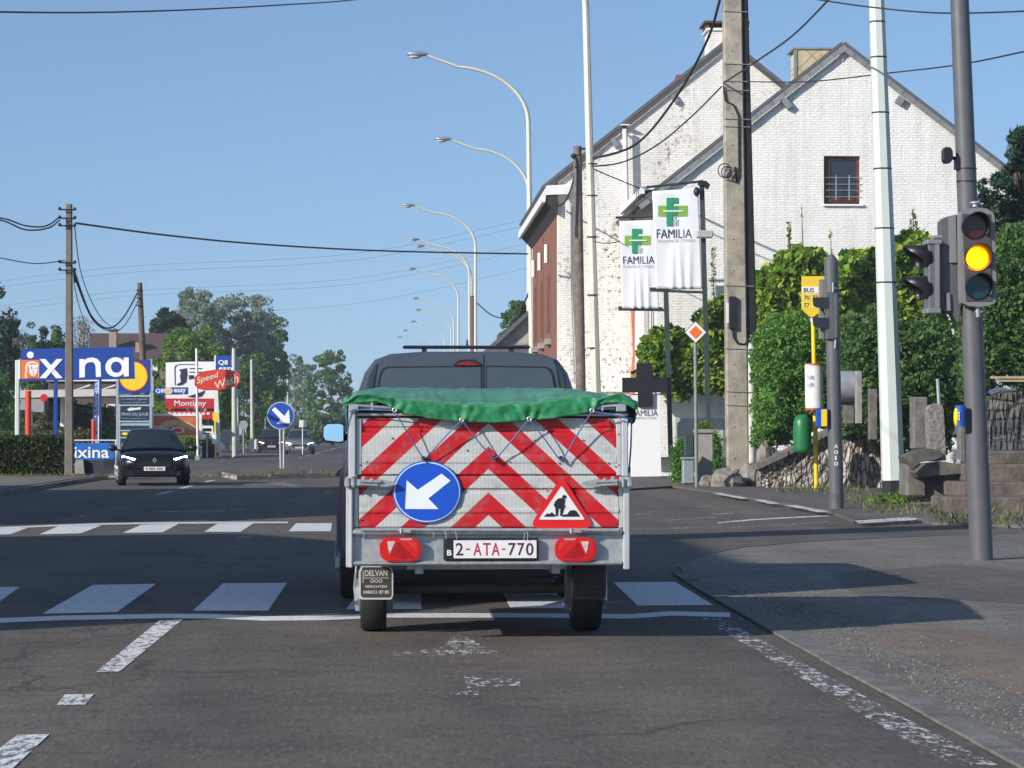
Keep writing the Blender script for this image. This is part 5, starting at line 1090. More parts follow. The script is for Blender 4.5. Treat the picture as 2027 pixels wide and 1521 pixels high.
bumpn(nt_, bs_, math_(nt_, 'ADD', noise(nt_, 1.6, 5, vec=mt_.outputs[0], rough=.65).outputs[0], math_(nt_, 'MULTIPLY', n2.outputs[0], .06)), .6, .03)
m_tarp2, nt_, bs_ = newmat('sunlit_green_tarpaulin'); n1 = noise(nt_, 1.5, 6, rough=.65)  # top rows: sun and sky sheen put into a lighter green
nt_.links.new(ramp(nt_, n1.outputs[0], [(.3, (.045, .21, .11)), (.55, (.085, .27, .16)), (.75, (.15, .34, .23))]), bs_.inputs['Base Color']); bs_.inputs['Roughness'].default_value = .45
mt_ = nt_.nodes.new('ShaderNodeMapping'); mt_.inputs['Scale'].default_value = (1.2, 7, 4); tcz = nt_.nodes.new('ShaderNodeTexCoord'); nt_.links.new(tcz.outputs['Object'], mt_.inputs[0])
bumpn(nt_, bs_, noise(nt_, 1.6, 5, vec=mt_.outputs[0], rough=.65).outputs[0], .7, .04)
tarp = thing('tarpaulin', 'green tarpaulin stretched over the trailer load and laced with blue cord', 'tarpaulin', (XT, TY, ztop))
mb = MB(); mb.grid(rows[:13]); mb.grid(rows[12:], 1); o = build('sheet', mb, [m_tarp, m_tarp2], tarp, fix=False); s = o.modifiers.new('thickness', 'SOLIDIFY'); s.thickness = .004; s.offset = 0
# side skirts hanging over the box sides
for sg, xs in ((-1, 687), (1, 1255)):
    rws = []
    for j in range(8):
        v = j/7; rw = []
        for i in range(21):
            u = i/20; Y = TY+.02+u*2.4; zt_ = gz(800, TY)-.02+.10*math.sin(u*math.pi); hh = .09+.03*math.sin(u*17)+.02*math.sin(u*6)
            rw.append(Vector((gx(xs, TY)+sg*(.004+.008*math.sin(v*3+u*9)), Y, zt_-hh*v)))
        rws.append(rw)
    mb = MB(); mb.grid(rws); o = build('side_skirt', mb, m_tarp, tarp, fix=False); s = o.modifiers.new('thickness', 'SOLIDIFY'); s.thickness = .004
# top closing between skirt and crown is the sheet itself; small raised corner flaps
m_cord = M('blue_cord', (.045, .13, .33), .6, var=.15); m_ring = M('brass_eyelet', (.60, .58, .50), .3, metal=.6)
for (x, y) in ((781, 812), (914, 832), (1048, 830), (1172, 813)):
    c = at(x, y, TY-.10); mb = MB(); mb.tube([(c.x+.012*math.cos(a), c.y, c.z+.012*math.sin(a)) for a in [2*math.pi*i/14 for i in range(15)]], .0055, 6, cap=False); build('eyelet', mb, m_ring, tarp)
def cord(pts, r=.0042):
    mb = MB(); mb.tube([at(x, y, TY+d) for x, y, d in pts], r, 6); build('cord', mb, m_cord, tarp)
cord([(782, 814, -.105), (809, 862, -.085), (838, 908, -.055), (845, 905, -.055), (880, 866, -.08), (912, 834, -.105)])
cord([(916, 834, -.105), (945, 872, -.085), (972, 905, -.055), (978, 909, -.055), (986, 904, -.055), (1015, 870, -.08), (1040, 838, -.10), (1048, 833, -.105)])
cord([(1050, 834, -.105), (1080, 872, -.085), (1106, 908, -.055), (1112, 911, -.055), (1117, 905, -.055), (1142, 862, -.08), (1171, 816, -.105)])
cord([(781, 813, -.1), (740, 812, -.08), (700, 811, -.085), (686, 813, -.06), (688, 850, -.03), (691, 880, -.02), (690, 906, 0)])
cord([(1172, 815, -.1), (1205, 820, -.085), (1236, 827, -.09), (1250, 829, -.04), (1249, 880, 0), (1246, 925, .02)], .006)
# ================================================================== van
m_vang = M('van_grey_paint', (.085, .105, .135), .35, metal=.35, var=.04, spec=.5); VY = 19.9; XV = gx(924, VY)
vn = thing('van', 'dark grey panel van with roof light bar towing the trailer', 'van', (XV, VY, 0))
hp = [(0, 1.925), (.35, 1.922), (.58, 1.905), (.70, 1.86), (.775, 1.76), (.83, 1.60), (.885, 1.38), (.93, 1.12), (.965, .95), (.985, .75), (.985, .45), (.93, .30), (.7, .27)]
def vsec(y, kx=1.0, kz=1.0, top=None):
    S = []
    for x, z in hp: S.append((XV+x*kx, y, .25+(min(z, top) if top else z)*kz-.25*kz))
    for x, z in hp[:0:-1]: S.append((XV-x*kx, y, .25+(min(z, top) if top else z)*kz-.25*kz))
    return S
mb = MB(); mb.loft([vsec(VY, .955, .985), vsec(VY+.05, .985, .997), vsec(VY+.16, 1, 1), vsec(VY+3.0), vsec(VY+3.5, .99, .99), vsec(VY+4.1, .97, .72), vsec(VY+4.7, .95, .58), vsec(VY+4.95, .9, .5)]); build('body', mb, m_vang, vn)
Yr = VY-.022; zb = .5
def vpoly(px, off, mat, nm, par=vn, th=.02): mb = MB(); mb.poly(px, VY-off, th); return build(nm, mb, mat, par)
ld_ = vpoly([(741, 960), (738, 800), (748, 728), (757, 708), (772, 703), (957, 700), (957, 960)], .024, m_vang, 'rear_door')
rd_ = vpoly([(959.5, 700), (1078, 703), (1092, 708), (1101, 728), (1112, 800), (1108, 960), (959.5, 960)], .024, m_vang, 'rear_door')
wm = M('privacy_glass', (.060, .078, .105), .16, var=.06, spec=.5)
vpoly([(745, 775), (752, 740), (757, 730), (768, 726), (954, 724), (954, 790), (745, 790)], .028, m_black, 'window_gasket', ld_, .003); vpoly([(749, 775), (756, 742), (761, 733), (770, 729), (952, 727), (952, 790), (749, 790)], .032, wm, 'window', ld_, .003)
vpoly([(962, 724), (1080, 726), (1090, 730), (1096, 740), (1106, 790), (962, 790)], .028, m_black, 'window_gasket', rd_, .003); vpoly([(964, 727), (1079, 729), (1086, 733), (1092, 742), (1100, 790), (964, 790)], .032, wm, 'window', rd_, .003)
vpoly([(897, 723), (906, 715), (916, 712), (938, 712), (947, 716), (953, 723)], .045, m_black, 'brake_light_housing', ld_); vpoly([(901, 723), (912, 718), (925, 716), (938, 718), (950, 723)], .05, M('brake_lens', (.30, .01, .015), .25), 'brake_lens', ld_, .004)
for P_ in ([(727, 767), (733, 740), (742, 722), (747, 720), (742, 745), (737, 772)], [(1120, 770), (1114, 742), (1105, 724), (1100, 722), (1106, 748), (1112, 774)]):
    tl = vpoly(P_, .012, m_glass, 'tail_lamp', vn, .05)
lb = MB(); lb.pbox(797, 684, 1050, 690.5, VY+1.0, .14, 0, .01)
for x in (840, 1012): lb.pbox(x-5, 690, x+5, 698, VY+1.02, .1)
lb.tube([at(925, 690, VY+1.1), at(925, 672, VY+1.1)], [.014, .006], 6); lb = build('light_bar', lb, M('beacon_bar', (.03, .022, .035), .3, var=.3), vn)
mb = MB(); c = at(660, 857, VY+3.2); mb.loft([[(c.x+dx*sx, VY+3.2+yy, c.z+dz*sz) for dx, dz in ((-.075, -.075), (-.098, -.04), (-.098, .05), (-.06, .085), (.06, .088), (.098, .075), (.098, -.08), (.06, -.09))] for yy, sx, sz in ((0, .96, .96), (.04, 1.02, 1.02), (.14, .7, .7))], smooth=False)
mb.tube([(c.x+.05, c.y+.08, c.z-.05), (XV-.93, c.y+.1, c.z-.03)], .03, 8); mr = build('wing_mirror', mb, m_black, vn)
mb = MB(); mb.ext([(c.x+dx*.88, c.y-.006, c.z+dz*.88) for dx, dz in ((-.075, -.075), (-.098, -.04), (-.098, .05), (-.06, .085), (.06, .088), (.098, .075), (.098, -.08), (.06, -.09))], (0, .005, 0))
mg, nt_, bs_ = newmat('mirror_glass'); bs_.inputs['Metallic'].default_value = 1; bs_.inputs['Base Color'].default_value = (.6, .8, 1, 1); bs_.inputs['Roughness'].default_value = .06; build('mirror_glass', mb, mg, mr)  # blue base colour stands in for the sky's reflection
for x in (XV-.86, XV+.86):
    wheel(vn, x, VY+.95, .335, .22); wheel(vn, x, VY+3.95, .335, .22)
mb = MB(); mb.box(XV-.9, XV+.9, VY-.08, VY+.02, .36, .62); mb.tube([(XV, VY-.1, .45), (XT, VY-.22, .45)], .03, 8); build('rear_bumper', mb, m_black, vn)
mb = MB(); mb.box(XV-.75, XV+.75, VY+.3, VY+4.5, .2, .34); build('underbody', mb, m_black, vn)
for z in (1.08,):
    for s in (-1, 1): mb = MB(); mb.box(XV+s*.985-.012, XV+s*.985+.012, VY+.6, VY+4.2, .55, .68); build('side_moulding', mb, m_black, vn)
# ================================================================== oncoming cars
def car(label, col, x, y, rot, W=1.8, L=4.1, H=1.45, hood=.95, group=None, lights=True, kind='car', strength=14, plate=True):
    t = thing('car', label, kind, (0, 0, 0), group); paint = M('car_paint', col, .28, metal=.3, var=.03, spec=.6); hw = W/2; n = 16
    def sec(yy, w, zt, zb=.22):   # body section, flat-topped
        P_ = [(0, zt), (w*.55, zt-.01), (w*.82, zt-.04), (w*.95, zt-.12), (w, zt-.26), (w*.995, .45), (w*.95, zb+.08), (w*.85, zb)]
        return [(a, yy, b) for a, b in P_]+[(-a, yy, b) for a, b in P_[:0:-1]]
    f = -L/2; mb = MB()
    mb.loft([sec(f, hw*.62, .68, .26), sec(f+.05, hw*.78, .74, .22), sec(f+.18, hw*.90, .80), sec(f+.45, hw*.97, .87), sec(f+.9, hw, hood-.01), sec(f+1.2, hw, hood+.01), sec(0.2, hw, hood+.03), sec(-f-.7, hw, hood+.04), sec(-f-.2, hw*.96, hood), sec(-f, hw*.85, hood-.1)])
    build('body', mb, paint, t)
    g = MB(); y0, y1, y2, y3 = f+1.0, f+1.75, -f-1.1, -f-.25; zb = hood-.02
    def cs(yy, w, z): return [(-w, yy, z), (w, yy, z)]
    gb = [(hw*.90, y0, zb), (hw*.635, y1, H-.05), (hw*.62, (y1+y2)/2, H), (hw*.60, y2, H-.04), (hw*.80, y3, zb+.02)]
    S = []
    for w_, yy, z in gb: S.append([(w_, yy, z), (w_*.7, yy-.04, z+.03), (0, yy-.06, z+.045), (-w_*.7, yy-.04, z+.03), (-w_, yy, z)])
    g.grid(S); 
    for s in (-1, 1):
        pts = [(s*w_, yy, z) for w_, yy, z in gb]+[(s*hw*.93, y3, zb-.05), (s*hw*.93, y0, zb-.05)]; g.add(pts, [tuple(range(len(pts)))])
    build('cabin', g, paint, t)
    e = .012   # glass, proud of the cabin
    w0, w1 = hw*.84, hw*.59
    def lerp(a, b, u): return tuple(p+(q-p)*u for p, q in zip(a, b))
    A = [(-w0, y0, zb), (-w0*.6, y0-.045, zb+.035), (0, y0-.06, zb+.045), (w0*.6, y0-.045, zb+.035), (w0, y0, zb)]; B = [(-w1, y1, H-.05), (-w1*.6, y1-.045, H-.018), (0, y1-.06, H-.005), (w1*.6, y1-.045, H-.018), (w1, y1, H-.05)]
    mb = MB(); mb.grid([[tuple(Vector(lerp(a, b, u))+Vector((0, -e, e))) for a, b in zip(A, B)] for u in (.06, .94)]); build('windscreen', mb, m_glass, t, fix=False)
    for s in (-1, 1):
        mb = MB(); q = [(s*(hw*.905+e), y0+.35, zb+.02), (s*(hw*.66+e), y1+.1, H-.10), (s*(hw*.64+e), y2-.1, H-.09), (s*(hw*.835+e), y3-.3, zb+.04)]; mb.add(q, [(0, 1, 2, 3)]); build('side_window', mb, m_glass, t, fix=False)
        mb = MB(); mb.ball((s*(hw+.12), y0+.35, zb+.07), (.12, .07, .085), n=10, k=6); mb.tube([(s*hw*.9, y0+.4, zb), (s*(hw+.05), y0+.37, zb+.04)], .025, 6); build('wing_mirror', mb, m_black, t)
        hl = [(s*hw*.50, f+.015, .665), (s*hw*.62, f-.005, .70), (s*hw*.94, f+.26, .775), (s*hw*.96, f+.32, .70), (s*hw*.78, f+.08, .64), (s*hw*.60, f+.01, .62)]
        mb = MB(); mb.ext(hl, (0, -.035, 0)); h_ = build('headlight', mb, m_glass, t)
        if lights:
            mb = MB(); mb.ext([(s*hw*.52, f-.035, .668), (s*hw*.66, f-.035, .70), (s*hw*.90, f-.025, .755), (s*hw*.91, f-.025, .70), (s*hw*.86, f-.03, .70), (s*hw*.84, f-.03, .722), (s*hw*.66, f-.035, .655), (s*hw*.58, f-.035, .632)], (0, -.02, 0)); build('daytime_light', mb, emit('headlight_glow', (.80, .82, 1.0), strength), h_)
    mb = MB(); mb.ext([(-hw*.42, f-.004, .60), (hw*.42, f-.004, .60), (hw*.50, f-.004, .52), (hw*.42, f-.004, .44), (-hw*.42, f-.004, .44), (-hw*.50, f-.004, .52)], (0, -.02, 0)); gr_ = build('grille', mb, m_black, t)
    mb = MB(); mb.box(-hw*.72, hw*.72, f+.01, f+.1, .255, .37); build('lower_grille', mb, m_black, t)
    mb = MB(); mb.ext([(0, f-.03, .70), (.055, f-.03, .63), (0, f-.03, .56), (-.055, f-.03, .63)], (0, -.012, 0)); b_ = build('badge', mb, m_galv, t)
    mb = MB(); mb.ext([(0, f-.044, .665), (.025, f-.044, .63), (0, f-.044, .595), (-.025, f-.044, .63)], (0, -.004, 0)); build('badge_centre', mb, m_black, b_)
    if plate:
        mb = MB(); mb.box(-.26, .26, f-.04, f-.005, .375, .475); p_ = build('number_plate', mb, m_whitep, t)
        mb = MB()
        for k, u in enumerate((-.21, -.13, -.08, -.03, .06, .11, .16)): mb.box(u, u+.03, f-.044, f-.0405, .395, .455)
        build('plate_print', mb, M('plate_ink', (.25, .1, .12)), p_)
    for s in (-1, 1):
        for yy in (f+.85, -f-.75): wheel(t, s*(hw-.10), yy, .31, .2)
    t.location = (x, y, 0); t.rotation_euler.z = rot; return t
def road_at(px, Y): return gx(px, Y)
CG = 'oncoming cars in the left lanes'
car('black hatchback with bright headlights nearest in the oncoming lane', (.010, .012, .018), gx(301, 67.2), 67.2, R(7), 1.76, 4.05, 1.39, .88, CG, strength=9)
car('grey sport utility car with lit headlights right behind the blue arrow sign', (.16, .18, .20), gx(593, 163), 163, R(2), 1.82, 4.4, 1.5, .98, CG, strength=8)
car('dark brown car behind the left side of the arrow sign post', (.035, .022, .024), gx(536, 176), 176, R(4), 1.8, 4.3, 1.55, .98, CG, strength=5)
car('far dark car with small lit headlights near the van mirror', (.03, .03, .035), gx(645, 285), 285, R(2), 1.8, 4.3, 1.5, .95, CG, strength=8, plate=False)
# ================================================================== signs and things on the left
def vpost(mb, px, y0, y1, Y, w, d=None, m=0, py2=None):
    a = at(px-w/2, y0, Y); c = at((py2 or px)+w/2, y1, Y); mb.pbox(px-w/2, y0, px+w/2, y1, Y, d or w*Y/FPX, m, .02)
m_pwhite = M('sign_letter_white', (.80, .81, .80), .4, var=.02)
# ixina board
Yi = 112; t = thing('furniture_shop_board', 'large blue ixina board on posts behind the clipped hedge', 'billboard', (gx(155, Yi), Yi, 0))
mb = MB(); mb.poly([(42, 691), (264, 687), (266, 750), (42, 755)], Yi, .3); bd = build('panel', mb, m_nblue, t)
mb = MB(); mb.pbox(30, 713, 38, 880, Yi+.1, .2, 0, .02); build('post', mb, m_whitep, t)
for q in ((106, 752, 113, 880), (193, 745, 200, 880)): mb = MB(); mb.pbox(*q, Yi+.05, .2, 0, .02); build('post', mb, m_nblue, t)
for q in ((50, 774, 62, 880), (181, 830, 189, 880)): mb = MB(); c0 = at((q[0]+q[2])/2, q[1], Yi-.2); mb.tube([(c0.x, c0.y, 0), c0], (q[2]-q[0])/2*Yi/FPX, 14); build('red_column', mb, M('column_red', (.68, .04, .015), .45, var=.1), t)
mb = MB(); mb.poly(circ(60, 703, 6.8, n=20), Yi-.02, .015); build('letter_dot', mb, m_pwhite, bd)
Yl = Yi-.02
def strokes(name, polys, mat, par, Y=Yl, th=.015):
    mb = MB()
    for p in polys: mb.poly(p, Y, th)
    return build(name, mb, mat, par)
strokes('lettering', [[(78, 711), (90, 711), (124, 749), (111, 749)]], m_pwhite, bd)
strokes('lettering', [[(112, 711), (124, 711), (91, 749), (78, 749)]], m_pwhite, bd, Yl-.018)
strokes('lettering', [[(131, 716), (141, 716), (141, 751), (131, 751)]], m_pwhite, bd, Yl)   # i, behind the pole
strokes('lettering', [[(157, 711), (166, 711), (167, 713), (174, 709), (184, 708), (193, 711), (199, 718), (200, 746), (190, 747), (189, 725), (186, 718), (179, 717), (172, 719), (168, 725), (168, 747), (157, 748)]], m_pwhite, bd)
strokes('lettering', [circ(229, 727, 20.5, 19.5, 30)], m_pwhite, bd); strokes('letter_hole', [circ(230, 727, 10.5, 11, 24)], m_nblue, bd, Yl-.012, .008)
strokes('lettering', [[(245, 708), (255, 708), (255, 745), (245, 746)]], m_pwhite, bd, Yl-.018)
# orange square with lion head, standing in front of the board
Yg = 106; t = thing('bank_sign', 'orange square sign with a white lion drawing over the left of the ixina board', 'sign', (gx(58, Yg), Yg, 0))
mb = MB(); mb.poly([(39, 713), (78, 713), (78, 750), (39, 750)], Yg, .2); bd2 = build('panel', mb, m_org, t)
mb = MB(); mb.pbox(37, 712, 40, 751, Yg-.02, .25); build('side_trim', mb, m_whitep, t)
mb = MB(); mb.pbox(31.5, 713, 36.5, 885, Yg+.02, .12); build('post', mb, m_lampp, t)
lion = [(50, 749), (49, 740), (51, 734), (50, 726), (53, 719), (59, 716.5), (67, 716), (73, 718), (77, 723), (77, 749)]
strokes('lion_outline', [lion], m_pwhite, bd2, Yg-.015, .01)
strokes('lion_mane', [[(53, 749), (52, 740), (54, 734), (53, 727), (56, 721), (60, 719), (67, 718.5), (72, 720), (75.5, 725), (75.5, 749)]], m_org, bd2, Yg-.022, .005)
strokes('lion_face', [[(57, 721), (60, 723), (66, 721.5), (71, 723), (74, 721), (75, 724), (73.5, 729), (74, 736), (71, 742), (66, 745.5), (61, 743), (58, 738), (58, 731), (56, 725)]], m_pwhite, bd2, Yg-.029, .005)
m_ol = M('orange_lines', (.75, .16, .03))
strokes('lion_features', [[(60.5, 728), (63.5, 729), (63.5, 730.5), (60.5, 729.6)], [(68, 729), (71, 728), (71, 729.6), (68, 730.5)], [(64, 735), (68, 735), (66, 738)], [(65.6, 738), (66.4, 738), (66.4, 741), (65.6, 741)], [(62, 740.5), (66, 741.5), (70, 740.5), (66, 743)], [(56, 746.5), (74, 746.5), (74, 747.3), (56, 747.3)], [(60, 725), (62, 724.5), (64.5, 733), (63.5, 733)]], m_ol, bd2, Yg-.036, .005)
# round red sign, grey awning sign
Yn = 118; t = thing('round_red_sign', 'small red round sign near the grey canopy at far left', 'sign', (gx(87, Yn), Yn, 0))
mb = MB(); mb.poly(circ(86.5, 788, 6.6, 8, 16), Yn, .25); build('disc', mb, m_red, t); mb = MB(); mb.tube([(gx(92, Yn), Yn+.1, 0), at(90, 790, Yn+.1)], .08, 8); build('post', mb, m_black, t)
# long canopy of the filling station / low building
Yk = 132; t = thing('station_canopy', 'long pale canopy with rounded end at far left', 'canopy', (gx(120, Yk), Yk, 0))
mb = MB(); mb.poly([(14, 782), (17, 776), (25, 773), (232, 770), (232, 784), (25, 788), (16, 787)], Yk, 6); build('fascia', mb, M('canopy_grey', (.52, .50, .46), .5, var=.05), t)
mb = MB(); mb.poly([(36, 790), (92, 790), (92, 812), (84, 816), (70, 816), (58, 812), (36, 812)], Yk-1.5, .6); build('canopy_box', mb, M('dull_grey_box', (.28, .28, .29), .6), t)
for px in (60, 125, 190): mb = MB(); mb.tube([(gx(px, Yk+3), Yk+3, 0), at(px, 786, Yk+3)], .15, 10); build('column', mb, m_whitep, t)
# buildings under/behind
t = thing('shop_building', 'low brick shop with white framed windows under the canopy', 'building', (gx(180, 140), 140, 0))
mb = MB(); mb.pbox(95, 752, 262, 872, 140, 9); build('wall', mb, M('shop_brick', (.10, .07, .06), .85, var=.25, scale=2), t)
mb = MB(); mb.pbox(92, 750, 264, 755, 139.8, 9.4); build('roof_edge', mb, m_whitep, t)
for q in ((210, 800, 228, 830), (232, 800, 250, 830), (150, 810, 172, 850)):
    mb = MB(); mb.pbox(*q, 139.9, .099); w_ = build('window', mb, m_whitep, t); mb = MB(); mb.pbox(q[0]+3, q[1]+4, q[2]-3, q[3]-4, 139.88, .019); build('pane', mb, m_glass, w_)
for a in (150, 200):
    mb = MB(); mb.poly([(a, 771), (a+28, 761), (a+28, 764), (a+4, 771)], 131, .2); solo('skylight', mb, m_whitep, 'raised white roof hatch on the pale canopy, '+('left of' if a == 150 else 'beside')+' the thin flag pole', 'roof hatch', tuple(at(a+14, 770, 131)))
t = thing('dark_roof_house', 'house with dark tiled roof and two brick chimneys behind the ixina board', 'house', (gx(265, 190), 190, 0))
mb = MB(); mb.pbox(178, 712, 350, 866, 190, 8); build('wall', mb, M('old_wall', (.20, .15, .13), .85, var=.25), t)
mb = MB(); mb.ext([at(176, 712, 189.5), at(352, 712, 189.5), at(352, 664, 194), at(177, 664, 194)], (0, .05, .15)); mb.ext([at(176, 712, 198.5), at(352, 712, 198.5), at(352, 664, 194.1), at(177, 664, 194.1)], (0, .05, .15)); build('roof', mb, m_rtile, t)
for q in ((216, 655, 230, 690), (268, 676, 280, 712)):
    mb = MB(); mb.pbox(*q, 190.5, 1.0); c_ = build('chimney', mb, M('tan_brick', (.34, .26, .19), .85, var=.2), t); mb = MB(); mb.pbox(q[0]-2, q[1]-3, q[2]+2, q[1], 190.4, 1.2); build('chimney_cap', mb, m_rtile, c_)
for q in ((300, 720, 312, 745), (190, 720, 202, 745)): mb = MB(); mb.pbox(*q, 189.9, .09); build('window', mb, m_whitep, t)
# discount market totem (blue panel, yellow disc, slats)
Ym = 122; t = thing('market_totem', 'tall grey totem with yellow disc on blue and dark slogan panels', 'sign tower', (gx(265, Ym), Ym, 0))
for q in ((230, 752, 234, 900), (296, 711, 300.5, 900), (234, 800, 238, 900)): mb = MB(); mb.pbox(*q, Ym, .25); build('post', mb, M('totem_grey', (.36, .42, .46), .5, metal=.2), t)
mb = MB(); mb.pbox(238, 782, 296, 900, Ym+.04, .15); build('slat_panel', mb, M('slat_blue_grey', (.22, .30, .36), .5), t)
mb = MB()
for y in (784, 802, 834, 841, 852, 866): mb.pbox(236, y, 298, y+1.6, Ym-.02, .05)
build('rails', mb, M('rail_pale', (.45, .55, .62), .5), t)
mb = MB(); mb.pbox(235, 713, 297, 778, Ym-.02, .2); bd3 = build('logo_panel', mb, m_nblue, t)
strokes('red_ring', [circ(264, 745, 29.5, 30, 36)], m_red, bd3, Ym-.035, .012); strokes('yellow_disc', [circ(264, 745, 27.5, 28, 36)], m_yel, bd3, Ym-.048, .01)
for q in ((238, 787, 296, 800), (238, 805, 296, 832), (238, 843, 296, 850), (240, 856, 296, 864), (240, 869, 296, 878)): mb = MB(); mb.pbox(*q, Ym+.0, .035); pn = build('slogan_panel', mb, M('slogan_navy', (.015, .03, .06), .4), t)
m_dim = M('dim_print', (.35, .42, .48), .5)
text('lettering', 'La meilleure baguette', (240, 788, 292, 793), Ym-.01, m_dim, t); text('lettering', 'au prix le plus bas', (243, 795, 290, 799), Ym-.01, m_dim, t); text('lettering', 'FRAIS DU JOUR', (241, 817, 294, 825), Ym-.01, m_dim, t, .01); text('lettering', "C'est toujours ici", (241, 827, 290, 830), Ym-.01, m_dim, t)
strokes('baguette_picture', [[(251, 811), (258, 807), (268, 808), (279, 806), (278, 811), (266, 812), (256, 814)]], m_whitep, t, Ym-.012, .01)
strokes('small_logo', [circ(247, 859, 6, 3, 14)], m_yel, t, Ym-.012, .01)
# tall narrow flags
t = thing('blue_flag', 'narrow blue CUISINES flag banner beside the second blue post', 'flag', (gx(190, 108), 108, 0))
mb = MB(); mb.poly([(187, 758), (195, 755), (195, 830), (184, 833)], 108, .03); build('cloth', mb, M('flag_blue', (.02, .12, .50), .5), t, fix=True); mb = MB(); mb.pbox(194, 752, 195.6, 880, 107.95, .04); build('pole', mb, m_whitep, t)
text('lettering', 'CUISINES', ((186.5, 826), (188.5, 758), (193.5, 757), (192, 826)), 107.95, m_whitep, t, .01)
# pole: thin concrete/wood poles on the left
Yq = 73; t = thing('concrete_pole', 'tall square concrete pole at the end of the clipped hedge', 'utility pole', (gx(136, Yq), Yq, 0))
mb = MB(); S = []
for (x0, x1, y) in ((127.5, 144.5, 952), (130.5, 141.5, 404)):
    a = at(x0, y, Yq); c = at(x1, y, Yq); e = .02; S.append([(a.x+e, Yq, a.z), (c.x-e, Yq, a.z), (c.x, Yq+e, a.z), (c.x, Yq+.2, a.z), (a.x, Yq+.2, a.z), (a.x, Yq+e, a.z)])
mb.loft(S, smooth=False); build('pole', mb, M('pole_brown_grey', (.17, .145, .125), .9, var=.2, scale=3, bump=.4, grime=.3), t)
mb = MB()
for y in (415, 432, 447, 520, 535): mb.tube([at(118, y, Yq-.1), at(148, y+1, Yq-.1)], .022, 6); mb.ball(at(118, y-2, Yq-.1), .05, n=8, k=4); mb.ball(at(148, y-1, Yq-.1), .05, n=8, k=4)
mb.tube([at(146, 530, Yq-.05), at(148, 560, Yq-.05), at(146, 560, Yq-.05)], .03, 6); build('cable_brackets', mb, m_black, t)
Yv = 125; t = thing('leaning_wood_pole', 'brown wooden pole leaning slightly beside the market totem', 'utility pole', (gx(291, Yv), Yv, 0))
mb = MB(); mb.tube([(gx(291, Yv), Yv, 0), at(276.5, 560, Yv)], [.20, .12], 12); build('pole', mb, M('pole_wood_brown', (.12, .085, .07), .85, var=.35, scale=4), t)
mb = MB()
for y in (575, 590, 605): mb.tube([at(270, y, Yv-.2), at(283, y, Yv-.2)], .03, 6)
build('cable_brackets', mb, m_black, t)
# small blue banner on a rail with concrete blocks
Yz = 78; t = thing('blue_banner', 'blue ixina banner hung on a thin frame behind the hedge end', 'banner', (gx(186, Yz), Yz, 0))
mb = MB(); mb.poly([(145, 878), (224, 877), (226, 909), (146, 911)], Yz, .02); bn_ = build('cloth', mb, M('banner_blue', (.01, .13, .50), .5), t)
text('lettering', 'ixina', (147, 885, 216, 907), Yz-.015, m_pwhite, bn_, .015)
mb = MB()
for a, b in (((143, 872), (232, 872)), ((229, 872), (231, 945)), ((146, 872), (147, 948))): mb.tube([at(*a, Yz+.05), at(*b, Yz+.05)], .02, 6)
build('frame', mb, m_whitep, t)
t = thing('concrete_barrier', 'grey concrete blocks with dark openings under the blue banner', 'barrier', (gx(185, 78.6), 78.6, 0))
for q in ((148, 908, 168, 946), (205, 908, 228, 946)):
    mb = MB(); mb.poly([(q[0], q[1]), (q[2]-4, q[1]), (q[2], q[3]), (q[0], q[3])], 78.6, .4); build('block', mb, m_conc, t)
mb = MB(); mb.poly([(160, 910), (208, 910), (203, 946), (166, 946)], 78.8, .3); build('dark_panel', mb, M('dark_boards', (.035, .04, .05), .8), t)
# speed wash sign
Ya = 128; t = thing('car_wash_sign', 'red oval Speed Wash sign on a thin white pole', 'sign', (gx(390, Ya), Ya, 0))
mb = MB(); mb.tube([(gx(391, Ya), Ya+.25, 0), at(389, 690, Ya+.25)], .06, 10); build('pole', mb, m_whitep, t); mb = MB(); mb.pbox(386, 903, 395, 914, Ya+.1, .3); build('foot', mb, m_conc, t)
ov = [(385, 748), (392, 740), (405, 735), (425, 732), (450, 732), (468, 735), (475, 741), (475, 756), (468, 764), (452, 769), (430, 773), (405, 773), (392, 770), (385, 763)]
mb = MB(); mb.poly(ov, Ya, .22); bd4 = build('panel', mb, M('wash_red', (.62, .045, .025), .4, var=.06), t)
m_cream = M('cream_letters', (.72, .62, .45), .5)
text('lettering', 'Speed', ((387, 748), (432, 735), (436, 749), (391, 764)), Ya-.012, m_cream, bd4, .012, shear=.3); text('lettering', 'Wash', ((424, 757), (469, 739), (474, 757), (430, 770)), Ya-.012, m_cream, bd4, .014, shear=.3)
# fuel totem
Yt2 = 146; t = thing('fuel_totem', 'white totem leg with blue Q8 panel above the Speed Wash sign', 'sign tower', (gx(445, Yt2), Yt2, 0))
mb = MB(); mb.poly([(424, 704), (428, 704), (437, 905), (424, 905)], Yt2, .4); build('leg', mb, m_whitep, t)
mb = MB(); mb.pbox(427, 704, 470, 745, Yt2-.05, .4); bd5 = build('panel', mb, m_nblue, t)
text('lettering', 'Q8', (432, 713, 451, 724), Yt2-.07, m_pwhite, bd5, .02); text('lettering', 'easy', (433, 727, 463, 737), Yt2-.07, m_pwhite, bd5, .02); strokes('logo_dot', [circ(460, 718, 4, 5, 12)], m_red, bd5, Yt2-.07, .02)
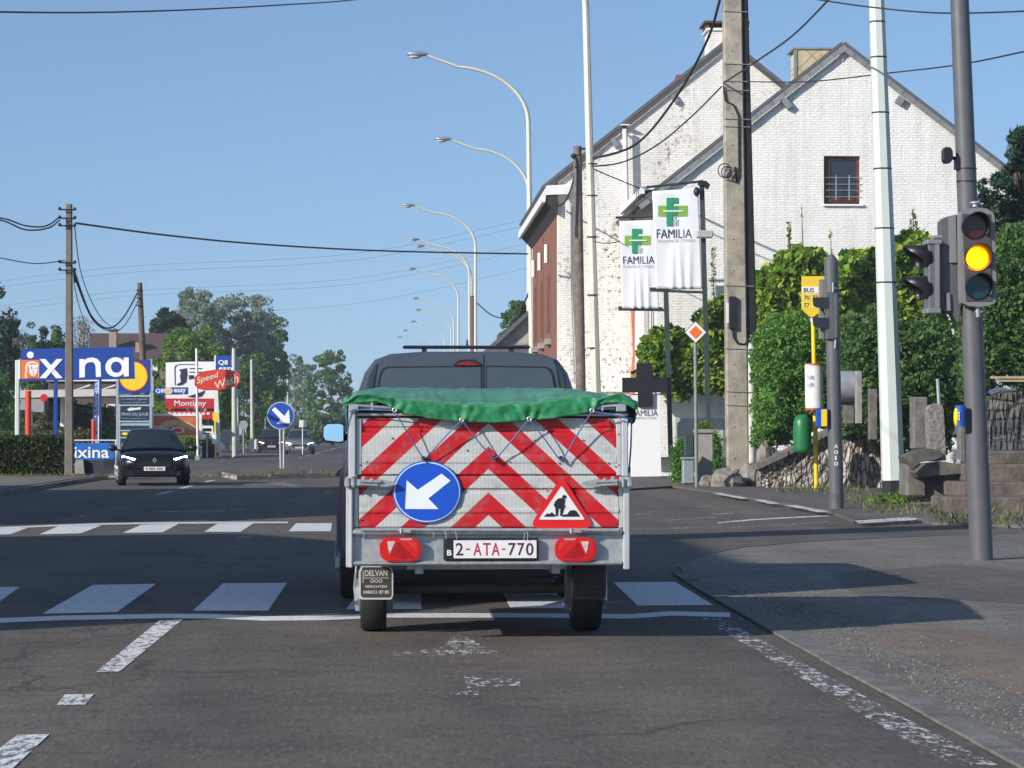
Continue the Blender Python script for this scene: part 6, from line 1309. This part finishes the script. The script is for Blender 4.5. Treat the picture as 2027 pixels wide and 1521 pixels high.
# Q8 easy strip
Yu2 = 134; t = thing('fuel_strip_sign', 'long narrow blue Q8 easy strip sign with rounded end', 'sign', (gx(340, Yu2), Yu2, 0))
mb = MB(); mb.poly([(302, 776), (305, 770), (310, 767), (372, 767), (372, 781), (310, 782), (304, 780)], Yu2, .3); bd6 = build('panel', mb, m_nblue, t)
text('lettering', 'Q8', (308, 770, 324, 779), Yu2-.02, m_pwhite, bd6, .02); text('lettering', 'easy', (344, 770, 368, 780), Yu2-.02, m_pwhite, bd6, .02); strokes('sail_logo', [circ(333, 774, 9, 7.5, 16)], M('cream_logo', (.62, .45, .34)), bd6, Yu2-.025, .02)
mb = MB(); mb.pbox(300, 745, 303, 900, Yu2+.3, .12); build('post', mb, m_lampp, t)
# red / white billboard
Yb2 = 152; t = thing('town_billboard', 'white and red Montigny billboard with a dark standing figure emblem', 'billboard', (gx(375, Yb2), Yb2, 0))
mb = MB(); mb.poly([(328, 718), (424, 714), (424, 790), (328, 790)], Yb2, .3); build('white_panel', mb, m_white, t); mb = MB(); mb.pbox(326, 713, 424, 716, Yb2-.01, .35); build('top_trim', mb, m_black, t)
mb = MB(); mb.pbox(328, 789, 423, 809, Yb2-.04, .3); rp = build('red_panel', mb, m_redb, t); mb = MB(); mb.pbox(330, 814, 423, 830, Yb2-.04, .3); rp2 = build('lower_red_panel', mb, m_redb, t)
text('lettering', 'Montigny', (345, 793, 408, 807), Yb2-.06, m_pwhite, rp, .01)
mb = MB()
for k in range(9): mb.pbox(333+k*9.5, 817, 339+k*9.5, 821, Yb2-.06, .015)
build('small_print', mb, m_pwhite, rp2)
pic = MB()
fr_o = [(346, 763), (345, 728), (348, 723), (356, 721), (392, 721), (392, 722.3), (356, 722.5), (350, 724), (347, 729), (347.5, 763)]
pic.poly(fr_o, Yb2-.02, .015); pic.poly([(354, 732), (370, 729), (371, 742), (369, 757), (362, 762), (352, 764), (349, 762), (358, 756), (356, 745), (358, 737)], Yb2-.02, .015)
pic.poly([(375, 729), (400, 729), (400, 731), (375, 731)], Yb2-.02, .015); pic.poly([(375, 736), (404, 736), (404, 738), (375, 738)], Yb2-.02, .015); pic.poly([(374, 743), (384, 743), (384, 750), (374, 752)], Yb2-.02, .015)
pic.poly([(390, 779), (404, 774), (404, 770), (406, 776), (400, 785), (388, 788), (370, 786)], Yb2-.02, .015)
build('emblem', pic, M('emblem_navy', (.02, .015, .06)), t); mb = MB(); mb.pbox(340, 831, 344, 900, Yb2, .2); mb.pbox(410, 831, 414, 900, Yb2, .2); build('legs', mb, m_conc, t)
# food billboard
Yc2 = 138; t = thing('food_billboard', 'low billboard with orange and red food picture in a white frame', 'billboard', (gx(350, Yc2), Yc2, 0))
mb = MB(); mb.pbox(302, 822, 398, 864, Yc2, .2); build('picture', mb, M('picture_orange', (.58, .12, .05), .5, var=.35, scale=.9), t)
mb = MB(); mb.pbox(300, 819, 400, 824, Yc2-.05, .3); mb.pbox(394, 824, 399, 905, Yc2-.05, .3); build('frame', mb, m_whitep, t)
strokes('picture_shapes', [[(310, 858), (318, 840), (330, 833), (352, 831), (372, 836), (392, 848), (396, 858), (380, 852), (350, 842), (328, 848)]], M('bun_tan', (.66, .40, .18)), t, Yc2-.02, .015)
strokes('picture_shapes', [circ(352, 852, 14, 7, 16)], M('cream_food', (.75, .62, .5)), t, Yc2-.03, .01); strokes('picture_shapes', [circ(352, 852, 9, 4, 16)], m_red, t, Yc2-.04, .01)
strokes('yellow_band', [[(303, 862), (396, 862), (396, 870), (303, 870)]], m_yel, t, Yc2-.03, .02); text('lettering', 'Burger', (306, 842, 322, 848), Yc2-.03, m_pwhite, t, .02)
# price panel, cabinet, small bus sign
t = thing('small_white_board', 'small white panel with dark print right of the food billboard', 'sign', (gx(410, 140), 140, 0)); mb = MB(); mb.pbox(398, 843, 422, 861, 140, .1); build('panel', mb, m_white, t); mb = MB(); mb.pbox(401, 848, 418, 854, 139.98, .015); mb.pbox(404, 857, 416, 859, 139.98, .015); build('print', mb, m_black, t); mb = MB(); mb.pbox(408, 861, 411, 905, 140.1, .1); build('post', mb, m_galv, t)
t = thing('small_bus_sign', 'tiny yellow bus stop flag sign beside the fuel totem leg', 'bus stop', (gx(428, 138), 138, 0)); mb = MB(); mb.poly([(421, 817), (432, 817), (432, 832), (428, 836), (421, 832)], 138, .06); build('flag', mb, m_yel, t); mb = MB(); mb.tube([(gx(427, 138), 138.1, 0), at(426, 820, 138.1)], .05, 8); build('pole', mb, m_yel, t); mb = MB(); mb.tube([at(426, 879, 138), at(426, 861, 138)], .16, 12); build('timetable_drum', mb, m_whitep, t)
mb = MB(); mb.pbox(441, 851, 458, 880, 150, .6, 0, .04); mb.pbox(445, 880, 454, 890, 150.1, .4); solo('grey_cabinet', mb, M('cabinet_grey', (.42, .43, .42), .6), 'pale grey roadside cabinet right of the fuel totem leg', 'cabinet', (gx(450, 150), 150, 0))
mb = MB(); mb.poly([(475, 835), (482, 832), (489, 835), (491, 842), (487, 850), (478, 850), (473, 843)], 170, .04); mb.tube([(gx(482, 170), 170.08, 0), at(482, 836, 170.08)], .035, 6); solo('sign_back', mb, m_galv, 'grey back of an octagonal road sign by the far left poles', 'road sign', (gx(482, 170), 170, 0))
mb = MB(); mb.poly([(592, 832), (607, 832), (607, 846), (592, 846)], 150, .04); mb.tube([(gx(599, 150), 150.08, .1), at(599, 834, 150.08)], .03, 6); solo('white_square_sign', mb, m_whitep, 'small white square sign on the island right of the arrow sign', 'road sign', (gx(599, 150), 150, .1))
# arrow sign on the island
Ye = 90; t = thing('keep_right_sign', 'round blue keep right arrow sign on two posts on the traffic island', 'road sign', (gx(560, Ye), Ye, .1))
for px, Y in ((556, Ye+.06), (562, Ye+.5)): mb = MB(); mb.tube([(gx(px, Y), Y, .1), at(px-(2 if px < 560 else 0), 830, Y)], .042, 12); build('post', mb, m_galv, t)
mb = MB(); mb.poly(circ(555.5, 823, 27, n=40), Ye, .03); sg = build('rim', mb, m_lampp, t); mb = MB(); mb.poly(circ(555.5, 823, 25.6, n=40), Ye-.008, .007); build('face', mb, m_blue, sg)
mb = MB(); mb.poly([(538, 812), (544, 806), (563, 824), (572, 811), (574, 838), (547, 839), (556, 831)], Ye-.016, .007); build('arrow', mb, m_pwhite, sg)
mb = MB(); mb.poly(circ(563, 826, 26, n=40), Ye+.45, .03); build('second_disc_back', mb, m_galv, t)
# far poles row on the left
PG = 'slim pale poles receding along the left side'
for px, y0, base, r, lab in ((498, 712, 893, .10, 'tallest slim pale pole of the left row, just left of the arrow sign'), (486, 790, 887, .06, 'short pale pole left of the tallest slim one'), (463, 690, 905, .11, 'thick grey concrete pole right of the Speed Wash sign'), (470, 770, 893, .07, 'thin pole close to the right of the thick grey concrete pole'),
                         (525, 828, 888, .05, 'shortest pale post just left of the arrow sign disc'), (529, 715, 880, .09, 'dim pole rising behind the arrow sign left edge'), (569, 733, 880, .10, 'pale pole rising above the arrow sign'), (607, 748, 872, .11, 'pale pole left of the two farthest bright ones'),
                         (621, 745, 871, .10, 'bright slim pole with a slight lean among the far poles'), (634, 755, 870, .10, 'bright pole just right of the leaning one'), (645, 765, 868, .10, 'second last far pole toward the van'), (660, 812, 867, .10, 'last tiny far pole toward the van')):
    Y = min(620, 6760/(base-858)); t = thing('slim_pole', lab, 'pole', (gx(px, Y), Y, 0), PG); mb = MB(); mb.tube([(gx(px+1.5, Y), Y, 0), at(px, y0, Y)], [r*1.5, r], 8); build('pole', mb, M('pale_pole', (.50, .50, .42), .8, var=.15, scale=2), t)
# white low fence posts by the far pavement
for i in range(7):
    px = 494+i*4.2+(i % 3); Y = 205+i*4; mb = MB(); mb.pbox(px-1, 871-(i % 2)*2, px+1, 6760/Y+858, Y, .12, 0, .01); solo('white_bollard', mb, m_whitep, ('first', 'second', 'third', 'fourth', 'fifth', 'sixth', 'last')[i]+' white bollard, counted from the left, under the far poles', 'bollard', (gx(px, Y), Y, 0), 'white bollards along the far left pavement')
# ================================================================== plants
def hedge(name, lab, cat, poly, Y, n, size, mat, depth, clumps=0, crad=18, seed=1, front=False, core=True, base=None, grp=None, up=.35, corek=.86, asp=.55, edge=30, facing=0):
    cx = sum(p[0] for p in poly)/len(poly); t = thing(name, lab, cat, (gx(cx, Y), Y, 0), grp)
    P_ = fill(poly, Y, n, depth, clumps, crad, seed, edge, front); P_ = P_[P_[:, 2] > .02]
    leafmesh('leaves', P_, size, mat, t, seed, up, asp, facing=facing)
    if core:
        mb = MB(); mb.ext([tuple(max(q, .0) if k == 2 else q for k, q in enumerate(at(a, b, Y+.02))) for a, b in shrink(poly, corek)], (0, depth*.8, 0)); build('branches', mb, m_core, t)
    return t
def tree(lab, poly, Y, n, size, mat, depth, clumps, crad, trunk, seed=1, tr_r=.18, tmat=None, name='tree', grp=None, cat='tree', droop=0, up=.35, limbs=9, asp=.55):
    t = thing(name, lab, cat, (gx(trunk, Y), Y, 0), grp); P_ = fill(poly, Y, n, depth, clumps, crad, seed, 30)
    P_ = P_[P_[:, 2] > .1]; leafmesh('crown', P_, size, mat, t, seed, up, asp, droop)
    rng = random.Random(seed); ys = [p[1] for p in poly]; xs = [p[0] for p in poly]; top = at(sum(xs)/len(xs), min(ys)+.25*(max(ys)-min(ys)), Y); b = Vector((gx(trunk, Y), Y, 0))
    mb = MB(); mid = b.lerp(top, .5)+Vector((rng.uniform(-.3, .3), 0, 0)); mb.tube([b, mid, top], [tr_r, tr_r*.65, tr_r*.2], 8)
    for k in range(limbs):
        u = rng.uniform(.3, .85); s_ = b.lerp(top, u); e = Vector(P_[rng.randrange(len(P_))]); m_ = s_.lerp(e, .5)+Vector((0, 0, .3)); mb.tube([s_, m_, e], [tr_r*.35, tr_r*.22, tr_r*.08], 5)
    build('trunk', mb, tmat or m_ivytwig, t); return t
TGL = 'trees along the left background'; rg = random
# far left
tree('dark tall evergreen cut by the left picture edge', [(-60, 560), (-10, 575), (12, 600), (22, 640), (30, 690), (34, 760), (20, 800), (-60, 800)], 165, 9000, .32, L_dark, 2.5, 90, 20, -20, 11, .3, grp=TGL, name='evergreen_tree', up=.1)
tree('leafy green tree low at the left picture edge', [(-50, 740), (0, 745), (18, 770), (28, 800), (30, 850), (20, 880), (-50, 880)], 120, 5000, .16, L_mid, 1.5, 60, 16, -20, 12, grp=TGL)
tree('pale nearly bare tree left of the conifers', [(0, 615), (12, 600), (22, 625), (38, 640), (56, 690), (52, 730), (28, 740), (14, 690)], 185, 2600, .20, L_bare, 2.5, 60, 12, 30, 13, .14, limbs=40, grp=TGL)
for i, (x, top, wd) in enumerate(((62, 640, 15), (90, 626, 16), (110, 632, 15), (124, 660, 15))):
    tree(('left', 'tallest', 'right', 'shortest, rightmost')[i]+' pointed conifer of the four above the ixina board', [(x, top), (x+wd*.5, top+40), (x+wd, top+90), (x+wd, 790), (x-wd, 790), (x-wd, top+90), (x-wd*.5, top+40)], 178+i*3, 4200, .24, L_dark if i % 2 else L_mid, 1.8, 70, 9, x, 14+i, .15, grp='conifers behind the ixina board', name='conifer', up=.1)
tree('bare grey brown tree right of the concrete pole', [(140, 640), (160, 625), (180, 650), (188, 690), (150, 720)], 215, 1200, .18, L_bare, 2, 50, 11, 165, 19, .12, limbs=45, grp=TGL)
tree('dark flat topped pine behind the dark roof', [(300, 655), (304, 640), (318, 632), (322, 618), (334, 612), (346, 618), (352, 630), (364, 638), (370, 655), (352, 662), (310, 662)], 205, 7000, .28, L_dark, 2.2, 45, 11, 335, 20, .2, name='pine_tree', grp=TGL, up=.2)
tree('bright green broad tree behind the Montigny billboard', [(305, 740), (312, 700), (325, 685), (340, 668), (360, 655), (385, 645), (410, 650), (435, 665), (448, 690), (455, 760), (450, 850), (305, 850)], 178, 24000, .24, L_green, 3, 150, 15, 380, 21, .25, grp=TGL)
B = [(345, 640), (350, 610), (360, 582), (378, 572), (395, 580), (410, 578), (420, 600), (430, 640), (428, 700), (400, 720), (355, 690)]
tree('tall pale weeping birch, leftmost of the pair', B, 236, 15000, .26, L_birch, 3.2, 150, 11, 392, 22, .18, droop=1.2, grp=TGL, name='birch_tree', up=0, limbs=25)
tree('tall weeping birch with crown top in the middle of the group', [(410, 610), (440, 590), (462, 578), (485, 585), (500, 595), (522, 578), (530, 590), (534, 640), (540, 700), (530, 790), (460, 800), (425, 720)], 242, 24000, .26, L_birch, 3.5, 210, 12, 480, 23, .2, droop=1.2, grp=TGL, name='birch_tree', up=0, limbs=25)
tree('drooping dark green tree, rightmost of the tall group', [(520, 650), (534, 625), (550, 622), (562, 640), (570, 665), (570, 700), (562, 760), (560, 860), (500, 866), (500, 700)], 250, 18000, .26, L_mid, 3.5, 160, 12, 545, 24, .2, droop=1, grp=TGL, up=0)
tree('dense low green tree under the birches', [(440, 760), (455, 720), (500, 700), (540, 720), (560, 800), (560, 868), (440, 880)], 228, 15000, .26, L_mid, 3, 120, 13, 500, 25, .2, grp=TGL)
tree('brownish soft tree beyond the drooping one', [(555, 730), (565, 712), (585, 702), (602, 712), (612, 735), (612, 868), (550, 868)], 330, 9000, .34, L_birch, 4, 90, 10, 585, 26, .2, grp=TGL)
tree('rounded green tree nearest to the van on the left', [(605, 735), (615, 715), (635, 702), (655, 690), (672, 695), (684, 712), (692, 740), (690, 790), (680, 830), (676, 868), (600, 868)], 300, 15000, .30, L_mid, 4, 130, 11, 655, 27, .25, grp=TGL)
tree('farthest pale green tree by the van shoulder', [(672, 800), (690, 788), (710, 800), (714, 868), (670, 868)], 560, 3500, .5, L_birch, 5, 40, 8, 690, 28, .2, grp=TGL)
tree('low dark bushes behind the far cars', [(500, 858), (520, 838), (570, 845), (620, 838), (665, 846), (672, 872), (500, 880)], 262, 7000, .28, L_mid, 3, 80, 9, 580, 29, .1, name='bush', cat='bush', grp=TGL, limbs=3)
# clipped hedge at left, box form with its own thickness
t = thing('clipped_hedge', 'dark clipped boxy hedge beside the left pavement', 'hedge', (gx(60, 74), 74, .12)); x0, x1 = gx(-140, 74), gx(131, 74); z1 = gz(866, 74)
rng = np.random.default_rng(5); n = 26000
P1 = np.stack([rng.uniform(x0, x1, n), 74+rng.uniform(-.12, .1, n), rng.uniform(.1, z1, n)], 1); P2 = np.stack([rng.uniform(x0, x1, n//2), rng.uniform(74, 75.1, n//2), z1+rng.uniform(-.1, .05, n//2)], 1); P3 = np.stack([x1+rng.uniform(-.1, .1, n//4), rng.uniform(74, 75.1, n//4), rng.uniform(.1, z1, n//4)], 1)
leafmesh('leaves', np.concatenate([P1, P2, P3]), .07, L_box, t, 5); mb = MB(); mb.box(x0, x1-.06, 74.06, 75, .12, z1-.06); build('branches', mb, m_core, t)
hedge('roadside_bush', 'small green bush beside the black car and the car wash pole', 'bush', [(360, 905), (362, 872), (375, 862), (392, 870), (396, 905)], 130, 3500, .10, L_mid, .8, 30, 10, 31)
hedge('dark_gravel_hedge', 'dark low hedge at the foot of the fuel totem', 'hedge', [(396, 908), (398, 878), (424, 868), (426, 906)], 142, 2500, .12, L_box, .8, 25, 9, 32)
hedge('scrub', 'brownish scrub between the red column and the blue board post', 'bush', [(66, 880), (70, 840), (85, 820), (100, 835), (110, 850), (180, 846), (182, 880)], 116, 3500, .12, leafmat('brown_scrub', [(.05, .05, .02), (.12, .11, .05), (.2, .16, .09)], .2), .8, 60, 10, 33, core=False)
hedge('background_shrubs', 'dark green shrubs seen under the pale canopy', 'bush', [(-20, 880), (-20, 800), (40, 788), (100, 786), (180, 800), (232, 806), (232, 880)], 136, 9000, .16, L_mid, 1.2, 120, 14, 34, core=True)
# right: climbers and hedges
I1 = [(1262, 770), (1268, 730), (1270, 690), (1290, 660), (1310, 655), (1322, 640), (1345, 655), (1375, 665), (1385, 625), (1400, 612), (1420, 600), (1440, 585), (1442, 770), (1420, 778), (1380, 770), (1340, 782), (1300, 770)]
hedge('climbing_plant', 'leafy creeper mass behind the banner posts and diamond sign', 'climber', I1, 73.6, 20000, .21, L_ivy, .5, 330, 14, 41, front=True, core=True, up=.6, asp=.8, corek=.8, facing=.7)
I2 = [(1495, 640), (1500, 545), (1515, 525), (1530, 530), (1550, 505), (1570, 490), (1600, 492), (1625, 505), (1640, 518), (1655, 530), (1672, 522), (1680, 508), (1700, 495), (1730, 500), (1770, 480), (1800, 462), (1830, 470), (1850, 500), (1860, 560), (1870, 640), (1800, 700), (1660, 700)]
hedge('climbing_plant', 'tall sunlit creeper with yellowing leaves along the white gable foot', 'climber', I2, 70.0, 40000, .21, L_ivy, .9, 560, 15, 42, front=True, core=True, up=.6, asp=.8, corek=.8, facing=.7)
for i, (x, y0, y1) in enumerate(((1588, 405, 495), (1562, 440, 500), (1808, 415, 470), (1645, 455, 520), (1412, 490, 600), (1880, 470, 500))):
    t = thing('creeper_shoot', ('bare straight shoot, tallest, above the sunlit creeper', 'thin leafy shoot left of the tallest bare one', 'pagoda shaped leafy shoot right of the octagonal post', 'thin bare shoot behind the small signal post', 'thin shoot climbing left of the concrete pole', 'small shoot beside the side signal head')[i], 'shoot', tuple(at(x, y1, 71)), 'young shoots sticking out of the creeper')
    mb = MB(); mb.tube([at(x+2, y1+15, 71), at(x, (y0+y1)/2, 71), at(x-1, y0, 71)], [.02, .012, .006], 5); build('stem', mb, m_ivytwig, t)
    P_ = []; rr = random.Random(50+i)
    for k in range(130 if i in (1, 2, 4) else 14):
        v = rr.random(); w_ = (2+10*v) if i == 2 else 4; P_.append(at(x+rr.uniform(-1, 1)*w_, y0+(y1-y0)*v, 71+rr.uniform(-.1, .1)))
    leafmesh('leaves', np.array(P_), .09, L_ivy, t, 60+i)
H1 = [(1492, 870), (1492, 700), (1500, 650), (1530, 628), (1580, 620), (1640, 625), (1670, 650), (1676, 760), (1668, 828), (1620, 848), (1560, 872), (1510, 890)]
hedge('privet_hedge', 'large dense privet hedge bulging over the stone wall', 'hedge', H1, 63.5, 46000, .09, L_hedge, 1.3, 420, 15, 43, front=True, up=.3, edge=45)
H2 = [(1660, 870), (1665, 640), (1730, 610), (1800, 640), (1880, 640), (1900, 700), (1905, 800), (1880, 880), (1800, 905), (1740, 880), (1700, 850)]
hedge('shaded_hedge', 'darker overgrown hedge behind the octagonal post and granite post', 'hedge', H2, 59, 30000, .11, L_mid, 1.2, 320, 18, 44, front=True, up=.3, edge=45, corek=.9)
H3 = [(1900, 790), (1895, 600), (1920, 520), (1960, 470), (2000, 445), (2060, 430), (2100, 430), (2100, 790), (2000, 760)]
hedge('laurel_hedge', 'tall shiny leaved hedge behind the traffic light head', 'hedge', H3, 53, 32000, .10, L_mid, 1.3, 360, 17, 45, front=True, up=.3, edge=50, corek=.86)
t = tree('dark feathery conifer at the top right picture edge', [(1935, 440), (1925, 420), (1960, 385), (1950, 360), (1985, 345), (1995, 310), (2010, 300), (2000, 275), (2015, 262), (2060, 250), (2110, 300), (2120, 470), (1990, 470)], 57, 17000, .16, L_dark, 1.6, 120, 17, 2060, 46, .25, name='conifer', limbs=16, up=0, asp=.3)
hedge('stone_house_bush', 'round green shrub tree behind the low stone house', 'tree', [(990, 660), (995, 625), (1012, 600), (1030, 597), (1050, 615), (1052, 650), (1000, 690)], 140, 6500, .16, L_mid, 1.5, 70, 9, 47, core=False)
hedge('planter_bush', 'small bush left of the utility box below the pharmacy banner', 'bush', [(1330, 960), (1332, 890), (1345, 868), (1356, 880), (1360, 965)], 65.2, 3200, .06, L_hedge, .35, 0, 0, 48, up=.3)
hedge('planter_bush', 'small dark bush right of the grey pillar', 'bush', [(1402, 950), (1408, 870), (1418, 850), (1428, 880), (1430, 945)], 67.5, 2600, .06, L_hedge, .3, 0, 0, 49, up=.3)
hedge('pillar_plant', 'low plant on top of the grey pillar', 'plant', [(1380, 852), (1384, 840), (1396, 836), (1408, 842), (1412, 852)], 66.2, 500, .06, L_green, .2, 0, 0, 50, core=False)
hedge('roadside_weeds', 'green weeds at the foot of the octagonal post', 'weeds', [(1715, 1012), (1722, 992), (1745, 985), (1790, 975), (1805, 985), (1838, 998), (1842, 1012), (1790, 1018)], 46.5, 1300, .13, L_green, .5, 0, 0, 51, core=False, up=-.2, asp=.25)
# grass tufts: nobody could count them
rr = np.random.default_rng(9); gpts = []
for (x0_, x1_, yb, k) in ((1530, 1720, 972, 420), (1700, 1850, 1012, 260), (1850, 2040, 1032, 380), (1650, 1760, 992, 180)):
    for _ in range(k):
        px = rr.uniform(x0_, x1_); g = G(px, yb+rr.normal()*4, .05); gpts.append((g.x, g.y, .05+abs(rr.normal())*.07))
o = leafmesh('grass_tufts', np.array(gpts), .16, L_grass, None, 77, -.2, .12, droop=-2.5); setp(o, 'dry and green grass tufts along the foot of the stone wall', 'grass', kind='stuff')
rr = np.random.default_rng(10); gpts = []
for _ in range(160):
    px = rr.uniform(500, 660); g = G(px, 939+rr.normal()*2, .12); gpts.append((g.x, g.y, .13+abs(rr.normal())*.05))
o = leafmesh('island_grass', np.array(gpts), .14, L_grass, None, 78, -.2, .14, droop=-2); setp(o, 'sparse brown weeds on the nose of the traffic island', 'grass', kind='stuff')
gpts = [(gx(-140, 70)+rr.uniform(0, 9), rr.uniform(71.5, 73.8), .14+abs(rr.normal())*.02) for _ in range(1500)]
o = leafmesh('verge_grass', np.array(gpts), .10, L_grass, None, 79, -.1, .2, droop=-1.5); setp(o, 'dry grass verge in front of the clipped hedge', 'grass', kind='stuff')
# loose grit on the near pavement (uncountable)
mb = MB(); rg = random.Random(8)
for _ in range(2600):
    Y = 9.5+rg.random()**1.5*12; x = 2.62+abs(rg.gauss(.22, .3))+(.1 if Y > 14 else 0); s = rg.uniform(.003, .011); a = rg.random()*6
    z = .013; pts = [(x+s*math.cos(a+q), Y+s*math.sin(a+q), z) for q in (0, 2.1, 4.2)]+[(x, Y, z+s*.9)]; mb.add(pts, [(0, 1, 3), (1, 2, 3), (2, 0, 3)])
o = build('loose_gravel', mb, M('gravel_grey', (.13, .125, .115), .9, var=.5, scale=30), fix=False); setp(o, 'loose grit scattered beside the gutter', 'gravel', kind='stuff')
# ================================================================== haze
mh = bpy.data.materials.new('haze_air'); mh.use_nodes = True; nh = mh.node_tree
for n_ in list(nh.nodes):
    if n_.type == 'BSDF_PRINCIPLED': nh.nodes.remove(n_)
pv_ = nh.nodes.new('ShaderNodeVolumePrincipled'); pv_.inputs['Color'].default_value = (.80, .90, 1.0, 1); pv_.inputs['Density'].default_value = .00035; pv_.inputs['Anisotropy'].default_value = 0
nh.links.new(pv_.outputs[0], nh.nodes['Material Output'].inputs['Volume'])
mb = MB(); mb.box(-1600, 1600, -70, 4100, -1.2, 40); setp(build('haze', mb, mh), 'thin bluish haze softening the far trees', 'haze', kind='stuff')
